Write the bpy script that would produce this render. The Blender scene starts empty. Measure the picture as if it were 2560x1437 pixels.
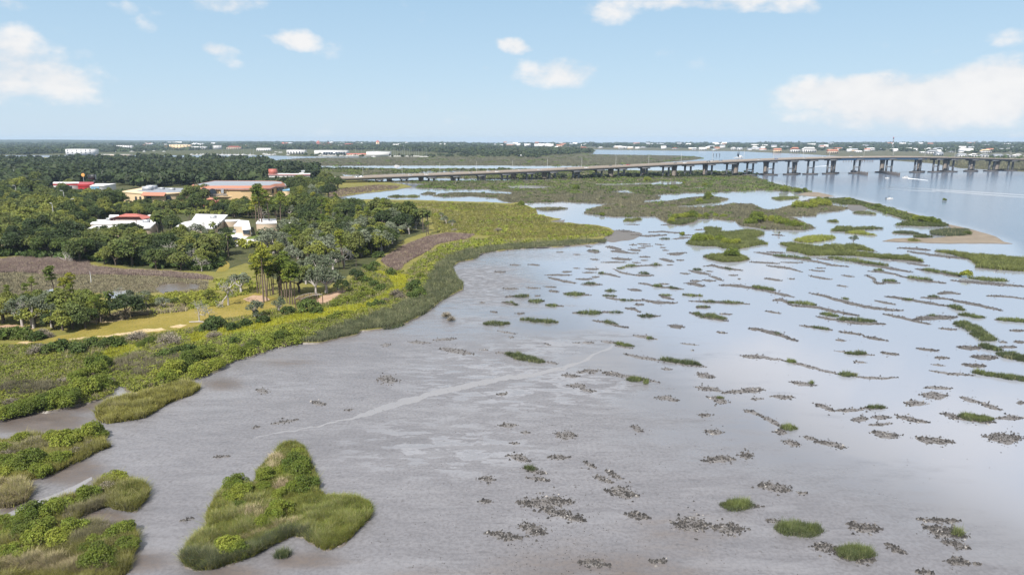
SKY_AIR, SKY_DUST, SKY_OZ, SKY_STR = 1.0, 0.6, 1.6, 0.0575
SKY_PALE = .82; SKY_C = [(.66,.81,.96), (.56,.76,.94), (.43,.66,.88), (.28,.50,.80)]
CLOUD = 9.3; EXPO = 0.8; HAZE = 0.00006
MUD = [(.110,.107,.115), (.152,.149,.160), (.196,.194,.206)]
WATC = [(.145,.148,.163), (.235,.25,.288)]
SUN_E = 4.4
import bpy, math, random
import numpy as np
from mathutils import Vector, Matrix, noise as mnoise
from mathutils.geometry import tessellate_polygon
PI = math.pi
rng = np.random.default_rng(7)
random.seed(7)
sc = bpy.context.scene
COL = sc.collection
# ------------------------------------------------------------------ camera
H = 42.0; FPX = 1707.0; CX, CY = 1280.0, 718.5; TH = math.radians(12.2)
CT, ST = math.cos(TH), math.sin(TH)
cam = bpy.data.cameras.new('camera'); co = bpy.data.objects.new('camera', cam); COL.objects.link(co)
co.location = (0, 0, H); co.rotation_euler = (PI/2 - TH, 0, 0)
cam.sensor_width = 36; cam.lens = 36*FPX/2560; cam.clip_end = 60000; cam.clip_start = 1
sc.camera = co

def rays(px, py):
    u = (np.asarray(px, float) - CX)/FPX; v = (CY - np.asarray(py, float))/FPX
    return u, CT + v*ST, -ST + v*CT
def G(px, py, z=0.0):
    """where the line of sight through a photo point meets the level z"""
    dx, dy, dz = rays(px, py)
    dz = np.minimum(dz, -0.0035)
    t = (z - H)/dz
    return np.stack([dx*t, dy*t, np.zeros_like(t)+z], -1)
def PX(w):
    w = np.asarray(w, float)
    x, y, z = w[..., 0], w[..., 1], w[..., 2]-H
    f = y*CT - z*ST; u = y*ST + z*CT
    return np.stack([CX + FPX*x/f, CY - FPX*u/f], -1)
REG = {'f': (0, 0, 1), 'r0': (0, 320, .2505), 'r2': (640, 320, .2505), 'r3': (1280, 320, .2505), 'r4': (1920, 320, .2505),
       'a1': (0, 640, .2818), 'a2': (0, 1000, .3047), 'a3': (640, 560, .2505), 'q4': (1200, 560, .2742), 'q5': (1860, 560, .2742),
       'q6': (1860, 920, .3597), 'q7': (1200, 920, .3597), 'q8': (440, 1040, .2763)}
def R(reg, pts):
    x0, y0, s = REG[reg]
    p = np.asarray(pts, float)
    return np.stack([x0 + p[..., 0]*s, y0 + p[..., 1]*s], -1)

# ------------------------------------------------------------------ mesh helpers
class MB:
    def __init__(self): self.v = []; self.f = []; self.t = []; self.n = 0
    def add(self, v, f, t=0.5):
        v = np.asarray(v, np.float32).reshape(-1, 3); f = np.asarray(f, np.int32)
        self.v.append(v); self.f.append(f + self.n)
        self.t.append(np.broadcast_to(np.asarray(t, np.float32), (len(v),)).copy()); self.n += len(v)
    def box(self, x0, y0, z0, x1, y1, z1, t=.5):
        v = [(x, y, z) for z in (z0, z1) for y in (y0, y1) for x in (x0, x1)]
        self.add(v, [(0, 2, 3, 1), (4, 5, 7, 6), (0, 1, 5, 4), (2, 6, 7, 3), (0, 4, 6, 2), (1, 3, 7, 5)], t)
    def prism(self, poly, z0, z1, t=.5):
        n = len(poly)
        self.add([(x, y, z0) for x, y in poly] + [(x, y, z1) for x, y in poly], [(i, (i+1) % n, n+(i+1) % n, n+i) for i in range(n)], t)
        tri = tessellate_polygon([[Vector((x, y, 0)) for x, y in poly]])
        self.add([(x, y, z1) for x, y in poly], [a for a in tri], t)
        self.add([(x, y, z0) for x, y in poly], [a[::-1] for a in tri], t)
    def tube(self, pts, rad, n=6, t=.5, cap=True):
        pts = np.asarray(pts, float); k = len(pts); rad = np.broadcast_to(np.asarray(rad, float), (k,))
        V = []
        for i in range(k):
            d = pts[min(i+1, k-1)] - pts[max(i-1, 0)]; d = d/(np.linalg.norm(d)+1e-9)
            a = np.cross(d, (0, 0, 1) if abs(d[2]) < .9 else (1, 0, 0)); a /= np.linalg.norm(a); b = np.cross(d, a)
            for j in range(n):
                th = 2*PI*j/n; V.append(pts[i] + rad[i]*(a*math.cos(th) + b*math.sin(th)))
        F = [(i*n+j, i*n+(j+1) % n, (i+1)*n+(j+1) % n, (i+1)*n+j) for i in range(k-1) for j in range(n)]
        self.add(V, F, t)
        if cap and n >= 3:
            c = [(0, j, j+1) for j in range(1, n-1)]
            self.add(V[-n:], c, t); self.add(V[:n], [x[::-1] for x in c], t)
    def data(self, name, mat, smooth=False):
        me = bpy.data.meshes.new(name)
        if not self.v: return me
        v = np.concatenate(self.v); me.vertices.add(len(v)); me.vertices.foreach_set('co', v.ravel())
        ls, tot, idx = [], [], []
        for f in self.f:
            if f.size == 0: continue
            k = f.shape[1]; idx.append(f.ravel()); tot.append(np.full(len(f), k, np.int32))
        idx = np.concatenate(idx); tot = np.concatenate(tot); st = np.concatenate([[0], np.cumsum(tot)[:-1]]).astype(np.int32)
        me.loops.add(len(idx)); me.loops.foreach_set('vertex_index', idx.astype(np.int32))
        me.polygons.add(len(tot)); me.polygons.foreach_set('loop_start', st)
        if smooth: me.polygons.foreach_set('use_smooth', np.ones(len(tot), bool))
        a = me.attributes.new('tint', 'FLOAT', 'POINT'); a.data.foreach_set('value', np.concatenate(self.t))
        me.update(calc_edges=True); me.validate()
        if mat: me.materials.append(mat)
        return me
    def build(self, name, mat, parent=None, smooth=False):
        o = bpy.data.objects.new(name, self.data(name, mat, smooth)); COL.objects.link(o)
        if parent: o.parent = parent
        return o
def tag(o, label=None, cat=None, group=None, kind=None):
    if label: o['label'] = label
    if cat: o['category'] = cat
    if group: o['group'] = group
    if kind: o['kind'] = kind
    return o
def root(name, loc, rz=0.0):
    e = bpy.data.objects.new(name, None); COL.objects.link(e); e.location = loc; e.rotation_euler = (0, 0, rz); e.empty_display_size = .2
    return e
def dup(r, loc, rz=0, s=1.0):
    c = r.copy(); COL.objects.link(c); c.location = loc; c.rotation_euler = (0, 0, rz)
    c.scale = (s, s, s) if np.isscalar(s) else s
    for ch in KIDS.get(r.name, []):
        d = ch.copy(); COL.objects.link(d); d.parent = c
    return c
KIDS = {}
def inside(P, poly):
    x, y = P[:, 0], P[:, 1]; r = np.zeros(len(P), bool); n = len(poly)
    for i in range(n):
        x1, y1 = poly[i]; x2, y2 = poly[(i+1) % n]
        if y1 == y2: continue
        c = ((y1 > y) != (y2 > y)) & (x < (x2-x1)*(y-y1)/(y2-y1) + x1)
        r ^= c
    return r
def sample(poly, n, holes=(), r=rng):
    """n points spread evenly over an outline seen in the photo"""
    poly = np.asarray(poly); lo, hi = poly.min(0), poly.max(0); out = []; got = 0
    for _ in range(60):
        p = lo + r.random((max(200, n*2), 2))*(hi-lo); p = p[inside(p, poly)]
        for h in holes: p = p[~inside(p, h)]
        out.append(p); got += len(p)
        if got >= n: break
    return np.concatenate(out)[:n]
def parea(p):
    p = np.asarray(p); x, y = p[:, 0], p[:, 1]
    return abs(np.dot(x, np.roll(y, -1)) - np.dot(y, np.roll(x, -1)))/2

# ------------------------------------------------------------------ materials
def lin(c):
    return tuple(((v/12.92) if v <= .04045 else ((v+.055)/1.055)**2.4) for v in [q/255 for q in c])
class NT:
    def __init__(s, name):
        s.m = bpy.data.materials.new(name); s.m.use_nodes = True; s.t = s.m.node_tree; s.t.nodes.clear()
    def n(s, typ, **kw):
        nd = s.t.nodes.new(typ)
        for k, v in kw.items():
            if k.startswith('i_'):
                key = k[2:]; key = int(key) if key.isdigit() else key.replace('_', ' ')
                if hasattr(v, 'is_linked') or isinstance(v, bpy.types.NodeSocket): s.t.links.new(v, nd.inputs[key])
                else: nd.inputs[key].default_value = v
            else: setattr(nd, k, v)
        return nd
    def math(s, op, a, b=0.0, clamp=False): return s.n('ShaderNodeMath', operation=op, use_clamp=clamp, i_0=a, i_1=b).outputs[0]
    def vmath(s, op, a, b): return s.n('ShaderNodeVectorMath', operation=op, i_0=a, i_1=b).outputs[0]
    def mix(s, f, a, b, bt='MIX'):
        nd = s.n('ShaderNodeMix', data_type='RGBA', blend_type=bt)
        for k, v in ((0, f), (6, a), (7, b)):
            if isinstance(v, bpy.types.NodeSocket): s.t.links.new(v, nd.inputs[k])
            else: nd.inputs[k].default_value = (*v, 1) if isinstance(v, tuple) and len(v) == 3 else v
        return nd.outputs[2]
    def noise(s, vec, scale, detail=4, rough=.55): return s.n('ShaderNodeTexNoise', i_Vector=vec, i_Scale=scale, i_Detail=detail, i_Roughness=rough).outputs[0]
    def ramp(s, f, stops):
        nd = s.n('ShaderNodeValToRGB', i_0=f); e = nd.color_ramp.elements
        while len(e) < len(stops): e.new(.5)
        for k, (p, c) in enumerate(stops): e[k].position = p; e[k].color = (*c, 1)
        return nd.outputs[0]
    def pos(s): return s.n('ShaderNodeNewGeometry').outputs['Position']
    def attr(s, name): return s.n('ShaderNodeAttribute', attribute_name=name).outputs['Fac']
    def out(s, sh, disp=None):
        o = s.n('ShaderNodeOutputMaterial', i_Surface=sh)
        return s.m
    def smooth(s, x, a, b):
        return s.n('ShaderNodeMapRange', interpolation_type='SMOOTHSTEP', i_Value=x, i_1=a, i_2=b, i_3=0.0, i_4=1.0).outputs[0]
def leaf_mat(name, cols, scale=.12, trans=.25, rand=.25, rough=.6, big=.012, up=.35, dry=0):
    """foliage: three greens spread by two scales of noise, a value of its own for every leaf and every plant"""
    t = NT(name); p = t.pos()
    a = t.noise(p, scale, 3); b = t.noise(p, big, 2)
    f = t.math('ADD', t.math('MULTIPLY', a, .55), t.math('MULTIPLY', b, .45))
    oi = t.n('ShaderNodeObjectInfo').outputs['Random']
    f = t.math('ADD', f, t.math('MULTIPLY', t.math('SUBTRACT', oi, .5), rand))
    c = t.ramp(f, [(.33, cols[0]), (.5, cols[1]), (.67, cols[2])])
    tint = t.attr('tint')
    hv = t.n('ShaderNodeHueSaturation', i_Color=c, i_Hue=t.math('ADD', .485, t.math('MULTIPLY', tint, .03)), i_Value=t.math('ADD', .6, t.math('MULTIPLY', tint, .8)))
    c = hv.outputs[0]
    if dry: c = t.mix(t.math('MULTIPLY', t.smooth(tint, .72, .98), dry), c, (.36, .32, .19))
    nv = t.vmath('NORMALIZE', t.vmath('ADD', t.n('ShaderNodeNewGeometry').outputs['Normal'], (0, 0, up/(1-up))), (0, 0, 0))
    pr = t.n('ShaderNodeBsdfPrincipled', i_Base_Color=c, i_Roughness=rough, i_Normal=nv); pr.inputs['Specular IOR Level'].default_value = .25
    if trans:
        tr = t.n('ShaderNodeBsdfTranslucent', i_Color=c)
        return t.out(t.n('ShaderNodeMixShader', i_0=trans, i_1=pr.outputs[0], i_2=tr.outputs[0]).outputs[0])
    return t.out(pr.outputs[0])
def ground_mat(name, cols, scale=.25, rough=.9, spec=.2, big=.02, fine=2.5):
    t = NT(name); p = t.pos()
    a = t.noise(p, scale, 5, .6); b = t.noise(p, big, 3); d = t.noise(p, fine, 3)
    f = t.math('ADD', t.math('ADD', t.math('MULTIPLY', a, .5), t.math('MULTIPLY', b, .3)), t.math('MULTIPLY', d, .2))
    st = [(.3+.4*i/(len(cols)-1), c) for i, c in enumerate(cols)]
    c = t.ramp(f, st)
    bump = t.n('ShaderNodeBump', i_Height=d, i_Strength=.4, i_Distance=.1)
    pr = t.n('ShaderNodeBsdfPrincipled', i_Base_Color=c, i_Roughness=rough, i_Normal=bump.outputs[0]); pr.inputs['Specular IOR Level'].default_value = spec
    return t.out(pr.outputs[0])
def plain(name, col, rough=.7, metal=0, spec=.4, var=.12, scale=1.5, emit=None):
    t = NT(name); p = t.pos(); a = t.noise(p, scale, 4, .65)
    c = t.mix(a, tuple(v*(1-var) for v in col), tuple(min(1, v*(1+var)) for v in col))
    pr = t.n('ShaderNodeBsdfPrincipled', i_Base_Color=c, i_Roughness=rough, i_Metallic=metal); pr.inputs['Specular IOR Level'].default_value = spec
    return t.out(pr.outputs[0])
M = {}
M['mangrove'] = leaf_mat('mangrove_leaf', [(.062,.09,.013), (.125,.16,.02), (.215,.24,.032)], .35)
M['shrub'] = leaf_mat('shrub_leaf', [(.095,.12,.018), (.16,.185,.024), (.24,.25,.032)], .12)
M['shrub_dark'] = leaf_mat('dark_shrub_leaf', [(0.042,0.067,0.014), (0.068,0.100,0.020), (0.106,0.141,0.024)], .12)
M['twig_brown'] = leaf_mat('dry_twig', [(.11,.095,.07), (.15,.13,.10), (.2,.175,.135)], .2, 0)
M['oak'] = leaf_mat('oak_leaf', [(.034,.053,.016), (.072,.098,.025), (.128,.148,.036)], .08, rand=.6)
M['oak_light'] = leaf_mat('light_oak_leaf', [(.06,.085,.02), (.115,.14,.028), (.185,.2,.038)], .08, rand=.6)
M['silver'] = leaf_mat('silver_leaf', [(0.081,0.103,0.057), (0.127,0.149,0.092), (0.196,0.218,0.149)], .12)
M['pine'] = leaf_mat('pine_needle', [(0.076,0.108,0.014), (0.129,0.161,0.020), (0.204,0.208,0.022)], .1, rand=.4)
M['palm'] = leaf_mat('palm_frond', [(0.053,0.074,0.017), (0.083,0.108,0.024), (0.129,0.141,0.036)], .1)
M['thatch'] = leaf_mat('dead_frond', [(.09,.07,.05), (.12,.09,.065), (.15,.12,.09)], .3, 0)
M['bark'] = plain('bark', (.10,.08,.065), .9, var=.4, scale=2)
M['bark_pale'] = plain('pale_bark', (.34,.31,.29), .9, var=.3, scale=2)
M['bark_pine'] = plain('pine_bark', (.13,.095,.075), .9, var=.35, scale=2)
M['gr_dark'] = leaf_mat('cordgrass', [(.05,.066,.032), (.075,.092,.045), (.105,.12,.055)], .1, .2, up=.72, dry=.6)
M['gr_green'] = leaf_mat('green_grass', [(.09,.12,.022), (.14,.17,.028), (.2,.225,.038)], .15, .2, up=.72, dry=.6)
M['gr_bright'] = leaf_mat('bright_grass', [(.22,.24,.012), (.31,.32,.016), (.40,.39,.022)], .08, .25, up=.72, dry=.6)
M['gr_marsh'] = leaf_mat('marsh_blade', [(.07,.075,.045), (.098,.10,.058), (.13,.13,.07)], .05, .2, up=.72, dry=.6)
M['gr_tuss'] = leaf_mat('tussock_blade', [(.028,.042,.018), (.062,.082,.026), (.105,.13,.036)], .9, .25, up=.45, dry=.3)
M['shrub_mid'] = leaf_mat('mid_shrub_leaf', [(.05,.07,.015), (.085,.11,.02), (.13,.155,.028)], .12)
M['gr_isle'] = leaf_mat('islet_blade', [(.055,.072,.022), (.088,.108,.03), (.13,.15,.04)], .15, .25, up=.72, dry=.3)
M['gr_sedge'] = leaf_mat('dull_sedge', [(.10,.092,.055), (.145,.132,.08), (.19,.17,.105)], .12, .2, up=.72, dry=.4)
M['far_oak'] = leaf_mat('far_oak_leaf', [(.018,.03,.012), (.034,.05,.018), (.06,.08,.025)], .05, rand=0, big=.006)
M['gr_pale_marsh'] = leaf_mat('pale_marsh_blade', [(.085,.085,.055), (.115,.112,.07), (.15,.14,.085)], .03, .2, big=.006, up=.72, dry=.3)
M['gr_olive'] = leaf_mat('olive_blade', [(.12,.12,.03), (.175,.17,.036), (.24,.225,.05)], .1, .2, up=.72, dry=.6)
M['gr_brown'] = leaf_mat('brown_reed', [(.122,.084,.072), (.168,.12,.104), (.215,.162,.142)], .12, .1, up=.72, dry=.6)
M['gr_tan'] = leaf_mat('tan_grass', [(0.149,0.127,0.069), (0.207,0.172,0.098), (0.276,0.230,0.138)], .2, .1, up=.72, dry=.6)
M['straw'] = leaf_mat('straw', [(0.276,0.218,0.138), (0.380,0.299,0.196), (0.483,0.391,0.265)], .6, .1, up=.72, dry=.6)
M['g_land'] = ground_mat('marsh_soil', [(.09,.09,.025), (.15,.14,.035), (.2,.175,.06)])
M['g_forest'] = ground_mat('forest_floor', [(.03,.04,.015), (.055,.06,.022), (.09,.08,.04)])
M['g_marsh'] = ground_mat('marsh_sod', [(.055,.058,.036), (.08,.08,.048), (.105,.1,.06)], .05)
M['g_bright'] = ground_mat('bright_sod', [(.2,.22,.012), (.28,.29,.015), (.36,.35,.02)], .15)
M['g_lawn'] = ground_mat('lawn_turf', [(.11,.11,.018), (.19,.155,.032), (.28,.21,.065)], .09, big=.035)
M['g_brown'] = ground_mat('reed_litter', [(.11,.076,.066), (.148,.108,.095), (.18,.138,.123)], .12)
M['g_tan'] = ground_mat('salt_flat', [(.095,.085,.05), (.14,.12,.07), (.13,.105,.08)], .08)
M['g_sand'] = ground_mat('beach_sand', [(.13,.105,.08), (.18,.15,.115), (.24,.2,.155)], .2)
M['g_dirt'] = ground_mat('sandy_track', [(.30,.22,.11), (.38,.29,.16), (.5,.42,.3)], .3)
M['g_pink'] = ground_mat('bare_earth', [(.25,.15,.1), (.33,.22,.15), (.4,.3,.22)], .3)
M['g_mud'] = ground_mat('bank_mud', [(.065,.055,.045), (.1,.085,.072), (.135,.118,.1)], .4, .45, .5)
M['g_barmud'] = ground_mat('bar_mud', [(.05,.045,.042), (.08,.073,.068), (.12,.11,.102)], .5, .6, .4)
M['g_nearmud'] = ground_mat('near_bar_mud', [(.085,.079,.078), (.125,.118,.117), (.165,.157,.157)], .5, .6, .4)
M['g_green'] = ground_mat('green_lawn', [(.06,.09,.018), (.09,.125,.022), (.13,.155,.03)], .15)
M['g_conc'] = ground_mat('pale_concrete', [(.45,.42,.4), (.55,.52,.5), (.62,.6,.58)], .2)
M['shell'] = None
def shell_mat():
    t = NT('oyster_shell'); tint = t.attr('tint')
    c = t.ramp(tint, [(0, (.016,.0145,.014)), (.5, (.045,.041,.038)), (.85, (.105,.096,.088)), (1, (.27,.255,.24))])
    pr = t.n('ShaderNodeBsdfPrincipled', i_Base_Color=c, i_Roughness=.55)
    return t.out(pr.outputs[0])
M['shell'] = shell_mat()
M['white'] = plain('white_roof', (.66,.65,.65), .6, var=.13, scale=.25)
M['whitewall'] = plain('white_wall', (.56,.555,.55), .7, var=.06)
M['tan'] = plain('tan_wall', (.46,.37,.28), .8, var=.08)
M['peach'] = plain('peach_stucco', (.50,.355,.19), .8, var=.08, scale=.4)
M['peach_pale'] = plain('pale_stucco', (.60,.46,.29), .8, var=.08, scale=.4)
M['terra'] = plain('terracotta_tile', (.34,.15,.10), .75, var=.25, scale=1.2)
M['redroof'] = plain('red_roof', (.36,.11,.085), .6, var=.12)
M['redpaint'] = plain('red_paint', (.36,.03,.035), .4, var=.08)
M['brick'] = plain('red_brick', (.33,.09,.06), .8, var=.2)
M['greyroof'] = plain('grey_roof', (.22,.24,.27), .6, var=.15, scale=.3)
M['metal'] = plain('grey_metal', (.38,.40,.43), .45, .3, var=.1)
M['dark'] = plain('dark_paint', (.015,.017,.02), .5, var=.2)
M['glass'] = plain('dark_glass', (.03,.04,.055), .08, spec=.8, var=.2)
M['conc'] = plain('bridge_concrete', (.25,.215,.185), .8, var=.14, scale=.3)
M['conc_grey'] = plain('weathered_concrete', (.135,.14,.15), .85, var=.2, scale=.4)
M['conc_dark'] = plain('footing_concrete', (.075,.07,.07), .85, var=.3, scale=.6)
M['road'] = plain('bridge_roadway', (.16,.12,.095), .85, var=.15, scale=.3)
M['asphalt'] = plain('asphalt', (.06,.058,.06), .85, var=.15, scale=.3)
M['bluesteel'] = plain('blue_steel', (.11,.22,.36), .5, var=.1)
M['wood'] = plain('weathered_wood', (.12,.08,.055), .8, var=.3)
M['bluepaint'] = plain('blue_paint', (.15,.3,.42), .5)
M['yellow'] = plain('yellow_paint', (.6,.3,.08), .6)
M['skin'] = plain('skin', (.35,.2,.14), .6)
M['cloth'] = plain('dark_cloth', (.05,.06,.09), .9)
M['foam'] = plain('foam', (.75,.78,.82), .6, var=.1, scale=.5)
M['rubber'] = plain('rubber', (.02,.02,.02), .8)
for i, c in enumerate([(.75,.75,.75), (.03,.03,.035), (.35,.36,.38), (.4,.03,.03), (.06,.1,.25)]): M['car%d' % i] = plain('car_paint', c, .3, spec=.6, var=.02)
# ------------------------------------------------------------------ light, sky, air
SUN = Vector((-.24, -.58, .78)).normalized()
el = math.asin(SUN.z); rot = math.atan2(SUN.x, SUN.y)
ld = bpy.data.lights.new('sun', 'SUN'); lo = bpy.data.objects.new('sun', ld); COL.objects.link(lo)
ld.energy = SUN_E; ld.angle = math.radians(.6); ld.color = (1, .95, .88)
lo.rotation_euler = SUN.to_track_quat('Z', 'Y').to_euler(); lo.location = (0, 0, 500)
W = bpy.data.worlds.new('World'); sc.world = W; W.use_nodes = True
class WT(NT):
    def __init__(s, tree): s.t = tree; tree.nodes.clear()
w = WT(W.node_tree)
dirv = w.n('ShaderNodeTexCoord').outputs['Generated']
sx = w.n('ShaderNodeSeparateXYZ', i_0=dirv)
zc = w.math('MAXIMUM', sx.outputs[2], .012)
dv = w.n('ShaderNodeCombineXYZ', i_0=sx.outputs[0], i_1=sx.outputs[1], i_2=zc).outputs[0]
sky = w.n('ShaderNodeTexSky', sky_type='NISHITA', sun_disc=False, sun_elevation=el, sun_rotation=rot, altitude=0, air_density=SKY_AIR, dust_density=SKY_DUST, ozone_density=SKY_OZ)
w.t.links.new(dv, sky.inputs[0])
az = w.math('ARCTAN2', sx.outputs[0], sx.outputs[1]); ele = w.math('ARCSINE', sx.outputs[2])
ae = w.n('ShaderNodeCombineXYZ', i_0=az, i_1=w.math('MULTIPLY', ele, 1.6), i_2=0.0).outputs[0]
n1 = w.noise(ae, 9.0, 7, .58); n2 = w.noise(ae, 34.0, 5, .6)
# cumulus banks: centre and half size in the photo, softness of edge
CL = [(40,190,125,55,1.05), (150,205,62,44,1), (20,135,62,42,.95), (80,238,115,24,.8), (2340,248,265,56,1.35), (2110,232,130,40,1.25), (2480,225,120,55,1.35), (2260,290,200,30,1.05), (2010,243,80,20,.55), (2275,180,40,32,.6), (1400,182,95,36,.9), (1300,195,70,18,.4), (1800,0,330,20,.9), (1545,18,55,30,.75), (1960,8,150,18,.75), (541,125,38,22,.85), (558,160,28,13,.5), (735,92,52,20,.9), (668,88,16,8,.45), (1280,119,42,16,.85), (570,2,80,22,.8), (357,53,24,18,.5), (15,8,40,16,.6), (292,5,24,16,.5), (2316,132,48,13,.6), (2530,87,40,18,.6), (1195,170,30,14,.35), (25,335,60,16,.5), (2160,166,30,14,.35), (2470,345,60,8,.45)]
wz = w.n('ShaderNodeTexNoise', i_Vector=ae, i_Scale=11.0, i_Detail=5).outputs[1]; wsep = w.n('ShaderNodeSeparateXYZ', i_0=wz)
azw = w.math('ADD', az, w.math('MULTIPLY', w.math('SUBTRACT', wsep.outputs[0], .5), .075)); elw = w.math('ADD', ele, w.math('MULTIPLY', w.math('SUBTRACT', wsep.outputs[1], .5), .042))
field = None
for (px, py, rx, ry, s) in CL:
    dx, dy, dz = rays(px, py); a0 = math.atan2(dx, dy); e0 = math.asin(dz/math.sqrt(dx*dx+dy*dy+dz*dz))
    ra, re = rx/FPX*1.0, ry/FPX
    u = w.math('MULTIPLY', w.math('SUBTRACT', azw, a0), 1/ra); v = w.math('MULTIPLY', w.math('SUBTRACT', elw, e0), 1/re)
    q = w.math('ADD', w.math('MULTIPLY', u, u), w.math('MULTIPLY', v, v))
    g = w.math('MULTIPLY', w.math('SUBTRACT', 1.0, w.math('MULTIPLY', q, .5)), s)
    field = g if field is None else w.math('MAXIMUM', field, g)
# clouds overhead, above the frame
hi = w.math('MULTIPLY', w.smooth(ele, .225, .34), w.math('SUBTRACT', w.math('MULTIPLY', w.noise(dirv, 3.2, 6, .6), 3.4), .72))
field = w.math('MAXIMUM', field, hi)
fz = w.math('ADD', field, w.math('ADD', w.math('MULTIPLY', w.math('SUBTRACT', n1, .5), 2.6), w.math('MULTIPLY', w.math('SUBTRACT', n2, .5), .8)))
mask = w.math('MULTIPLY', w.smooth(fz, .28, 1.08), .9)
ccol = w.mix(w.smooth(w.math('ADD', n1, w.math('MULTIPLY', n2, .3)), .45, .8), (CLOUD*.86, CLOUD*.87, CLOUD*.90), (CLOUD*1.03, CLOUD*1.01, CLOUD*.995))
grad = w.ramp(w.math('MULTIPLY', w.math('MAXIMUM', ele, 0.0), 2.0), [(0, SKY_C[0]), (.16, SKY_C[1]), (.42, SKY_C[2]), (1, SKY_C[3])])
pale = w.mix(SKY_PALE, sky.outputs[0], w.mix(1.0, grad, (10, 10, 10), 'MULTIPLY'))
fin = w.mix(mask, pale, ccol)
bg = w.n('ShaderNodeBackground', i_0=fin, i_1=SKY_STR)
w.n('ShaderNodeOutputWorld', i_Surface=bg.outputs[0])
sc.view_settings.view_transform = 'Standard'; sc.view_settings.look = 'None'; sc.view_settings.exposure = EXPO; sc.view_settings.gamma = 1
if HAZE:
    hb = MB(); hb.box(-14000, -300, -2, 14000, 12600, 75)
    hz = NT('haze_air')
    pv = hz.n('ShaderNodeVolumePrincipled', i_Density=HAZE); pv.inputs['Color'].default_value = (.60, .77, 1, 1); pv.inputs['Anisotropy'].default_value = .2
    hz.n('ShaderNodeOutputMaterial', i_Volume=pv.outputs[0])
    tag(hb.build('haze', hz.m), 'thin blue haze over the far shore', 'haze', kind='stuff')
sc.cycles.use_denoising = True
sc.cycles.max_bounces = 6; sc.cycles.diffuse_bounces = 3; sc.cycles.glossy_bounces = 3; sc.cycles.transmission_bounces = 2; sc.cycles.transparent_max_bounces = 4; sc.cycles.volume_bounces = 1
sc.cycles.caustics_reflective = False; sc.cycles.caustics_refractive = False
# ------------------------------------------------------------------ value noise on the ground plane
_tab = np.random.default_rng(3).random((256, 256))
def vn(x, y):
    xi = np.floor(x).astype(int); yi = np.floor(y).astype(int); fx = x-xi; fy = y-yi
    fx = fx*fx*(3-2*fx); fy = fy*fy*(3-2*fy)
    a = _tab[xi & 255, yi & 255]; b = _tab[(xi+1) & 255, yi & 255]; c = _tab[xi & 255, (yi+1) & 255]; d = _tab[(xi+1) & 255, (yi+1) & 255]
    return (a*(1-fx)+b*fx)*(1-fy) + (c*(1-fx)+d*fx)*fy
def fbm(x, y, o=3):
    s = 0; a = .5
    for k in range(o): s = s + a*vn(x*2**k+17*k, y*2**k+31*k); a /= 2
    return s/(1-.5**o)
def sstep(x, a, b):
    t = np.clip((x-a)/(b-a), 0, 1); return t*t*(3-2*t)

# ------------------------------------------------------------------ tidal flat and water, one sheet to the horizon
rows = np.concatenate([[355.3, 356, 357, 358.5, 360, 362, 365, 368, 372], np.arange(377, 640, 5.0), np.arange(640, 1600, 9.0), np.arange(1600, 2600, 100.0)])
cols = np.concatenate([np.arange(-1600, -100, 100.0), np.arange(-100, 2700, 13.0), np.arange(2700, 4300, 100.0)])
gx, gy = np.meshgrid(cols, rows); gp = np.stack([gx.ravel(), gy.ravel()], -1)
RIVER = np.array([(1700,410),(1925,452),(1990,470),(2092,489),(2165,501),(2230,518),(2300,538),(2422,570),(2535,606),(2560,640),(2700,655),(4400,1000),(4400,300),(-1700,300),(-1700,408)], float)
riv = np.zeros(len(gp))
for ox in (-16, -6, 6, 16):
    for oy in (-5, -1.5, 1.5, 5): riv += inside(gp + (ox, oy), RIVER)
riv /= 16
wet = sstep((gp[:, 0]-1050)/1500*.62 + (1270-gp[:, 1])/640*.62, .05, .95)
# rippled flat under the meadow and the film of water on the middle flat
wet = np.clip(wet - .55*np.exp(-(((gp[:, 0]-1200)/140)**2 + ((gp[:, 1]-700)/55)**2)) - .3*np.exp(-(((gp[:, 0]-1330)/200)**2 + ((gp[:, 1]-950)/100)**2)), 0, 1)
brown = np.zeros(len(gp))
for (x, y, rx, ry, s) in [(90,1055,170,38,1),(180,1010,110,26,1),(180,1180,120,45,.9),(60,1270,90,30,1),(250,1300,90,34,1),(560,960,70,22,.8),(600,1010,90,30,.3),(350,1400,120,40,.8),(760,1400,160,34,.7),(560,1437,200,40,.7),(720,905,130,18,.6),(900,850,90,14,.4),(1500,1437,460,120,.62),(1700,1330,240,90,.5),(1050,1437,200,40,.5),(1250,640,130,14,.7),(1480,612,90,14,.8),(1420,545,40,8,.8),(1700,570,70,9,.6),(1870,545,70,8,.6),(2150,560,90,14,.4),(2220,585,80,14,.4),(130,1120,180,30,.5)]:
    brown = np.maximum(brown, s*np.exp(-(((gp[:, 0]-x)/rx)**2 + ((gp[:, 1]-y)/ry)**2)))
rip = np.maximum(np.exp(-(((gp[:, 0]-1200)/120)**2 + ((gp[:, 1]-705)/60)**2)), .6*np.exp(-(((gp[:, 0]-1290)/260)**2 + ((gp[:, 1]-640)/14)**2)))
lobm = np.zeros(len(gp))
for (x, y, rx, ry, s) in [(1330,940,330,95,1),(1120,1120,330,90,.7),(1480,880,260,60,.9),(1250,790,220,60,.6),(700,960,260,60,.35)]: lobm = np.maximum(lobm, s*np.exp(-(((gp[:, 0]-x)/rx)**2 + ((gp[:, 1]-y)/ry)**2)))
me = bpy.data.meshes.new('tidal_flat'); w3 = G(gp[:, 0], gp[:, 1], 0.0)
nc, nr = len(cols), len(rows)
q = (np.arange(nr-1)[:, None]*nc + np.arange(nc-1)[None]).ravel()
me.from_pydata(w3.tolist(), [], np.stack([q, q+nc, q+nc+1, q+1], -1).tolist())
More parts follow.
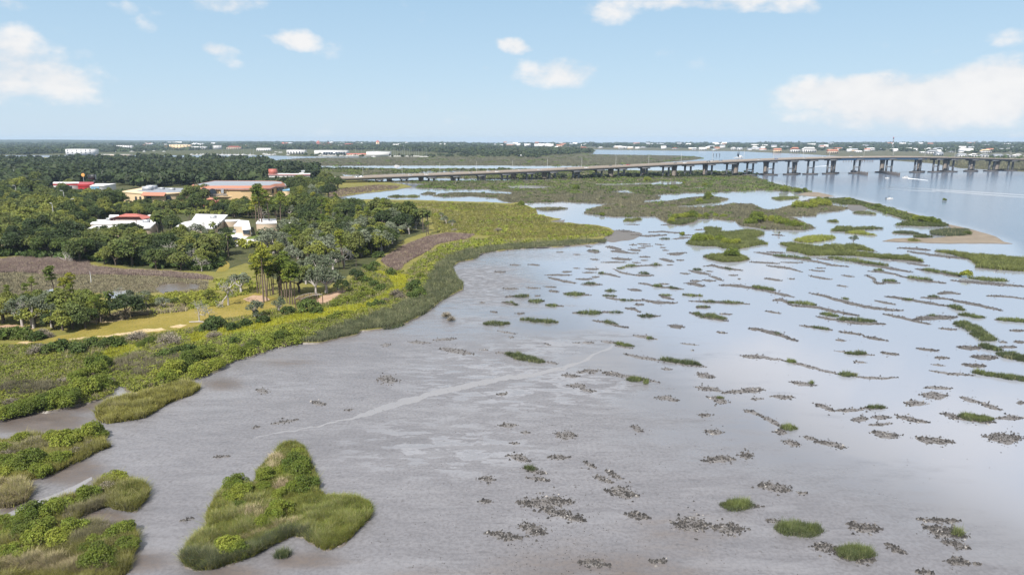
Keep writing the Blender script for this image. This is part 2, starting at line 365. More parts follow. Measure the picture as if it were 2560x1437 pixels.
for nm, ar in (('river', riv), ('wet', wet), ('brown', brown), ('rip', rip), ('lob', lobm)):
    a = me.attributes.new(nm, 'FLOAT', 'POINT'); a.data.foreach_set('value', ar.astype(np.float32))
me.update()
t = NT('tidal_flat'); p = t.pos()
pa = t.n('ShaderNodeMapping', i_Vector=p); pa.inputs['Scale'].default_value = (1, 1.0, 1); pa.inputs['Rotation'].default_value = (0, 0, .5)
pa.inputs['Scale'].default_value = (.55, 1.5, 1)
pv = pa.outputs[0]
nA = t.noise(pv, .05, 6, .62); nB = t.noise(pv, .35, 6, .62); nC = t.noise(p, 2.2, 4, .6); nD = t.noise(p, .014, 3)
wet_, riv_, br_ = t.attr('wet'), t.attr('river'), t.attr('brown')
film = t.smooth(t.math('ADD', wet_, t.math('ADD', t.math('MULTIPLY', t.math('SUBTRACT', nA, .5), 1.2), t.math('MULTIPLY', t.math('SUBTRACT', nB, .5), .6))), .22, .72)
film = t.math('MAXIMUM', film, t.math('MULTIPLY', t.math('MULTIPLY', t.smooth(nB, .545, .585), t.smooth(t.attr('lob'), .2, .8)), .75))
mud = t.ramp(t.math('ADD', t.math('MULTIPLY', nA, .5), t.math('MULTIPLY', nB, .5)), [(.3, MUD[0]), (.5, MUD[1]), (.7, MUD[2])])
brn = t.ramp(nB, [(.3, (.07,.055,.047)), (.7, (.118,.097,.085))])
mudc = t.mix(t.smooth(t.math('ADD', br_, t.math('MULTIPLY', t.math('SUBTRACT', nB, .5), .7)), .25, .8), mud, brn)
mudc = t.mix(t.math('MULTIPLY', t.smooth(nC, .42, .60), .36), mudc, (.075, .071, .076))
spk = t.smooth(t.noise(p, 1.1, 3, .7), .60, .72)
mudc = t.mix(t.math('MULTIPLY', spk, .55), mudc, (.075, .07, .068))
sk = t.n('ShaderNodeMapping', i_Vector=p); sk.inputs['Rotation'].default_value = (0, 0, -.30); sk.inputs['Scale'].default_value = (.22, 1.0, 1)
skn = t.noise(sk.outputs[0], 1.5, 4, .6); skb = t.noise(sk.outputs[0], .22, 4, .6)
mudc = t.mix(t.math('MULTIPLY', t.smooth(skn, .55, .72), .38), mudc, (.06, .058, .062))  # dark streaks paint ripple shadow into the mud colour
mudc = t.mix(t.math('MULTIPLY', t.smooth(skb, .56, .62), .22), mudc, (.22, .22, .235))
lob = t.math('MULTIPLY', t.smooth(t.math('ADD', t.math('MULTIPLY', nB, .6), t.math('MULTIPLY', t.noise(pv, .11, 5, .65), .4)), .50, .535), t.smooth(t.attr('lob'), .15, .7))
mudc = t.mix(t.math('MULTIPLY', lob, .62), mudc, (.245, .25, .272))  # puddle lobes lightened in the base colour, standing in for their sheen
wc = t.mix(t.smooth(t.math('ADD', wet_, t.math('MULTIPLY', t.math('SUBTRACT', nD, .5), .3)), .5, .88), WATC[0], WATC[1])  # water colour brightens outward, painting in the stronger sky reflection
rc = t.mix(nA, (.082,.108,.155), (.112,.14,.185))
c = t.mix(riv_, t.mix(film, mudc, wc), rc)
rg = t.n('ShaderNodeMix', i_0=film, i_2=t.math('ADD', .30, t.math('MULTIPLY', nB, .3)), i_3=.07).outputs[0]
rg = t.n('ShaderNodeMix', i_0=riv_, i_2=rg, i_3=.16).outputs[0]
hm = t.math('ADD', t.math('MULTIPLY', nB, .6), t.math('MULTIPLY', nC, .4))
b1 = t.n('ShaderNodeBump', i_Height=hm, i_Strength=t.math('ADD', .05, t.math('MULTIPLY', t.math('SUBTRACT', 1.0, film), .5)), i_Distance=.2)
rp = t.n('ShaderNodeMapping', i_Vector=p); rp.inputs['Rotation'].default_value = (0, 0, -.25); rp.inputs['Scale'].default_value = (.35, 1, 1)
b2 = t.n('ShaderNodeBump', i_Height=t.noise(rp.outputs[0], .8, 4, .65), i_Strength=t.math('MULTIPLY', riv_, .55), i_Distance=.16, i_Normal=b1.outputs[0])
rq = t.n('ShaderNodeMapping', i_Vector=p); rq.inputs['Rotation'].default_value = (0, 0, -.6); rq.inputs['Scale'].default_value = (.45, 1.1, 1)
rn = t.noise(rq.outputs[0], .75, 4, .65); ripm = t.attr('rip')
b2 = t.n('ShaderNodeBump', i_Height=rn, i_Strength=t.math('MULTIPLY', ripm, .9), i_Distance=.35, i_Normal=b2.outputs[0])
rsel = t.math('MULTIPLY', ripm, t.smooth(rn, .44, .56))
c = t.mix(t.math('MULTIPLY', rsel, .8), c, (.10, .095, .10)); c = t.mix(t.math('MULTIPLY', t.math('MULTIPLY', ripm, t.smooth(rn, .5, .38)), .6), c, (.27, .28, .31))  # pale troughs paint sky glints into the colour between dark mud crests
pr = t.n('ShaderNodeBsdfPrincipled', i_Base_Color=c, i_Roughness=rg, i_Normal=b2.outputs[0]); pr.inputs['IOR'].default_value = 1.58
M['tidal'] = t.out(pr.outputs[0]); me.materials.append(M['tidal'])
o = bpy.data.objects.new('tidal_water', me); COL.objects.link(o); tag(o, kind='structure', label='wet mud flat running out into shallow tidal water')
# a still-water material for pools and channels
t = NT('still_water'); p = t.pos(); n = t.noise(p, .1, 4)
pr = t.n('ShaderNodeBsdfPrincipled', i_Base_Color=t.mix(n, (.22,.225,.24), (.29,.29,.30)), i_Roughness=t.math('ADD', .04, t.math('MULTIPLY', n, .1))); M['pool'] = t.out(pr.outputs[0])
t = NT('brown_pool'); p = t.pos(); n = t.noise(p, .2, 4)
pr = t.n('ShaderNodeBsdfPrincipled', i_Base_Color=t.mix(n, (.06,.045,.03), (.16,.12,.09)), i_Roughness=.2); M['brownpool'] = t.out(pr.outputs[0])

def densify(px, jit=1.0, seed=0, step=7.0):
    """an outline from the photo with the small wander that a natural edge has"""
    px = np.asarray(px, float); out = []
    n = len(px)
    for i in range(n):
        a, b = px[i], px[(i+1) % n]; L = np.linalg.norm(b-a); k = max(1, int(L/step))
        for j in range(k): out.append(a + (b-a)*j/k)
    out = np.array(out)
    s = 1/38.0
    dx = (fbm(out[:, 0]*s*2+seed, out[:, 1]*s*3, 4)-.5)*2; dy = (fbm(out[:, 0]*s*2+50+seed, out[:, 1]*s*3+9, 4)-.5)*2
    amp = np.clip((out[:, 1]-355)/45, .15, 7)*jit
    return out + np.stack([dx*amp*1.7, dy*amp*.8], -1)
def sheet(name, px, z, mat, jit=1.0, skirt=0.0, kind='structure', label=None, parent=None, seed=0, cat=None, raw=False):
    q = np.asarray(px, float) if raw else densify(px, jit, seed)
    q[:, 1] = np.maximum(q[:, 1], 356.2)
    wp = G(q[:, 0], q[:, 1], 0.0)
    mb = MB(); tri = tessellate_polygon([[Vector((a[0], a[1], 0)) for a in wp]])
    v = wp.copy(); v[:, 2] = z
    tri = np.array(tri)
    e1 = v[tri[:, 1]]-v[tri[:, 0]]; e2 = v[tri[:, 2]]-v[tri[:, 0]]
    flip = (e1[:, 0]*e2[:, 1]-e1[:, 1]*e2[:, 0]) < 0; tri[flip] = tri[flip][:, ::-1]
    mb.add(v, tri)
    if skirt:
        c = wp.mean(0); n = len(v); lo = v.copy(); lo[:, 2] = -.05
        nxt = np.roll(v, -1, 0)-np.roll(v, 1, 0); nn = np.stack([nxt[:, 1], -nxt[:, 0]], -1); nn /= (np.linalg.norm(nn, axis=1, keepdims=True)+1e-9)
        ar = np.dot(v[:, 0], np.roll(v[:, 1], -1))-np.dot(v[:, 1], np.roll(v[:, 0], -1))
        lo[:, :2] += nn*skirt*(1 if ar > 0 else -1)
        i = np.arange(n); j = (i+1) % n
        mb.add(np.concatenate([v, lo]), np.stack([i, j, j+n, i+n], -1))
    o = mb.build(name, mat, parent)
    if skirt:
        o.data.materials.append(M['g_mud']); k = len(tri); mi = np.zeros(len(o.data.polygons), np.int32); mi[k:] = 1; o.data.polygons.foreach_set('material_index', mi)
    if not parent: tag(o, label, cat, kind=kind)
    return o
def blades(mb, px, h, k=4, wf=1.0, lean=.4, z0=.05, clump=.35, r=rng):
    """grass: k bent blades at each spot; blade width follows what the lens could resolve at that distance"""
    if len(px) == 0: return
    P = G(px[:, 0], px[:, 1], z0); D = np.hypot(P[:, 0], P[:, 1])
    cl = np.clip(fbm(P[:, 0]*.8, P[:, 1]*.8, 3)*1.5-.25, 0, 1)
    n = len(P)*k; P = np.repeat(P, k, 0); D = np.repeat(D, k); cl = np.repeat(cl, k)
    sp = np.maximum(.12, D/1707*1.6)
    P[:, :2] += r.normal(0, 1, (n, 2))*sp[:, None]*1.1
    a = r.random(n)*2*PI; ln = np.abs(r.normal(0, lean, n)); hh = h*(1-clump+2*clump*cl)*(.65+.6*r.random(n))
    w = np.maximum(.025, D/1707*1.5*wf)*(.5+r.random(n))
    d = np.stack([np.cos(a), np.sin(a), np.zeros(n)], -1); s = np.stack([-np.sin(a), np.cos(a), np.zeros(n)], -1)
    tip = P + d*(ln*hh)[:, None]; tip[:, 2] += hh
    V = np.stack([P-s*w[:, None]*.5, P+s*w[:, None]*.5, tip], 1).reshape(-1, 3)
    ti = np.repeat(np.clip(.1+.75*cl+r.normal(0, .2, n), 0, 1), 3)
    mb.add(V, np.arange(3*n).reshape(-1, 3), ti)
def leafcloud(mb, lobes, n, size, out=.55, shell=.72, r=rng, flat=1.0, low=-.55):
    """leaves spread over rounded masses: lobes are rows x y z rx ry rz"""
    L = np.asarray(lobes, float); area = (L[:, 3]*L[:, 4]+L[:, 3]*L[:, 5]); pick = r.choice(len(L), n, p=area/area.sum()); L_ = L[pick]
    d = r.normal(0, 1, (n, 3)); d /= np.linalg.norm(d, axis=1, keepdims=True); d[:, 2] = np.where(d[:, 2] < low, -d[:, 2], d[:, 2])
    rr = shell+(1.08-shell)*r.random(n)**.6
    lump = .86+.28*vn(d[:, 0]*3+pick*7.3+50, d[:, 1]*3+d[:, 2]*2.2+40)
    P = L_[:, :3]+d*L_[:, 3:6]*(rr*lump)[:, None]
    N = d*out + r.normal(0, .55, (n, 3)); N[:, 2] += .25; N /= np.linalg.norm(N, axis=1, keepdims=True)
    A = np.cross(N, r.normal(0, 1, (n, 3))); A /= np.linalg.norm(A, axis=1, keepdims=True); B = np.cross(N, A)
    s = size*(.6+.8*r.random(n)); A *= s[:, None]; B *= (s*.62*flat)[:, None]
    V = np.stack([P-A, P-B*.9+A*.15, P+A, P+B*.9+A*.1], 1).reshape(-1, 3)
    lt = r.normal(0, .1, len(L))[pick]
    mb.add(V, np.arange(4*n).reshape(-1, 4), np.repeat(np.clip(.5+lt+r.normal(0, .17, n), 0, 1), 4))
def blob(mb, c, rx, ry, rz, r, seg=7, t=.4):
    """the close-grown heart of a plant: a lumpy ball of leaf colour, tinted darker as painted inner shade"""
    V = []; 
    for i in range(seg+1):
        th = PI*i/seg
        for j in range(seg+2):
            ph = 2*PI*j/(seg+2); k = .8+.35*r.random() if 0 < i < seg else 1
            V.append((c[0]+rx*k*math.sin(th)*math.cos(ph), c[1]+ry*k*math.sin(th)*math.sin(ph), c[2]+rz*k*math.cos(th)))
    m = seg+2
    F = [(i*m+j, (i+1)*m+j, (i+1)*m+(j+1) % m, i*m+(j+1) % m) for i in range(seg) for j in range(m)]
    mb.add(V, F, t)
# ------------------------------------------------------------------ the west shore
def cat_(*a): return np.concatenate([np.asarray(x, float) for x in a])
COAST = cat_(R('a1', [(-60,1440),(150,1392),(400,1388),(620,1345),(850,1290),(985,1235),(1000,1175),(1060,1130),(1130,1110),(1115,1150),(1120,1195),(1200,1222),(1300,1190),(1410,1155),(1600,1135),(1720,1095),(1850,1055),(1985,985),(2050,935),(2350,855)]),
    R('a3', [(130,1252),(450,1192),(630,1190),(1010,1110),(1040,1070),(1330,1040),(1500,990),(1700,890),(1850,770),(2050,660),(2060,590),(2010,560),(1960,440),(2000,390),(2190,350),(2240,300),(2555,252)]),
    R('q4', [(250,240),(800,205),(1130,172),(1150,140),(1100,150),(1200,92),(1222,72)]),
    R('r3', [(990,1010),(860,975),(560,950),(360,940),(490,912),(250,868),(240,815),(150,775),(60,745)]),
    R('r2', [(2540,760),(2400,745),(2250,742),(1600,722),(1150,715),(860,718),(700,712),(730,695),(860,690),(1000,665),(1200,640),(1400,620),(1455,605),(1560,590),(1450,560),(1250,540),(1000,520),(820,500),(700,470),(560,430),(420,400),(180,372),(0,345)]))
WEST = cat_(COAST, [(620,398),(420,394),(236,396),(100,394),(-100,396),(-900,400),(-1500,420),(-1500,1150),(-300,1110)])
sheet('ground', WEST, .30, M['g_land'], .7, .35, label='low green marsh and woodland ground of the west shore')
fringe = cat_(R('a3', [(450,1190),(630,1188),(1010,1108),(1040,1068),(1330,1038),(1500,988),(1700,888),(1850,768),(2050,658),(2060,590),(2010,560),(1960,440),(2000,390),(2190,350),(2240,300),(2555,250)]), R('q4', [(250,238),(800,203),(1148,170),(1148,148),(900,150),(600,170),(330,185),(0,215)]),
    R('a3', [(2300,225),(2050,280),(1900,330),(1780,420),(1720,520),(1660,640),(1650,700),(1480,790),(1300,860),(1100,930),(850,1010),(640,1090),(520,1130)]))
yellow = [(465,838),(560,820),(640,806),(740,786),(815,772),(905,760),(950,740),(985,716),(968,694),(926,676),(968,680),(1024,688),(1014,720),(975,744),(925,775),(880,787),(800,799),(715,813),(640,829),(560,845),(480,860)]
yellow2 = R('a1', [(760,960),(860,880),(1000,820),(1230,790),(1320,800),(1240,850),(1060,905),(950,950),(820,990)])
lawn = R('a1', [(300,760),(450,738),(640,700),(780,640),(900,600),(1170,552),(1400,520),(1600,498),(1900,450),(2050,380),(2300,330),(2480,400),(2450,470),(2200,545),(1950,570),(1800,620),(1500,690),(1100,715),(700,755),(450,785),(200,795),(60,790)])
brown1 = R('a1', [(-60,40),(150,15),(400,-10),(620,-30),(760,20),(800,90),(1100,125),(1500,140),(1850,180),(1900,215),(1700,205),(1400,180),(1000,165),(700,165),(400,165),(150,140),(-60,150)])
tan1 = R('a1', [(-60,140),(300,150),(700,165),(1200,175),(1600,195),(1850,230),(1830,300),(1650,330),(1400,330),(1100,330),(800,330),(500,390),(200,420),(-60,390)])
brown2 = R('a3', [(1245,370),(1330,310),(1470,220),(1700,130),(1900,92),(2180,108),(2100,150),(2000,165),(1800,205),(1705,280),(1560,350),(1480,400),(1425,470),(1330,430)])
wetpool = R('a1', [(1370,285),(1450,250),(1600,235),(1770,255),(1760,290),(1600,320),(1420,335)])
palepool = R('a1', [(930,350),(1000,320),(1120,305),(1190,330),(1150,365),(1000,378)])
palepool2 = R('a1', [(200,375),(300,340),(450,295),(570,300),(560,345),(400,375),(250,400)])
dirt = R('a1', [(600,752),(900,715),(1200,675),(1420,648),(1490,665),(1300,690),(1050,712),(800,745),(640,762)])
dirt2 = R('a1', [(1490,640),(1560,622),(1660,620),(1610,645),(1530,652)])
dirt3 = R('a1', [(760,585),(900,570),(1060,560),(1160,575),(960,600),(820,605)])
dirt4 = R('a1', [(150,785),(260,768),(300,775),(230,795)])
pink1 = R('a1', [(-60,640),(60,615),(200,625),(290,650),(180,665),(60,680),(-60,700)])
pink2 = R('a3', [(600,790),(680,720),(800,680),(900,672),(920,690),(830,720),(760,770),(680,810)])
pink3 = R('a1', [(2150,400),(2250,350),(2340,350),(2400,400),(2300,420)])
green_n = cat_(R('r2', [(800,740),(1300,735),(1900,745),(2300,760),(2555,775)]), R('r3', [(60,760),(140,790),(230,820),(250,870),(400,905),(360,945),(560,955),(860,985),(1000,1035)]), R('q4', [(1100,85),(700,120),(300,140),(0,150)]), R('r2', [(2400,1080),(2000,1050),(1800,1040),(1750,900),(1500,800),(1200,760)]))
sheet('fringe_mud', fringe, .303, M['g_mud'], .8, label='dark mud under the cordgrass belt', seed=2)
sheet('meadow', yellow, .310, M['g_bright'], 1, label='bright yellow green meadow strip along the shore', seed=3)
sheet('meadow', yellow2, .310, M['g_bright'], 1, label='bright green open patch among shrubs', seed=5)
sheet('lawn', lawn, .314, M['g_lawn'], .8, label='olive mown lawn in a clearing', seed=7)
sheet('reed_field', brown1, .312, M['g_brown'], .8, label='brown dead reed field by the dark trees', seed=9)
sheet('salt_flat', tan1, .308, M['g_tan'], .6, label='tan marsh flat with pools', seed=11)
sheet('reed_field', brown2, .312, M['g_brown'], .8, label='brown dead reed field beside the grey woods', seed=13)
sheet('pool_water', wetpool, .318, M['brownpool'], .8, label='brown pool in the tan flat', seed=15)
sheet('pool_water', palepool, .318, M['pool'], 1, label='pale pool behind the young pines', seed=16)
sheet('pool_water', palepool2, .318, M['pool'], 1, label='pale pool behind the pine clump', seed=17)
for i, d_ in enumerate((dirt, dirt2, dirt3, dirt4)): sheet('sandy_path', d_, .320+i*.001, M['g_dirt'], .8, seed=20+i, label='pale worn sand on the lawn')
for i, d_ in enumerate((pink1, pink2, pink3)): sheet('bare_earth', d_, .325+i*.001, M['g_pink'], .8, seed=30+i, label='bare reddish earth')
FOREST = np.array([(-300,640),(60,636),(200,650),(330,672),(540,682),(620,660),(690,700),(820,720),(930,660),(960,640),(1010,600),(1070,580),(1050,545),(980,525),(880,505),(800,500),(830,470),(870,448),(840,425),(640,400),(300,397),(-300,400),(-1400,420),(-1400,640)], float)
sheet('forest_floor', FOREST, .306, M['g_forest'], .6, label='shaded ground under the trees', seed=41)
sheet('driveway', [(545,606),(560,590),(600,580),(625,577),(632,586),(612,600),(640,600),(705,597),(705,606),(640,610),(590,618),(550,618)], .33, M['g_conc'], .25, label='pale concrete drive by the white buildings', seed=43)
sheet('lawn', [(543,578),(590,574),(588,588),(545,592)], .332, M['g_green'], .2, label='small bright lawn by the white buildings', seed=44)
sheet('lawn', [(590,604),(640,590),(710,592),(712,600),(640,601),(600,612)], .328, M['g_green'], .3, label='bright verge beside the concrete drive', seed=45)
sheet('lawn', [(538,655),(566,652),(572,668),(568,682),(540,684),(546,670)], .328, M['g_lawn'], 1.0, label='bright glade under the trees', seed=46)

def carpet(name, poly, dens, h, mat, label, k=4, wf=1.0, lean=.45, z0=.28, clump=.35, holes=(), cat='marsh grass', kind='stuff', parent=None):
    n = int(parea(poly)*dens); mb = MB(); blades(mb, sample(poly, n, holes), h, k, wf, lean, z0, clump)
    o = mb.build(name, mat, parent)
    if parent is None: tag(o, label, cat, kind=kind)
    return o
ZH = [yellow, yellow2, lawn, wetpool, palepool, palepool2, pink1, pink2]
carpet('cordgrass', fringe, .85, 1.05, M['gr_dark'], 'dark green cordgrass belt fringing the mud flat', 5, .75, z0=0)
carpet('meadow_grass', yellow, .55, .5, M['gr_bright'], 'bright yellow green grass of the shore meadow', 5, .9)
carpet('meadow_grass', yellow2, .5, .5, M['gr_bright'], 'bright green grass patch among the shrubs', 5, .9)
carpet('reed_bed', brown1, 1.0, .7, M['gr_brown'], 'dead brown reeds below the dark trees', 5, .5)
carpet('reed_bed', brown2, 1.2, .7, M['gr_brown'], 'dead brown reeds running beside the grey woods', 5, .5)
carpet('flat_grass', tan1, .3, .4, M['gr_sedge'], 'thin olive grass on the tan flat', 3, holes=(wetpool, palepool, palepool2))
carpet('lawn_grass', lawn, .10, .10, M['gr_olive'], 'short worn grass of the lawn', 3, holes=(dirt, dirt2, dirt3, dirt4))
SHRUBZONE = cat_(R('a1', [(-100,800),(100,800),(450,790),(800,745),(1100,720),(1500,690),(1800,625),(2000,570),(2450,480),(2555,540)]), R('a3', [(120,905),(350,900),(600,860),(700,790),(800,740),(900,690),(950,560),(1060,450),(1200,400),(1420,480),(1500,480),(1700,300),(1900,200),(2200,150),(2555,160)]),
   R('q4', [(300,150),(700,130),(1100,90),(1215,78),(1150,110),(800,150),(300,190),(0,215)]), R('a3', [(2300,225),(2050,280),(1900,330),(1780,420),(1720,520),(1650,680),(1480,790),(1300,860),(1100,930),(850,1010),(640,1090),(450,1185),(130,1245)]),
   R('a1', [(2350,845),(2050,925),(1985,970),(1850,1040),(1720,1080),(1600,1120),(1410,1140),(1200,1205),(1120,1150),(1050,1120),(990,1160),(980,1220),(850,1270),(600,1330),(400,1370),(150,1380),(-100,1430)]))
SHZ_H = [yellow, yellow2, lawn, pink2, brown2]
def lowshrubs(name, poly, dens, mats, label, rad=(.7, 1.5), hh=(.5, 1.1), holes=(), nl=34, cat='undergrowth'):
    """close, uneven scrub that nobody could count"""
    n = int(parea(poly)*dens); px = sample(poly, n, holes); P = G(px[:, 0], px[:, 1], .3); D = np.hypot(P[:, 0], P[:, 1])
    f = fbm(P[:, 0]*.05+5, P[:, 1]*.05, 4); mb = MB(); N = nl
    r_ = rng.uniform(*rad, n)*np.maximum(1, D/260); hz = rng.uniform(*hh, n)*(.45+1.1*f)
    d = rng.normal(0, 1, (n, N, 3)); d /= np.linalg.norm(d, axis=2, keepdims=True); d[..., 2] = np.abs(d[..., 2])
    sh = (.7+.4*rng.random((n, N, 1)))
    C = P[:, None, :]+d*sh*np.stack([r_, r_, hz], -1)[:, None, :]
    Nn = d*.6+rng.normal(0, .5, (n, N, 3)); Nn[..., 2] += .3; Nn /= np.linalg.norm(Nn, axis=2, keepdims=True)
    A = np.cross(Nn, rng.normal(0, 1, (n, N, 3))); A /= np.linalg.norm(A, axis=2, keepdims=True); B = np.cross(Nn, A)
    s = np.maximum(.1, D/1707*1.9)[:, None]*(.6+.8*rng.random((n, N))); A *= s[..., None]; B *= s[..., None]*.62
    V = np.stack([C-A, C-B, C+A, C+B], 2).reshape(-1, 3)
    ti = np.clip(.5+(f-.5)[:, None]*.9+rng.normal(0, .15, (n, N)), 0, 1)
    mb.add(V, np.arange(n*N*4).reshape(-1, 4), np.repeat(ti.ravel(), 4))
    return tag(mb.build(name, mats), label, cat, kind='stuff')
lowshrubs('undergrowth', SHRUBZONE, .020, M['shrub'], 'low yellow green scrub covering the shore', holes=SHZ_H, nl=60)
carpet('shore_grass', SHRUBZONE, .10, .8, M['gr_tan'], 'dry tan grass stems between the shore scrub', 4, .7, holes=SHZ_H)
carpet('shore_grass', SHRUBZONE, .22, .65, M['gr_green'], 'green grass between the shore scrub', 4, .8, holes=SHZ_H)
lowshrubs('undergrowth', R('a1', [(1400,340),(1650,335),(1850,310),(1900,230),(2150,180),(2300,260),(2280,325),(2050,370),(1900,440),(1600,490),(1400,510),(1180,520),(1200,440)]), .016, M['shrub'], 'scrub between the tan flat and the lawn', hh=(.5, 1.2), nl=60)
carpet('shore_grass', R('a1', [(1160,470),(1400,430),(1650,440),(1660,490),(1400,515),(1160,545),(900,590),(880,560)]), .6, .8, M['gr_tan'], 'dry tan grass along the back of the lawn', 4, .8)
# dull brown openings in the scrub
for i, b in enumerate([R('a1', [(900,1000),(1100,930),(1400,830),(1560,840),(1500,900),(1300,970),(1150,1030),(1000,1060)]), R('a1', [(0,1180),(150,1130),(500,1150),(560,1190),(300,1240),(60,1240)]), R('a1', [(1380,940),(1650,890),(1700,930),(1500,1010),(1200,1090),(1150,1050)])]):
    carpet('reed_bed', b, .6, 1.0, M['gr_sedge'], ['dull brown dry sedge in the middle of the scrub', 'brown dry sedge above the creek', 'brown dry sedge behind the shore mangroves'][i], 4, .9)
carpet('marsh_grass', green_n, .55, .8, M['gr_olive'], 'olive green marsh grass north of the brown reeds', 4, holes=(brown2,))
lowshrubs('undergrowth', green_n, .010, M['shrub'], 'patchy green scrub over the north marsh', holes=(brown2,), nl=40)
carpet('marsh_grass', R('r2', [(1450,800),(1700,790),(1880,820),(1800,850),(1500,840)]), .6, .6, M['gr_tan'], 'patch of yellow straw grass in the north marsh', 3)
carpet('shore_mangrove', cat_(R('r2', [(720,690),(860,680),(1000,655),(1200,630),(1400,610),(1450,580),(1200,570),(900,600),(720,640)])), .5, .9, M['gr_brown'], 'brown reeds at the head of the inlet', 3)

# ------------------------------------------------------------------ marshes across the water
MARSH = []
def marsh(name, poly, h, mat, label, dens=.55, bush=0, z=.14, bmat='shrub_dark', kind='stuff', cat='marsh', seed=0, holes=(), k=4):
    sheet('marsh_ground', poly, z, M['g_marsh'], .8, .5, seed=seed, label='sod under '+label)
    carpet(name, poly, dens, h, M[mat], label, k, .9, z0=z-.02, holes=holes, cat=cat, kind=kind)
    if bush: lowshrubs('scrub', poly, bush, M[bmat], 'low scrub on '+label, (.9, 1.8), (.7, 1.6), holes=holes, nl=30)
far_marsh = cat_(R('r2', [(-160,338),(150,330),(420,305),(700,298),(1200,295),(1700,290),(2000,288),(2555,292)]), R('r3', [(230,285),(500,268),(800,263),(1200,270),(1700,278),(1880,292),(1900,305),(1780,325),(1500,345),(1100,372),(700,380),(0,378)]), R('r2', [(2555,375),(1500,376),(600,379),(200,382),(0,365),(-160,352)]))
marsh('marsh_grass', far_marsh, 1.1, 'gr_pale_marsh', 'wide tan green marsh beyond the bridge', .5, .004, seed=51)
m2 = cat_(R('r2', [(230,412),(420,408),(700,405),(1000,398),(1400,408),(1900,405),(2555,412)]), R('r3', [(100,408),(400,410),(900,425),(1400,428),(1900,428),(2250,440),(2330,465),(2480,505),(2555,545),(2400,520),(1900,500),(1280,505),(600,512),(0,512)]), R('r2', [(2555,510),(2300,508),(1700,500),(2000,445),(2200,432),(1750,430),(1450,455),(1200,470),(900,470),(840,455),(800,438),(560,425)]))
marsh('marsh_grass', m2, 1.0, 'gr_marsh', 'narrow scrubby marsh along the far side of the bridge', .45, .02, bmat='shrub_mid', seed=53)
m3 = cat_(R('r2', [(960,520),(1300,535),(1600,525),(2000,530),(2555,525)]), R('r3', [(600,515),(1300,508),(2000,500),(2330,490),(2555,548)]), R('r4', [(220,595),(400,625),(420,645),(280,640),(220,635),(0,622)]), R('r3', [(2555,618),(2300,630),(2100,640),(1800,648),(1500,662),(1440,672),(1200,655),(1110,618),(1000,635),(600,660),(0,650)]), R('r2', [(2555,640),(2300,612),(2000,612),(1600,600),(1680,560),(1400,545),(1150,545)]))
pondA = R('r3', [(-40,580),(120,572),(330,585),(400,598),(330,608),(150,606),(-40,606)])
pondB = R('r3', [(780,550),(860,562),(1000,556),(1400,548),(1480,532),(1700,535),(1720,560),(1500,572),(1300,565),(1050,575),(850,575)])
pondC = R('r3', [(1085,615),(1170,625),(1235,655),(1170,655),(1110,632)])
pondD = R('r3', [(1780,600),(1900,595),(1980,605),(1880,612)])
marsh('marsh_grass', m3, 1.0, 'gr_marsh', 'dark marsh with pools under the bridge', .5, .02, seed=55, holes=(pondA, pondB, pondC, pondD))
for i, b in enumerate((pondA, pondB, pondC, pondD)): sheet('pool_water', b, .16, M['pool'], .8, seed=60+i, label='pale pool in the marsh under the bridge')
m3b = cat_(R('r2', [(1760,680),(1860,655),(2050,645),(2555,660)]), R('r3', [(0,648),(300,645),(700,632),(1000,640),(1200,655),(1480,685),(1470,712),(1330,725),(1310,748),(960,760),(500,738),(160,748),(0,745)]), R('r2', [(2480,735),(2400,700),(2150,682),(1900,690)]))
marsh('marsh_grass', m3b, .9, 'gr_pale_marsh', 'smooth olive marsh tongue above the bright inlet', .6, .003, seed=57)
m4 = cat_(R('r3', [(720,855),(770,812),(950,768),(1310,748),(1570,732),(1720,705),(1850,690),(2000,680),(2170,712),(2060,740),(1750,770),(1580,790),(1900,795),(2100,772),(2200,755),(2400,762),(2480,802),(2555,826)]), R('r4', [(120,805),(280,762),(430,712),(620,742),(650,775),(800,800),(720,825),(480,850),(470,880),(130,885),(270,905),(380,960),(470,1000),(350,1020),(0,1015)]), R('r3', [(2400,990),(2280,975),(2240,930),(2000,905),(1800,915),(1650,935),(1540,940),(1430,882),(1230,890),(1000,885),(850,870)]))
marsh('marsh_grass', m4, .9, 'gr_pale_marsh', 'long olive marsh island in the middle of the flats', .7, .003, seed=59)
spitgrass = R('r4', [(560,705),(780,700),(980,745),(1000,760),(1060,765),(1140,785),(1480,880),(1620,905),(1800,970),(1750,985),(1500,980),(1280,970),(1420,925),(1300,890),(1000,800),(940,770),(760,765),(600,730)])
marsh('marsh_grass', spitgrass, .9, 'gr_isle', 'green marsh strip behind the sand bank', .8, .015, seed=61, z=.2, bmat='shrub_mid')
spit2 = R('r4', [(1620,1030),(1800,1010),(1990,1015),(2020,1050),(1960,1075),(1800,1080),(1640,1065)])
marsh('marsh_grass', spit2, .9, 'gr_dark', 'dark grass patch on the sand spit', .9, 0, seed=63, z=.3)
marsh('marsh_grass', R('r4', [(-60,530),(60,555),(220,595),(410,628),(380,640),(220,632),(0,615),(-100,590)]), .9, 'gr_isle', 'green tapering marsh point beside the river', .8, .02, seed=64, z=.2, bmat='shrub_mid')
sheet('sand_spit', R('r4', [(1150,1128),(1260,1105),(1600,1105),(1820,1085),(1900,1060),(1800,970),(1480,880),(1130,785),(1000,750),(960,735),(1100,765),(1500,872),(1800,965),(2000,1008),(2260,1082),(2340,1135),(2420,1155),(2300,1152),(1800,1152),(1300,1138)]), .22, M['g_sand'], .25, .8, seed=65, label='tan sand spit pointing into the river')
sheet('sand_bank', R('r4', [(290,668),(400,640),(500,645),(600,668),(660,686),(560,694),(400,682)]), .2, M['g_sand'], .25, .6, seed=66, label='small tan sand bank by the river')
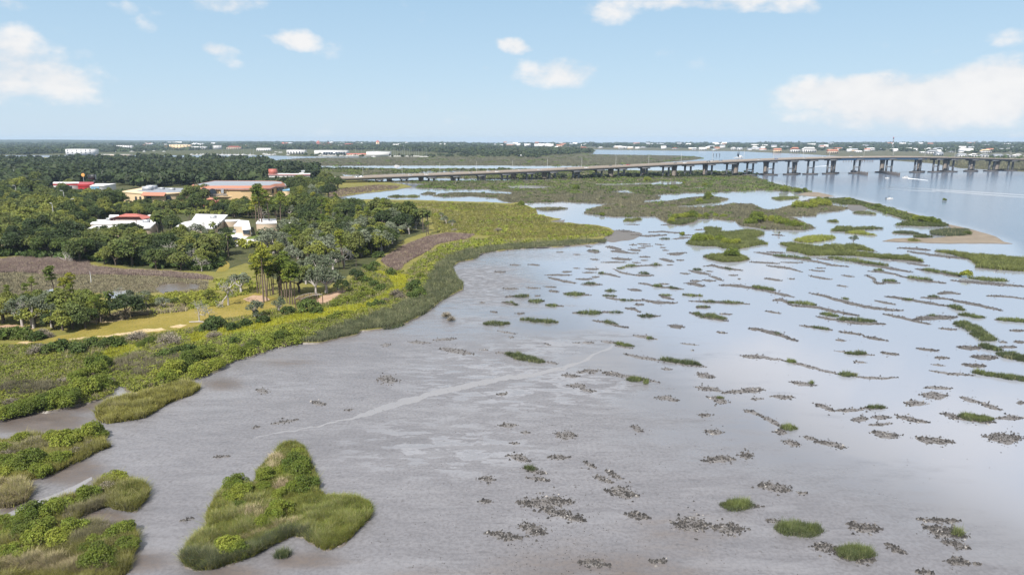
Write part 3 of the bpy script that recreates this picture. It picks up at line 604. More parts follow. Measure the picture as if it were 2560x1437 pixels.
for i, (reg, b) in enumerate([('r3', [(920,1090),(1000,1020),(1200,1030),(1300,1060),(1200,1110),(1000,1140),(900,1120)]), ('r3', [(360,940),(520,915),(520,945),(430,958)]), ('r4', [(860,740),(1000,745),(1010,800),(960,835),(850,830),(780,800)]), ('r3', [(1540,955),(1700,940),(1850,925),(1830,955),(1650,975)])]):
    sheet('mud_bank', R(reg, b), .05, M['g_mud'], .8, .5, seed=70+i, label='wet brown mud bank')
# the paler channel draining the flat
ch = [(630,1096,1),(720,1078,3),(800,1064,4),(850,1052,4),(880,1044,5),(930,1029,14),(1000,1008,15),(1080,984,15),(1170,966,14),(1250,948,13),(1330,936,10),(1410,920,8),(1460,900,7),(1500,880,6),(1545,858,2)]
up = [(x, y-w*.5) for x, y, w in ch]; dn = [(x, y+w*.5) for x, y, w in ch][::-1]
t = NT('channel_water'); p_ = t.pos(); n_ = t.noise(p_, .3, 4)
pr = t.n('ShaderNodeBsdfPrincipled', i_Base_Color=t.mix(n_, (.178,.176,.185), (.21,.208,.218)), i_Roughness=t.math('ADD', .10, t.math('MULTIPLY', n_, .12))); M['channel'] = t.out(pr.outputs[0])
sheet('tidal_channel', up+dn, .006, M['channel'], .9, seed=80, label='pale shallow channel across the mud')
sheet('creek_water', [(284,1000),(279,985),(288,967),(316,952),(326,955),(316,972),(322,984),(350,985),(334,1000),(302,1006)], .007, M['channel'], .4, seed=82, label='pale mouth of the small tidal creek')
sheet('creek_water', [(0,1292),(60,1262),(120,1240),(185,1215),(230,1190),(232,1198),(180,1230),(120,1256),(50,1285),(0,1312)], .006, M['channel'], .4, seed=81, label='thin bright creek between the mangrove islets')

# ------------------------------------------------------------------ islets: one thing each, mud foot and plants on it
PEND = []   # (object, noun phrase, (px, py), group) waiting for a label of their own
LAND = []   # (px, py, phrase) landmarks
def islet(name, poly, label, cat, parts, z=.12, seed=0, jit=1.3, skirt=.25, foot='g_mud', group=None):
    c = np.asarray(poly).mean(0); r = root(name, G(c[0], c[1], 0)); inv = Vector(r.location)
    o = sheet('mud_foot', poly, z, M[foot], jit, skirt, parent=r, seed=seed); o.location = -inv
    for (nm, po, dens, h, mat, k, wf) in parts:
        o = carpet(nm, po if po is not None else poly, dens, h, M[mat], None, k, wf, lean=.6, clump=.55, z0=z-.05, parent=r); o.location = -inv
    tag(r, label, cat, group)
    return r
TRI = R('q8', [(60,1290),(100,1200),(220,1090),(310,980),(290,890),(340,800),(410,700),(480,640),(560,600),(640,640),(700,620),(740,570),(740,500),(800,440),(900,380),(930,300),(1000,250),(1090,245),(1150,290),(1185,370),(1225,440),(1250,540),(1290,610),(1260,690),(1400,740),(1600,760),(1720,780),(1765,840),(1740,930),(1640,1020),(1550,1120),(1450,1180),(1350,1205),(1240,1145),(1170,1085),(1050,1075),(900,1145),(700,1255),(500,1325),(350,1375),(200,1385),(100,1345)])
TRI_R = R('q8', [(1080,740),(1400,745),(1600,765),(1720,785),(1760,840),(1735,925),(1640,1010),(1550,1110),(1450,1170),(1350,1190),(1240,1130),(1200,1040),(1050,960)])
M['gr_bright2'] = leaf_mat('light_grass', [(.12,.17,.03), (.175,.23,.04), (.24,.29,.055)], .3, .3, up=.72, dry=.4)
def tri_islet():
    return islet('marsh_islet', TRI, 'large three pointed green islet alone on the near mud', 'islet', [('grass', None, .6, .6, 'gr_olive', 5, .8), ('mixed_grass', None, .3, .7, 'gr_green', 5, .8), ('dark_rim_grass', R('q8', [(60,1290),(120,1240),(400,1290),(700,1180),(1000,1040),(1200,1060),(1240,1145),(1170,1085),(1050,1075),(900,1145),(700,1255),(500,1325),(350,1375),(200,1385),(100,1345)]), .9, .8, 'gr_dark', 5, .7), ('light_grass', TRI_R, .7, .52, 'gr_bright2', 5, .85), ('greener_grass', TRI_R, .5, .48, 'gr_green', 5, .85), ('straw_patch', R('q8', [(320,1090),(560,1060),(500,1125),(400,1160),(330,1140)]), 1.6, .42, 'straw', 6, .8), ('straw_patch', R('q8', [(890,660),(960,600),(1020,620),(960,690)]), 1.2, .7, 'straw', 6, .8), ('straw_patch', R('q8', [(860,390),(960,370),(940,430),(880,440),(900,510),(850,520)]), .9, .7, 'straw', 5, .8), ('straw_patch', R('q8', [(1030,990),(1090,930),(1170,950),(1050,1010)]), 1.3, .6, 'straw', 6, .8), ('straw_patch', R('q8', [(720,940),(860,870),(900,900),(760,980)]), .5, .7, 'straw', 5, .8), ('straw_patch', R('q8', [(520,1130),(700,1090),(900,1010),(1000,970),(1010,990),(900,1040),(700,1115),(540,1160)]), .9, .65, 'straw', 5, .9), ('straw_patch', R('q8', [(600,900),(760,850),(800,890),(640,960)]), .35, .8, 'straw', 4, .9)], seed=101)  # darker green blades are mixed through the light grass
tri_islet()
NI1 = R('a2', [(-300,370),(0,345),(200,310),(380,300),(440,290),(640,290),(720,270),(830,275),(860,310),(840,360),(900,385),(800,420),(700,478),(560,538),(430,605),(260,655),(140,655),(0,615),(-300,640)])
NI2 = R('a2', [(-200,680),(0,680),(100,675),(210,700),(245,760),(215,825),(100,872),(0,882),(-200,880)])
NI3 = R('a2', [(-300,1040),(0,1000),(160,985),(250,945),(400,880),(560,815),(640,775),(780,720),(860,675),(930,640),(1010,665),(1100,690),(1180,705),(1220,745),(1185,830),(1100,915),(950,895),(900,868),(780,880),(640,970),(600,1015),(680,1050),(800,1035),(930,1060),(1000,1030),(1080,1060),(1120,1140),(1110,1220),(1060,1290),(1050,1400),(1000,1440),(900,1520),(0,1640),(-300,1640)])
NI4 = R('a1', [(860,1400),(880,1350),(1000,1300),(1200,1250),(1400,1190),(1600,1140),(1720,1140),(1775,1172),(1700,1230),(1500,1300),(1380,1375),(1280,1435),(1100,1465),(950,1485),(870,1445)])
islet('mangrove_islet', NI1, 'long mangrove islet below the creek mouth', 'islet', [('grass', None, .6, .8, 'gr_olive', 5, .8), ('dry_sedge', R('a2', [(0,420),(150,350),(400,370),(450,420),(200,470),(0,500)]), .5, .9, 'gr_sedge', 4, .8)], seed=102)
islet('grass_islet', NI2, 'small tan grass islet at the edge of the mud', 'islet', [('grass', None, .8, .7, 'gr_tan', 5, .8), ('green_grass', None, .3, .8, 'gr_olive', 4, .8)], seed=103)
islet('mangrove_islet', NI3, 'big hook shaped mangrove islet in the near corner', 'islet', [('grass', None, .6, .8, 'gr_olive', 5, .7), ('dry_sedge', R('a2', [(500,930),(620,880),(880,830),(860,870),(640,960),(540,1010)]), 1., .8, 'gr_sedge', 5, .7), ('dry_sedge', R('a2', [(580,1040),(930,1060),(880,1180),(680,1200),(560,1180)]), .8, .9, 'gr_sedge', 5, .7), ('pale_sedge', R('a2', [(0,1340),(400,1300),(900,1380),(900,1437),(0,1437)]), .8, .9, 'gr_tan', 5, .7), ('light_grass', R('a2', [(920,720),(1000,680),(1100,690),(1190,720),(1180,820),(1100,890),(960,880)]), 1.0, .6, 'gr_bright2', 5, .7)], seed=104)
islet('grass_islet', NI4, 'flat olive grass islet beside the creek mouth', 'islet', [('grass', None, .9, .85, 'gr_olive', 5, .8), ('straw_patch', R('a1', [(900,1390),(1050,1320),(1150,1330),(1000,1400)]), .5, .7, 'straw', 5, .8)], seed=105)
LAND += [(690,1260,'the three pointed islet'), (110,1130,'the long mangrove islet'), (190,1330,'the hooked islet'), (380,1010,'the olive grass islet by the creek')]
ISL = [('q5', [(450,152),(500,140),(600,115),(700,112),(800,115),(830,130),(790,142),(700,160),(600,172),(500,165)], 'smooth bright green oval islet', .9, 'gr_green'),
 ('q5', [(320,182),(450,178),(620,205),(700,215),(740,195),(860,195),(900,200),(950,190),(1050,205),(1210,255),(1100,240),(950,235),(880,240),(1100,265),(1230,285),(1480,295),(1540,310),(1640,345),(1400,325),(1230,310),(1000,290),(800,285),(600,290),(500,260),(390,245),(420,215)], 'long many fingered grass islet beyond the slanting bars', .9, 'gr_isle'),
 ('q5', [(1745,250),(1900,255),(2050,275),(2200,285),(2553,320),(2900,350),(2900,440),(2553,432),(2300,415),(2110,395),(2140,380),(2080,330),(1980,300),(1890,275)], 'broad green islet reaching out of the picture by the river', .9, 'gr_isle'),
 ('r3', [(1740,1155),(1800,1110),(1900,1060),(1950,1045),(1920,1000),(1980,990),(2090,1010),(2050,1040),(2200,1040),(2350,1020),(2490,1040),(2510,1065),(2400,1100),(2555,1160),(2450,1170),(2250,1210),(2100,1200),(2040,1180),(1920,1180),(1800,1172)], 'scrubby islet with bays in the middle of the flats', .9, 'gr_isle'),
 ('r3', [(1915,1285),(2000,1265),(2110,1260),(2280,1270),(2370,1310),(2260,1335),(2100,1338),(1990,1318)], 'low islet carrying one round bush', .8, 'gr_isle'),
 ('r3', [(1545,945),(1600,910),(1700,905),(1850,915),(1800,940),(1700,965),(1600,965)], 'islet with a thick row of bushes under the long marsh', .9, 'gr_isle'),
 ('r3', [(230,805),(330,795),(480,795),(560,805),(450,820),(320,828)], 'slim grass islet in the bright inlet', .8, 'gr_marsh'),
 ('r4', [(250,1118),(300,1108),(420,1080),(560,1070),(650,1090),(675,1102),(600,1115),(540,1135),(380,1140)], 'x', .9, 'gr_green'),
 ('r4', [(630,1030),(680,990),(840,995),(900,1000),(1000,990),(1150,1005),(1000,1015),(860,1020),(760,1035)], 'green islet inside the sand spit bay', .9, 'gr_isle'),
 ('r4', [(770,1048),(860,1030),(960,1035),(960,1050),(1090,1075),(900,1062)], 'small green islet facing the sand spit', .8, 'gr_green'),
 ('r4', [(40,700),(110,690),(290,688),(310,705),(180,715),(100,722)], 'dark green islet by the small sand bank', .9, 'gr_isle'),
 ('r4', [(850,845),(920,835),(1020,840),(1080,865),(960,862),(870,858)], 'thin islet in the pools behind the sand bank', .8, 'gr_dark'),
 ('r4', [(1460,1080),(1560,1068),(1640,1090),(1560,1097),(1480,1095)], 'grass hump touching the sand spit', .8, 'gr_isle'),
 ('r4', [(1380,1120),(1440,1108),(1530,1130),(1450,1138)], 'little tuft on the point of the sand spit', .7, 'gr_olive'),
 ('r4', [(1240,1045),(1330,1030),(1480,1045),(1520,1062),(1400,1062),(1280,1055)], 'low grass sliver beside the sand spit', .7, 'gr_dark'),
 ('r4', [(600,930),(680,920),(700,940),(640,942)], 'small grass patch in the far pools', .7, 'gr_isle'),
 ('r2', [(1310,690),(1400,672),(1480,680),(1490,692),(1400,697)], 'scrubby islet in the grey inlet', .9, 'gr_isle'),
 ('r2', [(1490,685),(1560,672),(1630,680),(1600,695),(1520,695)], 'second scrubby islet in the grey inlet', .9, 'gr_isle'),
 ('r2', [(1640,662),(1720,640),(1800,650),(1760,668),(1690,668)], 'flat grass islet in the grey inlet', .8, 'gr_marsh'),
 ('r3', [(1110,930),(1160,912),(1270,905),(1300,915),(1200,935)], 'thin green islet below the long marsh', .8, 'gr_isle'),
 ('r3', [(1730,765),(1830,720),(2060,715),(2070,745),(1880,760),(1780,775)], 'scrubby green hump on the long marsh', 1., 'gr_isle')]
for i, (reg, pts, lab, h, mt) in enumerate(ISL):
    if lab == 'x': continue
    pl = R(reg, pts); c = pl.mean(0)
    islet('grass_islet', pl, lab, 'islet', [('grass', None, 1.0, h, mt, 5, .85)], z=.15, seed=120+i, jit=.35, skirt=.5, group='grass islets on the tidal flats')
    LAND.append((c[0], c[1], ['the oval islet', 'the fingered islet', 'the broad riverside islet', 'the islet with bays', 'the one bush islet', 'the bush row islet', 'the slim inlet islet', '', 'the spit bay islet', '', 'the sand bank islet', '', '', 'the sand spit point', '', '', 'the grey inlet islets'][i] if i < 17 else ''))
LAND = [l for l in LAND if l[2]]
# ------------------------------------------------------------------ oyster bars: every bar a thing (mud mound > shells)
BARS = {'q4': """140 437 230 437 9;275 373 365 375 8;445 370 540 376 9;850 278 915 280 6;980 245 1090 258 16;700 257 765 257 6;960 205 1020 208 7;1150 208 1290 232 14;1200 245 1350 258 14;1350 265 1440 268 7;1360 190 1430 193 5;1435 182 1550 186 6;1470 202 1570 203 6;1435 217 1510 219 6;1360 235 1470 242 12;1600 187 1675 190 5;1640 215 1695 218 5;1665 241 1720 242 5;1455 300 1545 303 9;1465 331 1530 333 6;1200 315 1375 323 14;1010 322 1080 324 9;1110 350 1330 348 7;1390 352 1460 354 5;1715 275 1790 272 1870 262 15;1640 320 1760 345 14;1795 330 1865 332 6;1705 373 1760 375 6;850 403 905 405 6;965 410 1080 412 12;745 437 830 436 9;935 443 1055 443 7;600 465 700 463 830 468 8;620 488 740 515 880 540 11;880 500 1020 502 10;1020 483 1085 485 10;1100 450 1180 460 1270 482 10;930 550 1110 555 12;1220 410 1280 440 1400 465 9;1400 465 1580 470 12;1280 395 1400 385 1520 378 1660 378 8;1450 542 1520 548 1600 570 9;1600 570 1850 595 10;1640 545 1725 548 8;1355 595 1465 610 14;1830 450 1910 453 8;1910 425 2000 445 2100 460 13;2060 430 2125 434 7;2095 475 2150 490 2215 515 12;1920 520 2015 520 12;2030 510 2140 517 12;1880 540 1960 550 2045 568 15;2045 388 2120 378 2220 400 2390 425 12;2270 468 2345 470 7;2350 502 2375 503 5;2180 558 2350 565 2553 590 14;215 588 350 592 8;420 580 545 587 7;590 572 690 578 8;630 612 720 617 11;235 665 300 655 10;200 715 330 735 12;500 655 550 655 6;600 735 755 750 8;760 632 1010 652 8;1120 650 1230 660 7;1160 675 1290 690 9;1390 695 1480 700 8;1480 690 1600 712 1790 720 13;1640 655 1760 690 14;1410 735 1490 738 10;1325 770 1400 775 1460 800 12;1440 835 1640 840 10;1860 645 2020 660 8;1910 703 2150 712 2450 730 10;1975 760 2090 760 14;1920 810 2050 850 2260 885 12;2190 822 2295 824 8;1725 925 1850 935 18;1395 1015 1500 1025 1610 1050 16;1030 880 1160 895 1260 930 1350 945 10;845 810 900 808 8;1100 803 1200 805 8;165 975 325 1000 9;260 1028 310 1030 10;0 1145 80 1147 8;145 1170 245 1170 12;575 1250 700 1275 14;330 815 400 815 10;600 1090 640 1105 10;850 1082 905 1082 6;930 1080 1025 1082 14;1110 1075 1240 1080 14;1240 1110 1390 1135 8;1825 1085 1990 1105 8;2150 985 2250 995 7;1925 1150 1950 1152 6;1320 1180 1450 1215 1640 1240 16;1640 1240 1850 1280 2060 1305 10;1665 1320 1745 1325 14;1980 1355 2130 1405 14;760 1380 890 1385 18;890 1355 980 1335 1080 1340 18;1120 1350 1240 1360 1370 1400 14;1370 1410 1540 1430 10;2460 955 2553 965 14;2380 1200 2553 1225 14;100 800 160 805 8;0 715 40 717 6;1250 60 1400 75 10;1380 100 1530 110 1700 100 9;1540 75 1650 68 1860 85 8;1830 100 1940 102 6;1750 140 1850 130 1930 122 7;1960 55 2040 50 6;2340 62 2420 60 6;1650 10 1760 8 5;1320 5 1450 5 6""",
'q5': """100 257 200 270 300 290 10;300 300 500 315 650 340 800 375 950 390 11;210 255 370 262 9;50 345 180 352 320 362 8;340 348 530 354 6;205 380 330 395 420 405 530 438 10;595 420 730 432 8;650 402 740 404 5;595 470 690 490 800 505 9;185 495 340 515 11;405 500 460 502 4;895 468 1000 480 8;855 560 945 572 7;670 315 800 330 10;1000 350 1200 385 1400 415 1530 440 12;1240 320 1450 335 1640 350 9;1500 360 1690 382 9;1405 222 1560 225 1690 240 12;1500 250 1700 280 2040 322 12;1740 248 1900 262 8;2110 398 2553 428 11;1560 408 1700 430 1960 480 12;1890 515 2200 540 2553 570 13;1110 470 1200 500 1180 530 1290 545 13;1140 430 1280 440 1420 465 10;1270 530 1420 540 10;1400 470 1600 510 1835 540 11;80 590 200 605 330 640 460 665 12;600 632 720 650 850 690 960 720 1100 755 1250 775 1445 790 14;270 695 340 685 420 735 16;420 740 640 755 800 790 1040 835 13;660 842 860 880 10;860 885 1050 905 1285 912 12;200 795 335 815 7;510 925 650 940 800 970 9;60 950 200 975 350 1020 480 1065 15;870 980 1080 1010 10;1090 1025 1300 1062 11;840 1060 930 1063 9;1200 700 1375 735 9;1285 660 1450 680 1650 715 1860 750 12;1620 672 1750 675 1900 690 10;1760 640 1850 622 1955 635 14;1880 690 2100 730 2350 790 13;1270 820 1450 855 1600 895 1700 915 11;1550 870 1700 850 1930 850 24;1780 950 1930 965 8;2215 655 2380 660 2545 680 8;2280 870 2340 875 5;830 1155 1000 1180 1185 1195 10;1250 1170 1400 1192 12;1000 1250 1110 1262 12;1580 1135 1760 1155 11;1750 1220 1865 1225 12;1710 1280 1830 1290 9;2000 1280 2200 1300 18;1955 1120 2150 1130 20;2080 1210 2300 1220 22;1690 1335 1850 1360 2100 1380 13;2430 970 2553 975 11;2470 1075 2553 1080 14;2330 1075 2400 1080 8;2340 1120 2480 1125 10;0 1200 150 1210 350 1240 15;350 1245 520 1280 700 1330 870 1370 14;1000 1390 1200 1405 1390 1400 15;260 100 360 105 9""",
'q6': """320 97 495 120 15;190 195 345 205 17;0 150 130 150 28;50 213 130 215 8;490 245 560 270 630 300 17;630 295 820 290 14;820 275 985 275 14;890 340 1015 345 16;880 395 1020 385 12;750 355 860 357 20;1060 330 1280 380 19;895 450 1070 470 28;1190 485 1450 520 28;1260 135 1440 140 12;1240 185 1410 190 28;1120 240 1265 245 22;1500 200 1640 240 16;1640 240 1780 290 18;1380 320 1730 380 24;1770 350 1930 345 20;1690 480 1920 490 40;1895 240 1946 245 18;0 290 130 330 14;130 340 260 400 18;220 445 290 450 22;280 510 380 535 26;410 475 500 495 14;500 510 700 550 22;0 600 50 605 24;115 820 310 845 38;365 860 430 870 11;170 1060 240 1060 22;730 1090 930 1120 36;490 1240 640 1250 36;640 1290 900 1340 28;1000 1225 1120 1290 20;1210 1050 1480 1060 18;1280 1110 1520 1170 46;1380 1200 1560 1250 22;1425 1345 1560 1350 34;1610 1360 1640 1360 9;1200 1420 1320 1425 18;45 950 125 965 11""",
'q7': """120 180 190 182 13;590 50 690 55 15;720 20 820 22 18;860 35 1050 60 1240 100 13;620 120 740 125 17;700 145 800 160 13;1510 45 1625 60 18;1510 135 1680 160 18;1600 200 1720 240 24;1680 170 1946 160 16;1235 205 1375 220 20;1520 322 1605 328 16;1575 440 1685 445 24;1060 405 1120 440 22;525 460 665 470 30;145 395 250 395 20;290 445 335 450 13;210 520 275 522 11;210 610 340 640 26;480 620 610 615 20;310 700 440 730 22;330 760 480 780 14;730 650 800 690 18;800 750 920 790 20;880 710 990 770 16;910 850 1080 880 40;1570 640 1760 635 28;1800 605 1885 610 22;0 765 95 775 26;0 925 80 930 18;280 930 630 930 40;300 1100 440 1150 46;430 980 720 1060 30;1030 1010 1170 1040 30;1370 1080 1570 1090 54;1630 1110 1830 1110 40;700 1350 890 1365 26;1190 1335 1290 1345 16;60 1150 280 1180 28""",
'f': """950 948 990 950 13;640 975 670 978 6;780 1005 810 1010 7;1020 855 1075 857 4;1085 850 1140 846 4;1100 870 1180 885 7;535 1142 570 1140 4;630 1070 650 1065 4;680 1060 745 1048 4;955 862 975 860 5;455 1302 480 1296 4;690 1385 720 1388 9;860 1025 885 1022 3"""}
def strip(px, ht, r, h):
    """a low mound along a line: cross sections of seven points"""
    px = np.asarray(px, float); seg = np.linalg.norm(np.diff(px, axis=0), axis=1); L = seg.sum(); n = max(6, int(L/6)+2)
    s = np.concatenate([[0], np.cumsum(seg)]); t_ = np.linspace(0, L, n)
    c = np.stack([np.interp(t_, s, px[:, 0]), np.interp(t_, s, px[:, 1])], -1)
    sd = r.random()*99
    c[:, 1] += (fbm(c[:, 0]*.06+sd, c[:, 1]*.06, 2)-.5)*ht*.7
    d = np.gradient(c, axis=0); nn = np.stack([-d[:, 1], d[:, 0]], -1); nn /= np.linalg.norm(nn, axis=1, keepdims=True)+1e-9
    u = t_/L; prof = np.clip(np.sin(PI*np.clip(u, .0, 1))**.45, .12, 1)
    w0 = ht*prof*(.55+.9*fbm(t_*.05+sd, t_*0+sd, 3)); w1 = ht*prof*(.55+.9*fbm(t_*.05+sd+40, t_*0+sd, 3))
    ks = np.array([-1, -.8, -.4, 0, .4, .8, 1]); hz = np.array([-.03, .25, .8, 1, .8, .25, -.03])
    V = []
    for k, z in zip(ks, hz):
        q = c + nn*(np.where(k < 0, w0, w1)*k)[:, None]; g = G(q[:, 0], q[:, 1], 0.0); g[:, 2] = z*h*prof if z > 0 else -.03; V.append(g)
    V = np.stack(V, 1)
    return c, w0, w1, nn, V
# a soft dark film of silt round the near bars would be paint; the mounds alone carry them
NB = 0
for reg, txt in BARS.items():
    for row in txt.split(';'):
        a = [float(q_) for q_ in row.split()]; ht = a[-1]; pts = R(reg, np.array(a[:-1]).reshape(-1, 2)); ht = max(1.6, ht*REG[reg][2])
        r_ = np.random.default_rng(900+NB); NB += 1
        mid = pts.mean(0); L = np.linalg.norm(pts[-1]-pts[0]); D = float(np.hypot(*G(mid[0], mid[1])[:2])); near = D < 150
        c, w0, w1, nn, V = strip(pts, ht, r_, (.05 if near else .2))
        o0 = Vector(G(mid[0], mid[1], 0)); rt = root('oyster_bar', o0)
        mb = MB(); n = len(c); i = np.arange(n-1)[:, None]*7; j = np.arange(6)[None]; b = (i+j).ravel()
        mb.add(V.reshape(-1, 3)-np.array(o0), np.stack([b, b+1, b+8, b+7], -1)); mb.build('mud_mound', M['g_nearmud'] if near else M['g_barmud'], rt, True)
        # shells
        N = int(np.clip(L*ht*(.22 if near else .6), 14, 900))
        k = r_.integers(0, n, N); s = r_.normal(0, .52, N); s = np.clip(s, -1.25, 1.25); over = r_.random(N) < .16
        s = np.where(over, s*2.1, s)
        q = c[k] + nn[k]*(np.where(s < 0, w0[k], w1[k])*s)[:, None] + r_.normal(0, ht*.12, (N, 2)); q[:, 0] += r_.normal(0, ht*.5, N)
        P = G(q[:, 0], q[:, 1], 0.0); sz = max(.17, D/1707*1.3)*(.45+1.1*r_.random(N)**2)
        P[:, 2] = np.where(np.abs(s) < 1, (.04 if near else .18)*(1-np.abs(s))*.9, 0)
        P -= np.array(o0)
        ang = r_.random(N)*2*PI; V5 = []
        for m in range(4):
            th = ang+m*PI/2+r_.normal(0, .3, N); rr = sz*(.6+.7*r_.random(N)); V5.append(P+np.stack([np.cos(th)*rr, np.sin(th)*rr, -.02*np.ones(N)], -1))
        V5.append(P+np.stack([r_.normal(0, .3, N)*sz, r_.normal(0, .3, N)*sz, sz*(.5+.7*r_.random(N))], -1)); V5 = np.stack(V5, 1).reshape(-1, 3)
        bi = np.arange(N)*5; F = np.concatenate([np.stack([bi+m, bi+(m+1) % 4, bi+4], -1) for m in range(4)])
        ms = MB(); ms.add(V5, F, np.repeat(np.clip(r_.normal(.38, .26, N), 0, 1), 5)); tag(ms.build('shell_clump', M['shell'], rt), kind='stuff')
        asp = L/ht; tilt = (pts[-1, 1]-pts[0, 1])/max(1, abs(pts[-1, 0]-pts[0, 0]))
        adj = ('very long ' if L > 180 else 'long ' if L > 90 else 'short ' if L > 45 else 'small ' if L > 25 else 'tiny ') + ('thin ' if ht < 3.2 else 'broad ' if ht > 8 else '') + ('curved ' if len(pts) > 2 else 'slanting ' if tilt > .14 else '')
        tag(rt, None, 'oyster bar', 'oyster bars on the tidal flats'); PEND.append((rt, adj+'grey oyster bar', mid, 'oyster'))
        if L > 170: LAND.append((mid[0], mid[1], None))
# ------------------------------------------------------------------ grass tussocks on the flats
TUS = {'q4': """305 660 440 660 14;450 705 575 705 18;230 715 300 718 10;305 735 345 738 9;610 745 700 745 18;780 640 945 640 20;1150 610 1240 612 12;1130 655 1235 660 10;1285 695 1390 695 14;890 810 1100 812 20;1190 808 1290 808 11;1460 840 1580 840 20;1140 895 1240 912 16;40 910 260 910 20;375 870 700 897 17;250 1190 570 1255 36;1240 1090 1400 1115 17;1650 1235 2010 1285 17;1370 1415 1470 1425 18;1495 1433 1530 1435 10;1955 820 2230 868 26;2040 708 2150 712 13;2180 714 2390 722 11;1580 565 1660 572 13;1730 578 1810 590 12;955 545 1045 548 12;1455 445 1530 455 14;1255 405 1320 403 8;1320 390 1420 385 12;1565 375 1640 375 10;1080 450 1130 450 7;1950 418 2015 420 10;1640 650 1740 652 9;1860 645 2020 658 10;2490 575 2553 584 14;1980 755 2080 760 10;1520 1040 1570 1045 11;2235 405 2290 415 9;1000 240 1070 245 8;1650 135 1720 138 8""",
'q5': """80 578 280 607 13;280 290 450 305 600 325 11;780 310 950 330 1100 355 1300 378 15;1640 420 1800 440 1960 468 14;2060 496 2390 522 13;1500 490 1700 514 10;1270 515 1380 524 11;1195 420 1270 425 11;1100 285 1230 297 12;400 715 520 722 650 737 15;700 822 850 842 16;860 868 1190 888 17;1870 755 2010 785 17;1960 825 2180 855 17;1930 905 2060 940 2200 1000 46;2080 1010 2280 1060 40;2160 1110 2340 1150 26;2310 1180 2700 1260 34;2320 872 2700 895 16;620 938 760 962 12;280 1000 330 1005 16;930 1178 1100 1184 17;390 1250 470 1258 14;880 1375 1010 1382 20;2100 1358 2300 1378 18;2300 1388 2750 1440 22;1690 835 1750 838 9;900 680 950 687 6;1690 660 1770 667 9;1450 687 1540 694 7""",
'q6': """1510 335 1720 362 28;265 415 355 420 18;240 1115 520 1135 52;660 1270 880 1300 52;860 275 970 277 9;1460 1150 1510 1160 18;455 105 480 108 7""",
'q7': """315 695 380 702 16;1690 955 1870 955 40;1030 80 1120 82 16;1140 100 1170 101 11;1650 205 1690 206 11""", 'f': """1128 702 1150 706 4;960 822 1008 812 5;690 1392 720 1386 9"""}
NTU = 0
for reg, txt in TUS.items():
    for row in txt.split(';'):
        a = [float(q_) for q_ in row.split()]; pts = R(reg, np.array(a[:-1]).reshape(-1, 2)); ht = max(2.2, a[-1]*REG[reg][2])
        r_ = np.random.default_rng(5000+NTU); NTU += 1
        mid = pts.mean(0); L = np.linalg.norm(pts[-1]-pts[0]); D = float(np.hypot(*G(mid[0], mid[1])[:2]))
        c, w0, w1, nn, V = strip(pts, ht*.8, r_, .1)
        N = int(np.clip(L*ht*.62, 24, 2600)); k = r_.integers(0, len(c), N); s = r_.uniform(-1, 1, N)
        q = c[k]+nn[k]*(np.where(s < 0, w0[k], w1[k])*s)[:, None]+r_.normal(0, 1, (N, 2))*np.array([ht*.25, ht*.06])
        h = .62 if D < 200 else .85
        if D > 90 and L < 32: h *= .8
        rim = (np.abs(s) > .72) | (np.abs(q[:, 0]-mid[0]) > L*.46)
        mb = MB(); blades(mb, q[~rim], h, 6, .7, .55, .06, .6, r_)
        o0 = Vector(G(mid[0], mid[1], 0)); mb.v = [v - np.array(o0, np.float32) for v in mb.v]
        rt = root('grass_tussock', o0); mb.build('green_grass', M['gr_tuss'], rt)
        mb = MB(); blades(mb, q[rim], h*.75, 5, .7, .6, .03, .5, r_); mb.v = [v - np.array(o0, np.float32) for v in mb.v]; mb.build('dark_stems', M['gr_dark'], rt)
        adj = ('long ' if L > 65 else 'wide ' if L > 38 else 'small ' if L > 18 else 'tiny ')
        tag(rt, None, 'grass tussock', 'grass tussocks on the tidal flats'); PEND.append((rt, adj+'green grass tussock', mid, 'tussock'))
# loose shells and stones strewn over the flat
pxs = np.concatenate([sample(np.array(b, float), n, (TRI,)) for b, n in [([(950,880),(1500,900),(1900,1150),(2000,1437),(900,1437),(960,1200)], 700), ([(1320,1260),(1500,1240),(1560,1437),(1240,1437)], 420), ([(560,950),(1200,820),(1150,700),(1500,760),(1500,900),(950,1050)], 420), ([(1500,640),(2500,700),(2500,1400),(1700,1100)], 260)]])
P = G(pxs[:, 0], pxs[:, 1]); N = len(P); D = np.hypot(P[:, 0], P[:, 1]); sz = np.maximum(.06, D/1707*.75)*(.5+1.1*rng.random(N)**2); ang = rng.random(N)*2*PI; V5 = []
for m in range(4): V5.append(P+np.stack([np.cos(ang+m*PI/2)*sz, np.sin(ang+m*PI/2)*sz*.8, -.01*np.ones(N)], -1))
V5.append(P+np.stack([0*sz, 0*sz, sz*.9], -1)); V5 = np.stack(V5, 1).reshape(-1, 3); bi = np.arange(N)*5
ms = MB(); ms.add(V5, np.concatenate([np.stack([bi+m, bi+(m+1) % 4, bi+4], -1) for m in range(4)]), np.repeat(np.clip(rng.normal(.3, .2, N), 0, 1), 5))
tag(ms.build('loose_shells', M['shell']), 'dark shells and stones strewn over the mud', 'shells', kind='stuff')
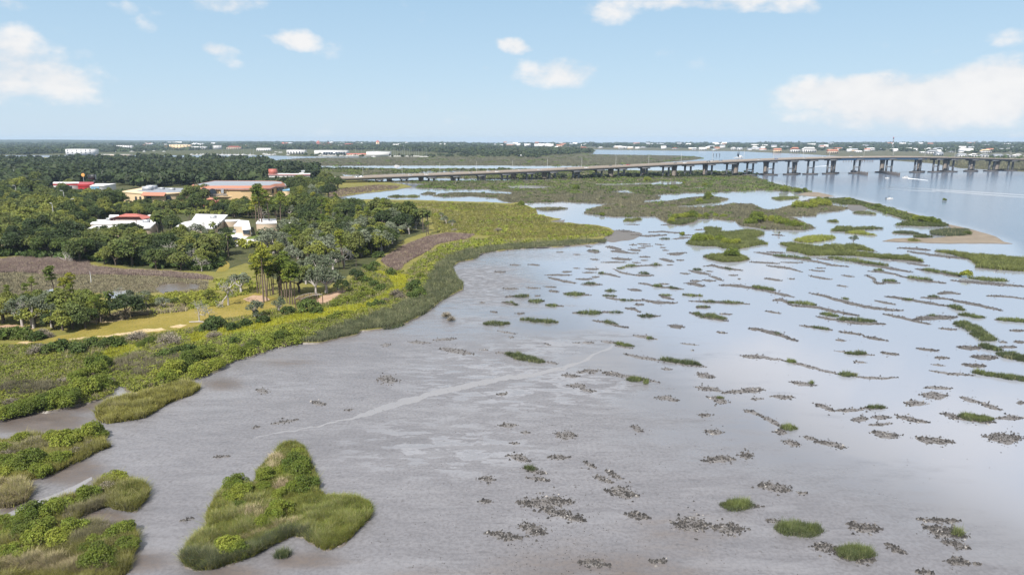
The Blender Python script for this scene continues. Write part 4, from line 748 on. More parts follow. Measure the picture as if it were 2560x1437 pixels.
# ------------------------------------------------------------------ plants
def lobes_round(r, n, rad, z0, z1, lr):
    L = []
    for i in range(n):
        a = r.random()*2*PI; d = rad*math.sqrt(r.random()); k = 1-.55*(d/rad)**2
        q = lr*(.5+.75*r.random()); L.append((d*math.cos(a), d*math.sin(a), z0+(z1-z0)*k*(.75+.35*r.random()), q, q, q*(.75+.25*r.random())))
    return L
def proto_bush(seed, mat, n, size, stems=True, tall=.8, nl=9, name='mangrove_bush', core=True, mat2=None):
    r = np.random.default_rng(seed); L = lobes_round(r, nl, .72, .25*tall, .72*tall, .36)
    L += [(math.cos(a)*.68, math.sin(a)*.68, .22, .3, .3, .26) for a in r.random(5)*2*PI]
    mb = MB(); leafcloud(mb, L, n, size, r=r, low=-.5)
    if core:
        for l in L[:nl]: blob(mb, l[:3], l[3]*.5, l[4]*.5, l[5]*.5, r, 5, .1)  # low tint paints shade into the heart of the bush
    o = mb.build(name, M[mat])
    if stems:
        sb = MB()
        for i in range(14):
            a = r.random()*2*PI; d = .45+.5*r.random(); sb.tube([(d*.35*math.cos(a), d*.35*math.sin(a), .35), (d*.8*math.cos(a), d*.8*math.sin(a), .2), (d*math.cos(a+.2), d*math.sin(a+.2), -.03)], [.02, .014, .008], 4, .3)
        s = sb.build('stems', M['bark'], o); KIDS[o.name] = [s]
    return o
def proto_twig(seed, name='dry_bush'):
    """bare brown bush: a haze of twigs and a few leaves"""
    r = np.random.default_rng(seed); mb = MB(); n = 500
    d = r.normal(0, 1, (n, 3)); d[:, 2] = np.abs(d[:, 2]); d /= np.linalg.norm(d, axis=1, keepdims=True)
    b = d*.25*r.random((n, 1)); e = d*np.array([.9, .9, .75])*(.6+.5*r.random((n, 1)))+r.normal(0, .1, (n, 3)); e[:, 2] = np.maximum(e[:, 2], .05)
    s = np.cross(d, r.normal(0, 1, (n, 3))); s /= np.linalg.norm(s, axis=1, keepdims=True); s *= .02
    mb.add(np.stack([b-s, b+s, e+s*.5, e-s*.5], 1).reshape(-1, 3), np.arange(4*n).reshape(-1, 4), np.repeat(np.clip(r.normal(.5, .2, n), 0, 1), 4))
    leafcloud(mb, [(0, 0, .35, .7, .7, .42)], 260, .06, r=r, shell=.3)
    return mb.build(name, M['twig_brown'])
def limb(tb, a, b, r0, r1, r, n=5, bend=.12):
    a = np.array(a, float); b = np.array(b, float); L = np.linalg.norm(b-a); m = (a+b)/2+r.normal(0, bend*L, 3)*np.array([1, 1, .5])
    tb.tube([a, m, b], [r0, (r0+r1)/2, r1], n, .5, cap=False)
def finish(name, tb, tm, parts):
    rt = root(name, (0, 0, 0)); ks = [tb.build('trunk', M[tm], rt)]
    for nm, mb, mt in parts: ks.append(mb.build(nm, M[mt], rt))
    KIDS[rt.name] = ks
    return rt
def proto_oak(seed, mat='oak', n=1700, size=.36, h=9.0, spread=4.3, nl=15, bark='bark', name='live_oak', core=.55, limbs=7):
    r = np.random.default_rng(seed); tb = MB(); tb.tube([(0, 0, -.3), (.1, .1, h*.18), (r.normal(0, .3), r.normal(0, .3), h*.36)], [.42, .33, .26], 7)
    L = lobes_round(r, nl, spread*.8, h*.26, h*.88, spread*.31)
    for l in L[:limbs]: limb(tb, (0, 0, h*.3), l[:3], .2, .06, r)
    mb = MB(); leafcloud(mb, L, n, size, r=r, low=-.65)
    if core:
        for l in L: blob(mb, l[:3], l[3]*core, l[4]*core, l[5]*core, r, 5, .1)  # crown hearts carry painted shade through their low tint
    return finish(name, tb, bark, [('crown', mb, mat)])
def proto_pine(seed, h=14.0, name='pine_tree', mat='pine'):
    r = np.random.default_rng(seed); tb = MB(); x = r.normal(0, .5, 2)
    tb.tube([(0, 0, -.3), (x[0]*.4, x[1]*.4, h*.5), (x[0], x[1], h*.95)], [.24, .19, .07], 6)
    L = []
    for i in range(11):
        z = h*(.66+.34*r.random()); a = r.random()*2*PI; d = (1.15-z/h)*5.2*(.35+.65*r.random()); rr = .9+.6*r.random()
        L.append((x[0]+d*math.cos(a), x[1]+d*math.sin(a), z, rr, rr, rr*.5)); limb(tb, (x[0]*.9, x[1]*.9, z-.6), L[-1][:3], .07, .03, r, 4)
    L.append((x[0], x[1], h*.97, 1.1, 1.1, .7))
    mb = MB(); leafcloud(mb, L, 1150, .26, r=r, low=-.7, shell=.35)
    return finish(name, tb, 'bark_pine', [('crown', mb, mat)])
def proto_palm(seed, h=8.0):
    r = np.random.default_rng(seed); tb = MB(); x = r.normal(0, .35, 2); tb.tube([(0, 0, -.2), (x[0]*.3, x[1]*.3, h*.5), (x[0], x[1], h)], [.24, .2, .2], 6)
    mb = MB(); dd = MB()
    def frond(m, a, up, L, w, t):
        pts = []; e = up
        p = np.array([x[0], x[1], h]); 
        for i in range(5):
            pts.append(p.copy()); p = p+np.array([math.cos(a)*math.cos(e), math.sin(a)*math.cos(e), math.sin(e)])*L/4; e -= .42
        s = np.array([-math.sin(a), math.cos(a), 0]); wd = np.array([.04, .2, .75, 1, .25])*w
        for sg in (-1, 1):
            V = []
            for q, ww in zip(pts, wd): V += [q, q+s*sg*ww-np.array([0, 0, ww*.35])]
            m.add(V, [(2*i, 2*i+1, 2*i+3, 2*i+2) for i in range(4)], t)
    for i in range(34): frond(mb, r.random()*2*PI, r.uniform(-.5, 1.3), 1.9+.4*r.random(), .48, float(np.clip(r.normal(.5, .25), 0, 1)))
    for i in range(16): frond(dd, r.random()*2*PI, r.uniform(-1.3, -.8), 1.5, .35, float(np.clip(r.normal(.5, .25), 0, 1)))
    return finish('cabbage_palm', tb, 'bark', [('crown', mb, 'palm'), ('dead_fronds', dd, 'thatch')])
def proto_dead(seed, h=8.0, leaf=160, name='bare_tree', bark='bark_pale'):
    r = np.random.default_rng(seed); tb = MB(); tips = []
    def grow(p, d, L, rad, lv):
        e = p+d*L; m = (p+e)/2+r.normal(0, .08*L, 3); tb.tube([p, m, e], [rad, rad*.8, rad*.6], 5 if lv < 2 else 4, .5, cap=False)
        if lv >= 4: tips.append(e); return
        for i in range(3 if lv else 4):
            nd = d*.55+r.normal(0, .55, 3); nd[2] += .12; nd /= np.linalg.norm(nd); grow(e, nd, L*(.62+.2*r.random()), rad*.58, lv+1)
    grow(np.array([0, 0, -.2]), np.array([0, 0, 1.0]), h*.3, .26, 0)
    mb = MB(); T = np.array(tips); k = r.choice(len(T), min(len(T), 40), replace=False)
    leafcloud(mb, [(*T[i], .6, .6, .4) for i in k], leaf, .2, r=r, shell=.2)
    return finish(name, tb, bark, [('crown', mb, 'silver')])
HIDE = (0, -500, -200)
PR = {}
PR['mang'] = [proto_bush(20+i, 'mangrove', 3600, .052, True, .9, nl=13) for i in range(4)]
PR['shrub'] = [proto_bush(30+i, 'shrub', 900, .10, False, .85, name='shore_shrub') for i in range(4)]
PR['dark'] = [proto_bush(40+i, 'shrub_dark', 900, .10, False, .95, name='dark_shrub') for i in range(3)]
PR['twig'] = [proto_twig(50+i) for i in range(3)]
PR['oak'] = [proto_oak(60+i, 'oak', 2300, .36, 9, 5.3+.4*(i % 2), 18) for i in range(5)]
PR['light'] = [proto_oak(70+i, 'oak_light', 2300, .36, 9, 5.6, 19, name='light_oak') for i in range(4)]
PR['silver'] = [proto_oak(80+i, 'silver', 1250, .27, 8.5, 4.2, 14, 'bark_pale', 'silver_oak', .0, 12) for i in range(3)]
PR['pine'] = [proto_pine(90+i) for i in range(4)]
PR['palm'] = [proto_palm(100+i) for i in range(3)]
PR['bare'] = [proto_dead(110+i) for i in range(3)]
NOUN = {'mang': ('green mangrove bush', 'bush'), 'shrub': ('yellow green shrub', 'shrub'), 'dark': ('dark green shrub', 'shrub'), 'twig': ('bare brown bush', 'bush'), 'oak': ('dark round oak', 'tree'), 'light': ('light green oak', 'tree'), 'silver': ('grey mossy oak', 'tree'), 'pine': ('tall thin pine', 'tree'), 'palm': ('cabbage palm', 'tree'), 'bare': ('bare grey tree', 'tree')}
GRP = {'mang': 'mangrove bushes on the shore and islets', 'shrub': 'shrubs along the shore', 'dark': 'shrubs along the shore', 'twig': 'dry bushes along the shore', 'oak': 'oaks in the woods', 'light': 'oaks in the woods', 'silver': 'mossy oaks in the woods', 'pine': 'pines in the woods', 'palm': 'palms in the woods', 'bare': 'bare trees in the woods'}
CNT = {}; PLACED = []
def plant(kind, px, py, s, z=.28, sz=None, noun=None):
    """one plant of its own, standing where the photo shows its foot; s scales the pattern plant"""
    i = CNT.get(kind, 0); CNT[kind] = i+1; P = PR[kind][i % len(PR[kind])]; g = G(px, py, z); rz = random.random()*2*PI
    if kind == 'mang': sz = s*random.uniform(.9, 1.35)
    wd = random.uniform(.78, 1.3) if kind in ('oak', 'light', 'silver') else 1
    sc_ = (s*wd*random.uniform(.9, 1.1), s*wd*random.uniform(.9, 1.1), sz if sz else s*random.uniform(.92, 1.1))
    if i < len(PR[kind]): o = P; o.location = g; o.rotation_euler = (0, 0, rz); o.scale = sc_
    else: o = dup(P, g, rz, sc_)
    tag(o, None, NOUN[kind][1], GRP[kind]); PEND.append((o, noun or NOUN[kind][0], np.array([px, py]), kind)); return o
# mangroves and bushes one can tell apart, near the lens: crop x, y, half width
def bushes(reg, txt, kind, z=.1, drop=.35):
    for row in txt.split(';'):
        x, y, rad = [float(v) for v in row.split()]; p = R(reg, np.array([x, y])); hw = rad*REG[reg][2]
        D = float(np.hypot(*G(p[0], p[1])[:2])); s = hw/FPX*math.hypot(D, H)
        plant(kind, p[0], p[1]+hw*drop, s, z)
bushes('a2', '430 310 75;540 340 110;640 310 85;760 275 90;250 530 110;380 510 95;480 480 85;150 560 90;50 590 75;330 585 80;30 510 70;0 420 70;160 335 75;850 285 40', 'mang')
bushes('a2', '300 340 70;740 360 60;620 425 60;690 400 50;60 450 70', 'twig')
bushes('a2', '700 800 95;500 870 95;40 1000 65;150 1020 85;300 950 105;420 940 90;380 1070 115;480 1140 105;580 1080 105;300 1150 95;200 1110 85;100 1110 75;20 1130 60;980 1095 115;1060 1060 80;1040 1190 95;760 1180 90;700 1230 65;830 1280 125;750 1330 85;900 1340 80;80 1260 75;200 1290 70;950 640 75', 'mang')
bushes('a2', '880 720 80;860 1060 85;720 1060 85;620 1180 60;560 960 60;640 900 55', 'twig')
bushes('q8', '560 600 95;600 680 85;480 660 75;530 740 85;560 830 65;740 840 65;820 550 85;800 640 65;1090 420 115;1140 500 105;1030 480 85;950 500 65;1150 630 115;1060 660 75;1100 330 80;940 720 75;960 850 110;900 900 95;790 960 85;480 1190 110;580 1220 95;420 1160 75', 'mang', .05)
bushes('q8', '700 620 50;850 750 45;380 740 45', 'twig', .05)
bushes('a1', '1560 1030 110;1640 1000 90;1780 1020 75;1700 920 100;1850 880 110;1930 960 80;1500 1080 90;880 970 110;870 1045 95;700 1085 80;880 1150 90;760 1195 110;600 1235 105;640 1285 90;500 1285 95;400 1310 100;300 1335 100;160 1365 95;40 1400 80;1330 760 60;1260 790 50;2250 800 70;2400 760 80;2500 720 80;2100 860 80;2200 830 60', 'mang', .28)
bushes('a1', '1910 600 100;1850 645 70;480 830 90;700 835 80;820 790 70;950 785 80;1040 780 70;560 800 70;2060 630 70;2180 600 60;2330 570 60;2080 760 60;40 700 70;120 700 80;220 705 70;330 720 60;1500 880 80;1650 840 80;1400 900 60', 'dark', .28)
bushes('a1', '350 840 95;1200 725 95;1240 700 70;1500 740 110;1560 770 80;1440 800 60;1900 700 80;2150 810 60;100 1300 70;60 1380 60;560 1110 60;980 1110 60;380 680 60;430 700 50', 'twig', .28)
bushes('a3', '1400 690 85;1440 720 70;1220 790 60;1290 760 50;2420 60 50;1900 900 60;1950 940 50;1980 60 40', 'twig', .28)
bushes('a3', '540 840 110;480 800 70;600 870 60;320 870 70;1230 790 60;1160 810 60;1570 640 95;1620 690 75;1560 720 70;1600 600 60;1350 490 60;1240 640 75;1180 600 60;1100 560 60;1220 310 65;1190 410 60;1150 450 60;1100 430 50', 'dark', .28)
bushes('a3', '800 790 75;880 760 65;960 740 60;1050 720 70;1080 660 65;1150 690 60;1000 760 50;420 1100 80;300 1050 80;180 1130 90;60 1150 90;350 1160 70;100 1060 60;520 1020 60;640 970 60;760 940 70;850 900 70;960 890 60;1060 860 60;1640 520 50;1560 480 40;250 1180 60;30 1210 60;920 930 50;1150 840 50', 'shrub', .28)
bushes('r3', '90 765 40;900 865 30;1640 890 55;1720 880 60;1790 880 60;1860 885 40;1940 880 45;2030 875 30;2110 880 35;1590 930 40;2450 920 90;2380 940 60;1860 1110 70;1950 1110 60;2130 1140 60;2230 1140 60;2080 1110 50;1870 730 40;1960 700 60;1700 1060 30;640 605 40;1350 520 40;1720 550 20;1920 575 30;1620 600 40', 'mang', .1)
bushes('r3', '2195 1255 85', 'mang', .1)
bushes('r4', '40 920 45;110 940 60;190 950 50;260 970 50;330 975 40;-60 920 60;300 775 60;380 780 60;460 770 70;560 760 60;500 720 40;800 715 30;1100 785 40;1540 920 60;1620 930 50;1690 945 40;1470 920 40;1985 1055 32;160 620 40;300 628 40;360 630 30;1760 720 20', 'mang', .15)
plant('silver', *R('r4', (850, 1155)), .42, .2, noun='lone dark grey bush'); plant('shrub', *R('q5', (2020, 478)), 2.2, .2, noun='lone pale green bush'); plant('silver', *R('r4', (105, 1068)), .2, .1, noun='tiny lone bush in the water')
# trees one can point at
def trees(kind, reg, txt, base_h):
    for row in txt.split(';'):
        x, y, h = [float(v) for v in row.split()]; p = R(reg, np.array([x, y])); D = float(np.hypot(*G(p[0], p[1])[:2]))
        hm = h*REG[reg][2]/FPX*math.hypot(D, H)*1.04; plant(kind, p[0], p[1], hm/base_h)
trees('pine', 'a1', '2285 330 300;2340 415 420;2370 400 400;2420 345 290;2400 350 240;2500 370 360;2480 360 300;2550 365 350;2310 335 200', 14)
trees('pine', 'a3', '20 690 330;110 720 380;175 700 330;260 735 380;310 790 330;335 800 400;365 805 350;385 795 330;50 640 300;880 450 380;860 400 260;235 700 280;290 740 330', 14)
trees('pine', 'a1', '505 420 245;290 390 160;680 460 250;860 610 200;795 600 160;640 500 200;600 480 250;230 420 130;60 440 150', 14)
trees('pine', 'r0', '2560 1000 330;2600 1010 300;2620 960 260', 14); trees('pine', 'r2', '70 1020 390;140 1000 330;650 990 280;720 960 220;30 1000 340;700 700 110;250 1000 300', 14)
trees('oak', 'a3', '430 685 280;1000 575 130;860 690 120', 9); trees('silver', 'a3', '600 720 270;700 690 250;820 660 230;500 600 250;640 560 260;350 420 200;420 350 170;640 320 230;560 300 200;1250 280 220;1320 230 160;770 470 210', 8.5)
trees('bare', 'a1', '2025 435 300;1770 580 200;1855 545 120;1300 470 160;1080 360 90;280 620 250', 8); trees('silver', 'a1', '2260 555 150;2480 510 140;300 640 240;200 620 200;1250 470 150;1180 430 120;2140 330 180;1450 480 120;2300 560 90', 8.5)
trees('bare', 'a3', '1000 330 220;880 420 220;330 290 140;230 880 130;150 210 120;560 250 150', 8); trees('palm', 'a3', '830 440 140;1000 430 110;290 180 120;440 220 130;980 150 110;1210 220 120;740 120 90', 8)
trees('palm', 'r2', '1700 1075 130;1720 1060 210;1670 1040 170;1300 830 80;1340 830 80;1260 850 80;1400 850 80;1570 880 70;1150 820 70;1440 870 70;1220 860 60;1370 860 90', 8)
trees('bare', 'r2', '1350 930 120;1480 960 140;1540 980 150;1420 960 130;1050 860 90;1590 1000 120;1480 1000 110', 8); trees('silver', 'r2', '1320 960 140;1430 1000 150;1530 1060 130;1000 850 90;930 850 80;1280 900 110;1600 1010 110;1700 930 60;1900 960 90;1960 990 80;1850 900 60', 8.5)
trees('palm', 'r0', '1700 1010 150;1600 1000 130;2280 1280 170;2150 1220 150;2120 1260 110;1900 960 120;1560 980 90;2210 1250 60', 8); trees('palm', 'a1', '980 560 180;500 600 170;430 580 120;960 540 110;1930 60 90', 8)
trees('bare', 'r0', '700 1340 110;1700 1360 230;1780 1330 190;2040 1100 160;1450 1330 140', 8)
trees('oak', 'a1', '1120 560 170;650 650 170;480 650 120', 9); trees('light', 'a1', '760 640 150;560 660 150;900 590 140;90 480 120;30 600 170;150 500 110;1290 470 100', 9)
trees('light', 'a1', '600 590 220;700 600 190;380 520 110;820 560 150;1650 440 70;1550 430 60;1450 420 60;1850 400 80', 9)
trees('oak', 'r0', '2000 760 180;1900 740 150;700 610 90;350 600 130;250 600 100;900 580 60;1150 580 60;1380 560 60', 9)
# woods: outlines of stands by the foot of the trees, with kinds, spacing and heights
FOOT = []
def block(px0, px1, py, depth, pad=3):
    a = G(px0, py); b = G(px1, py); FOOT.append((min(a[0], b[0])-pad, max(a[0], b[0])+pad, a[1]-pad, a[1]+depth+pad))
CLEAR = [np.array(q_, float) for q_ in ([(540,615),(540,572),(600,566),(640,580),(720,585),(720,612),(640,615)], [(530,640),(575,640),(580,690),(530,690)])]
def hcap(px, py, D):
    """trees before the buildings are only as tall as leaves the roofs in sight"""
    lim = 574 if 200 < px < 640 and 590 < py < 660 else 548 if 200 < px < 400 and 552 < py <= 590 else 496 if 296 < px < 735 and 504 < py < 552 else None
    if 690 < px < 735 and 504 < py < 540: lim = 490
    if 110 < px < 305 and 474 < py < 535: lim = 472
    if 655 < px < 790 and 450 < py < 505: lim = 438
    return 99 if lim is None else max(2.2, H-(lim-349)/FPX*D)
def stand(poly, kinds, hs, gap, cap, zone=None):
    px = sample(poly, cap*14); got = 0; ks = [k for k, w_ in kinds]; ww = np.array([w_ for k, w_ in kinds], float); ww /= ww.sum()
    for p in px:
        g = G(p[0], p[1]); s = random.uniform(.75, 1.15)
        if any((g[0]-q_[0])**2+(g[1]-q_[1])**2 < (gap*(s+q_[2])*.5)**2 for q_ in PLACED): continue
        if any(x0 < g[0] < x1 and y0 < g[1] < y1 for x0, x1, y0, y1 in FOOT): continue
        if any(inside(p[None], c)[0] for c in CLEAR): continue
        k = ks[rng.choice(len(ks), p=ww)]; h = random.uniform(*hs)*random.choice((.8, .9, 1, 1, 1.1, 1.3))*(1.25 if k == 'pine' else 1)*(.8 if k == 'palm' else 1)
        h = min(h, hcap(p[0], p[1], g[1])*random.choice((.85, .95, 1.0, 1.12, 1.3)))
        PLACED.append((g[0], g[1], s)); plant(k, p[0], p[1], h/{'pine': 14, 'palm': 8, 'silver': 8.5, 'bare': 8}.get(k, 9)); got += 1
        if got >= cap: break
    return got
block(204, 330, 583, 14); block(230, 395, 561, 22); block(285, 360, 552, 14); block(434, 556, 575, 26); block(480, 572, 560, 20); block(585, 660, 575, 18); block(640, 735, 562, 14)
block(300, 730, 508, 45); block(128, 300, 474, 40); block(665, 780, 452, 20)
stand(np.array([(-40,642),(60,634),(200,652),(215,600),(100,592),(-40,600)]), [('oak', 6), ('light', 1)], (7.5, 9.5), 4.6, 40)
stand(np.array([(200,655),(330,672),(440,680),(540,684),(545,640),(600,655),(590,625),(430,604),(215,602)]), [('oak', 6), ('silver', 1.4), ('palm', 1.6), ('light', 1), ('bare', .7)], (5.5, 8.5), 4.2, 75)
stand(np.array([(-40,598),(205,590),(205,560),(250,535),(330,528),(400,520),(420,512),(300,508),(200,505),(-40,530)]), [('light', 5), ('oak', 3)], (7.5, 9.5), 6.0, 110)
stand(np.array([(395,540),(470,534),(560,528),(645,540),(645,509),(395,510)]), [('light', 4), ('oak', 3), ('palm', 1)], (6.5, 8.5), 4.6, 60)
stand(np.array([(-40,528),(200,503),(300,506),(300,478),(200,480),(-40,476)]), [('light', 4), ('oak', 4)], (8, 10), 7.0, 60)
stand(np.array([(620,600),(700,648),(800,660),(900,650),(960,625),(1010,592),(1050,560),(1010,545),(900,532),(800,508),(730,505),(660,520),(640,545),(720,570),(735,590),(720,612)]), [('oak', 6), ('light', 3), ('silver', 3.4), ('palm', 1.5), ('pine', 1.0), ('bare', 1.3)], (6.5, 9.5), 5.0, 190)
stand(np.array([(735,503),(820,500),(850,480),(868,458),(800,452),(780,458),(735,480)]), [('oak', 6), ('light', 2), ('silver', 1)], (8, 10), 7.0, 26)
stand(np.array([(-20,838),(60,832),(200,815),(320,795),(330,780),(230,770),(100,770),(-20,775)]), [('light', 3), ('silver', 2), ('pine', 1.5)], (4.5, 6.5), 4.6, 12)
# the closed wood farther off, past counting: crowns merged in one thing
def far_trees(name, poly, dens, hs, rad, mat, label, nleaf=34, holes=(), seed=1, minpx=1.5):
    r = np.random.default_rng(seed); n = int(parea(poly)*dens); px = sample(poly, n, holes, r); P = G(px[:, 0], px[:, 1], 0); D = np.hypot(P[:, 0], P[:, 1])
    keep = np.array([not any(x0-2 < p[0] < x1+2 and y0-3 < p[1] < y1+3 for x0, x1, y0, y1 in FOOT) for p in P]); P = P[keep]; D = D[keep]; px = px[keep]; n = len(P)
    f = fbm(P[:, 0]*.012+3, P[:, 1]*.012, 3); h = r.uniform(*hs, n)*(.7+.6*f); w = r.uniform(*rad, n)*np.maximum(1, D/1600); N = nleaf; h = np.minimum(h, [hcap(q_[0], q_[1], d_) for q_, d_ in zip(px, D)])
    d = r.normal(0, 1, (n, N, 3)); d /= np.linalg.norm(d, axis=2, keepdims=True); d[..., 2] = np.where(d[..., 2] < -.3, -d[..., 2], d[..., 2])
    C = P[:, None, :]+d*np.stack([w, w, h*.45], -1)[:, None, :]*(.75+.35*r.random((n, N, 1))); C[..., 2] += (h*.56)[:, None]
    Nn = d*.7+r.normal(0, .45, (n, N, 3)); Nn[..., 2] += .3; Nn /= np.linalg.norm(Nn, axis=2, keepdims=True)
    A = np.cross(Nn, r.normal(0, 1, (n, N, 3))); A /= np.linalg.norm(A, axis=2, keepdims=True); B = np.cross(Nn, A)
    s = (w*.42)[:, None]*(.6+.8*r.random((n, N))); A *= s[..., None]; B *= s[..., None]*.8
    mb = MB(); tr = np.clip(.5+(r.normal(0, .16, n))[:, None]+r.normal(0, .13, (n, N)), 0, 1)
    mb.add(np.stack([C-A, C-B, C+A, C+B], 2).reshape(-1, 3), np.arange(n*N*4).reshape(-1, 4), np.repeat(tr.ravel(), 4))
    # hearts of the crowns, tinted darker to paint in the shade inside
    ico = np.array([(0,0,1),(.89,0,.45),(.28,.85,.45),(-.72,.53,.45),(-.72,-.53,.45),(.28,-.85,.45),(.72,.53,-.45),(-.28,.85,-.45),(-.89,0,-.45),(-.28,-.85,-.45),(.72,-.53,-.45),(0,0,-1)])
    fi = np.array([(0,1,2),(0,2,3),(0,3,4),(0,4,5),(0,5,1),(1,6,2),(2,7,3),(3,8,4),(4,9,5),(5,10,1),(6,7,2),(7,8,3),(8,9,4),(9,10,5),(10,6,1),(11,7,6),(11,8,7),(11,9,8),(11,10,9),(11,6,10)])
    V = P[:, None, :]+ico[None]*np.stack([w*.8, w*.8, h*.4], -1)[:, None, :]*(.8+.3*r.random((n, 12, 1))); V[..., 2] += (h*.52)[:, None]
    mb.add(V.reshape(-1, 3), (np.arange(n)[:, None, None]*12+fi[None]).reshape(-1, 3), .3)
    return tag(mb.build(name, M[mat]), label, 'woodland', kind='stuff')
far_trees('woodland', np.array([(-300,476),(120,474),(128,462),(300,460),(310,476),(470,466),(700,462),(735,478),(790,450),(800,428),(700,412),(610,404),(460,400),(250,399),(100,402),(-300,400)], float), .030, (8, 13), (4.5, 6.5), 'far_oak', 'closed dark wood behind the peach building', 60)
far_trees('woodland', np.array([(-300,470),(120,468),(130,455),(-20,440),(-300,430)], float), .014, (8, 12), (4.5, 6.5), 'oak', 'light green crowns in the closed wood', 60, seed=2)
far_trees('woodland', np.array([(-300,530),(60,505),(200,500),(300,495),(300,480),(-300,476)], float), .010, (7, 10), (4, 5.5), 'far_oak', 'dark crowns filling the wood by the road', 60, seed=3)
far_trees('woodland', np.array([(-300,660),(-40,640),(-40,480),(-300,480)], float), .006, (7, 10), (4, 5.5), 'oak', 'oaks beyond the edge of the picture', 60, seed=4)
stand(np.array([(205,590),(232,575),(232,545),(285,536),(340,533),(400,532),(400,545),(340,540),(270,545),(240,560)]), [('light', 3), ('oak', 2)], (6, 8), 4.0, 26)
stand(np.array([(395,620),(440,590),(450,575),(395,575),(400,552),(430,552),(430,600)]), [('oak', 3), ('palm', 2)], (6, 8), 3.6, 14)
stand(np.array([(560,548),(640,548),(640,535),(560,535)]), [('oak', 3), ('light', 1)], (5, 6.5), 4.0, 10)
stand(np.array([(735,600),(800,655),(900,650),(960,625),(1010,592),(1050,560),(1010,545),(900,532),(800,508),(735,520)]), [('light', 3), ('oak', 3), ('silver', .6)], (4.5, 6.5), 3.6, 90)
far_trees('undergrowth', np.array([(540,612),(600,625),(720,620),(900,645),(1000,592),(1045,560),(900,535),(740,510),(735,560),(735,600),(640,618)], float), .02, (1.2, 2.6), (1.3, 2.4), 'shrub', 'shrubby undergrowth between the trees of the right wood', 40, seed=31)
far_trees('undergrowth', np.array([(-40,640),(200,652),(540,682),(560,640),(400,606),(215,600),(-40,600)], float), .016, (1.2, 2.4), (1.3, 2.4), 'shrub_dark', 'shrubby undergrowth below the left tree front', 40, seed=32)
far_trees('undergrowth', np.array([(-40,600),(205,592),(232,545),(400,536),(640,540),(640,518),(-40,512)], float), .022, (1.6, 3), (2, 3.4), 'oak_light', 'young oaks filling the wood behind the white roofs', 40, seed=33)
plant('oak', 482, 516, 1.22, sz=1.38, noun='big dark oak'); plant('light', 590, 545, .85, noun='full light green oak'); plant('oak', 455, 512, .7); plant('oak', 160, 482, .8); plant('palm', 545, 525, .9)
for k_, x_, y_, h_, n_ in [('palm',410,597,10.5,'tall cabbage palm'),('palm',398,600,9,None),('oak',332,593,6.2,None),('silver',490,599,8.3,'open grey oak'),('oak',300,601,6.5,None),('light',455,603,6.5,None),('oak',262,598,5.5,None),('palm',540,606,7.5,None),('oak',566,604,5.5,None),('light',350,545,6.5,None),('palm',474,572,7,None),('bare',552,610,6.5,None)]:
    plant(k_, x_, y_, h_/{'palm': 8, 'silver': 8.5, 'bare': 8}.get(k_, 9), noun=n_)
# ------------------------------------------------------------------ the far shores
def yD(D, z=0.0):   # photo row of a point at distance D and height z
    return float(PX(np.array([0, D, z]))[1])
FARLAND = [(-1500,356.6),(640,357),(1120,358),(1280,361),(1490,376),(1480,385),(1340,393),(1000,393.5),(800,391.5),(740,391),(700,390),(560,386),(480,389),(330,388.5),(240,389),(100,388),(-1500,388)]
sheet('far_ground', FARLAND, .25, M['g_forest'], .3, .5, label='flat wooded land beyond the marina', seed=301)
ISLAND = [(1180,358),(1250,365),(1350,372),(1480,374.5),(1700,377.5),(1850,378.5),(1920,382),(1990,384.5),(2050,388),(2100,391),(2160,397),(2250,403),(2330,409),(2400,421),(2480,425),(2560,430),(2800,440),(4000,470),(4000,357),(2600,357.3),(1800,358)]
sheet('far_shore', ISLAND, .25, M['g_marsh'], .25, .6, label='low wooded island across the river', seed=302)
hb = MB(); xs = np.linspace(-1100, 1150, 60); V = []
for k, (dD, zf) in enumerate([(7600, 0), (8300, .55), (9200, 1), (10400, .9), (11800, 0)]):
    for x in xs:
        X = (x-CX)/FPX*dD; base = np.interp(x, [-1100, 0, 350, 640, 900, 1150], [52, 44, 34, 20, 12, 6]); V.append((X, dD, zf*base*(.85+.3*vn(X*.002, dD*.001+k)) if zf else 0))
n_ = len(xs); hb.add(V, [(k*n_+i, k*n_+i+1, (k+1)*n_+i+1, (k+1)*n_+i) for k in range(4) for i in range(n_-1)])
tag(hb.build('hills', ground_mat('far_wood', [(.018,.028,.014), (.027,.038,.018), (.036,.048,.022)], .004, big=.001, fine=.02), smooth=True), 'low wooded rise on the horizon', kind='structure')
ft = lambda poly, dens, hs, rad, mat, lab, nl=16, seed=1: far_trees('woodland', np.array(poly, float), dens, hs, rad, mat, lab, nl, seed=seed)
ft([(-300,360),(200,360),(640,361),(640,372),(420,378),(300,381),(100,386),(-300,388)], .10, (8, 12), (6, 9), 'far_oak', 'dark woods beyond the left marina', 14, 11)
ft([(-300,372),(60,372),(110,384),(60,388),(-300,388)], .06, (8, 12), (5, 7), 'far_oak', 'dark woods behind the long white building', 14, 12)
ft([(600,358.5),(1120,360),(1280,364),(1100,370),(640,373)], .14, (8, 12), (7, 11), 'far_oak', 'dark woods round the far town', 12, 13)
ft([(640,371),(900,368),(1120,366),(1300,370),(1480,377.5),(1478,384),(1340,391),(1180,388),(1080,382),(980,378),(780,375),(640,376)], .10, (9, 13), (5, 8), 'far_oak', 'dark belt of trees behind the marina masts', 16, 14)
ft([(760,388.5),(800,389),(980,392),(1090,390),(1180,388),(1345,391),(1340,393),(1000,393),(800,391),(755,390)], .06, (4, 8), (3, 5), 'far_oak', 'dark bushes along the marina bank', 14, 15)
ft([(1320,382),(1350,384),(1350,396),(1300,397),(1285,390)], .05, (7, 11), (4, 6), 'far_oak', 'dark tree clump at the marsh edge', 20, 16)
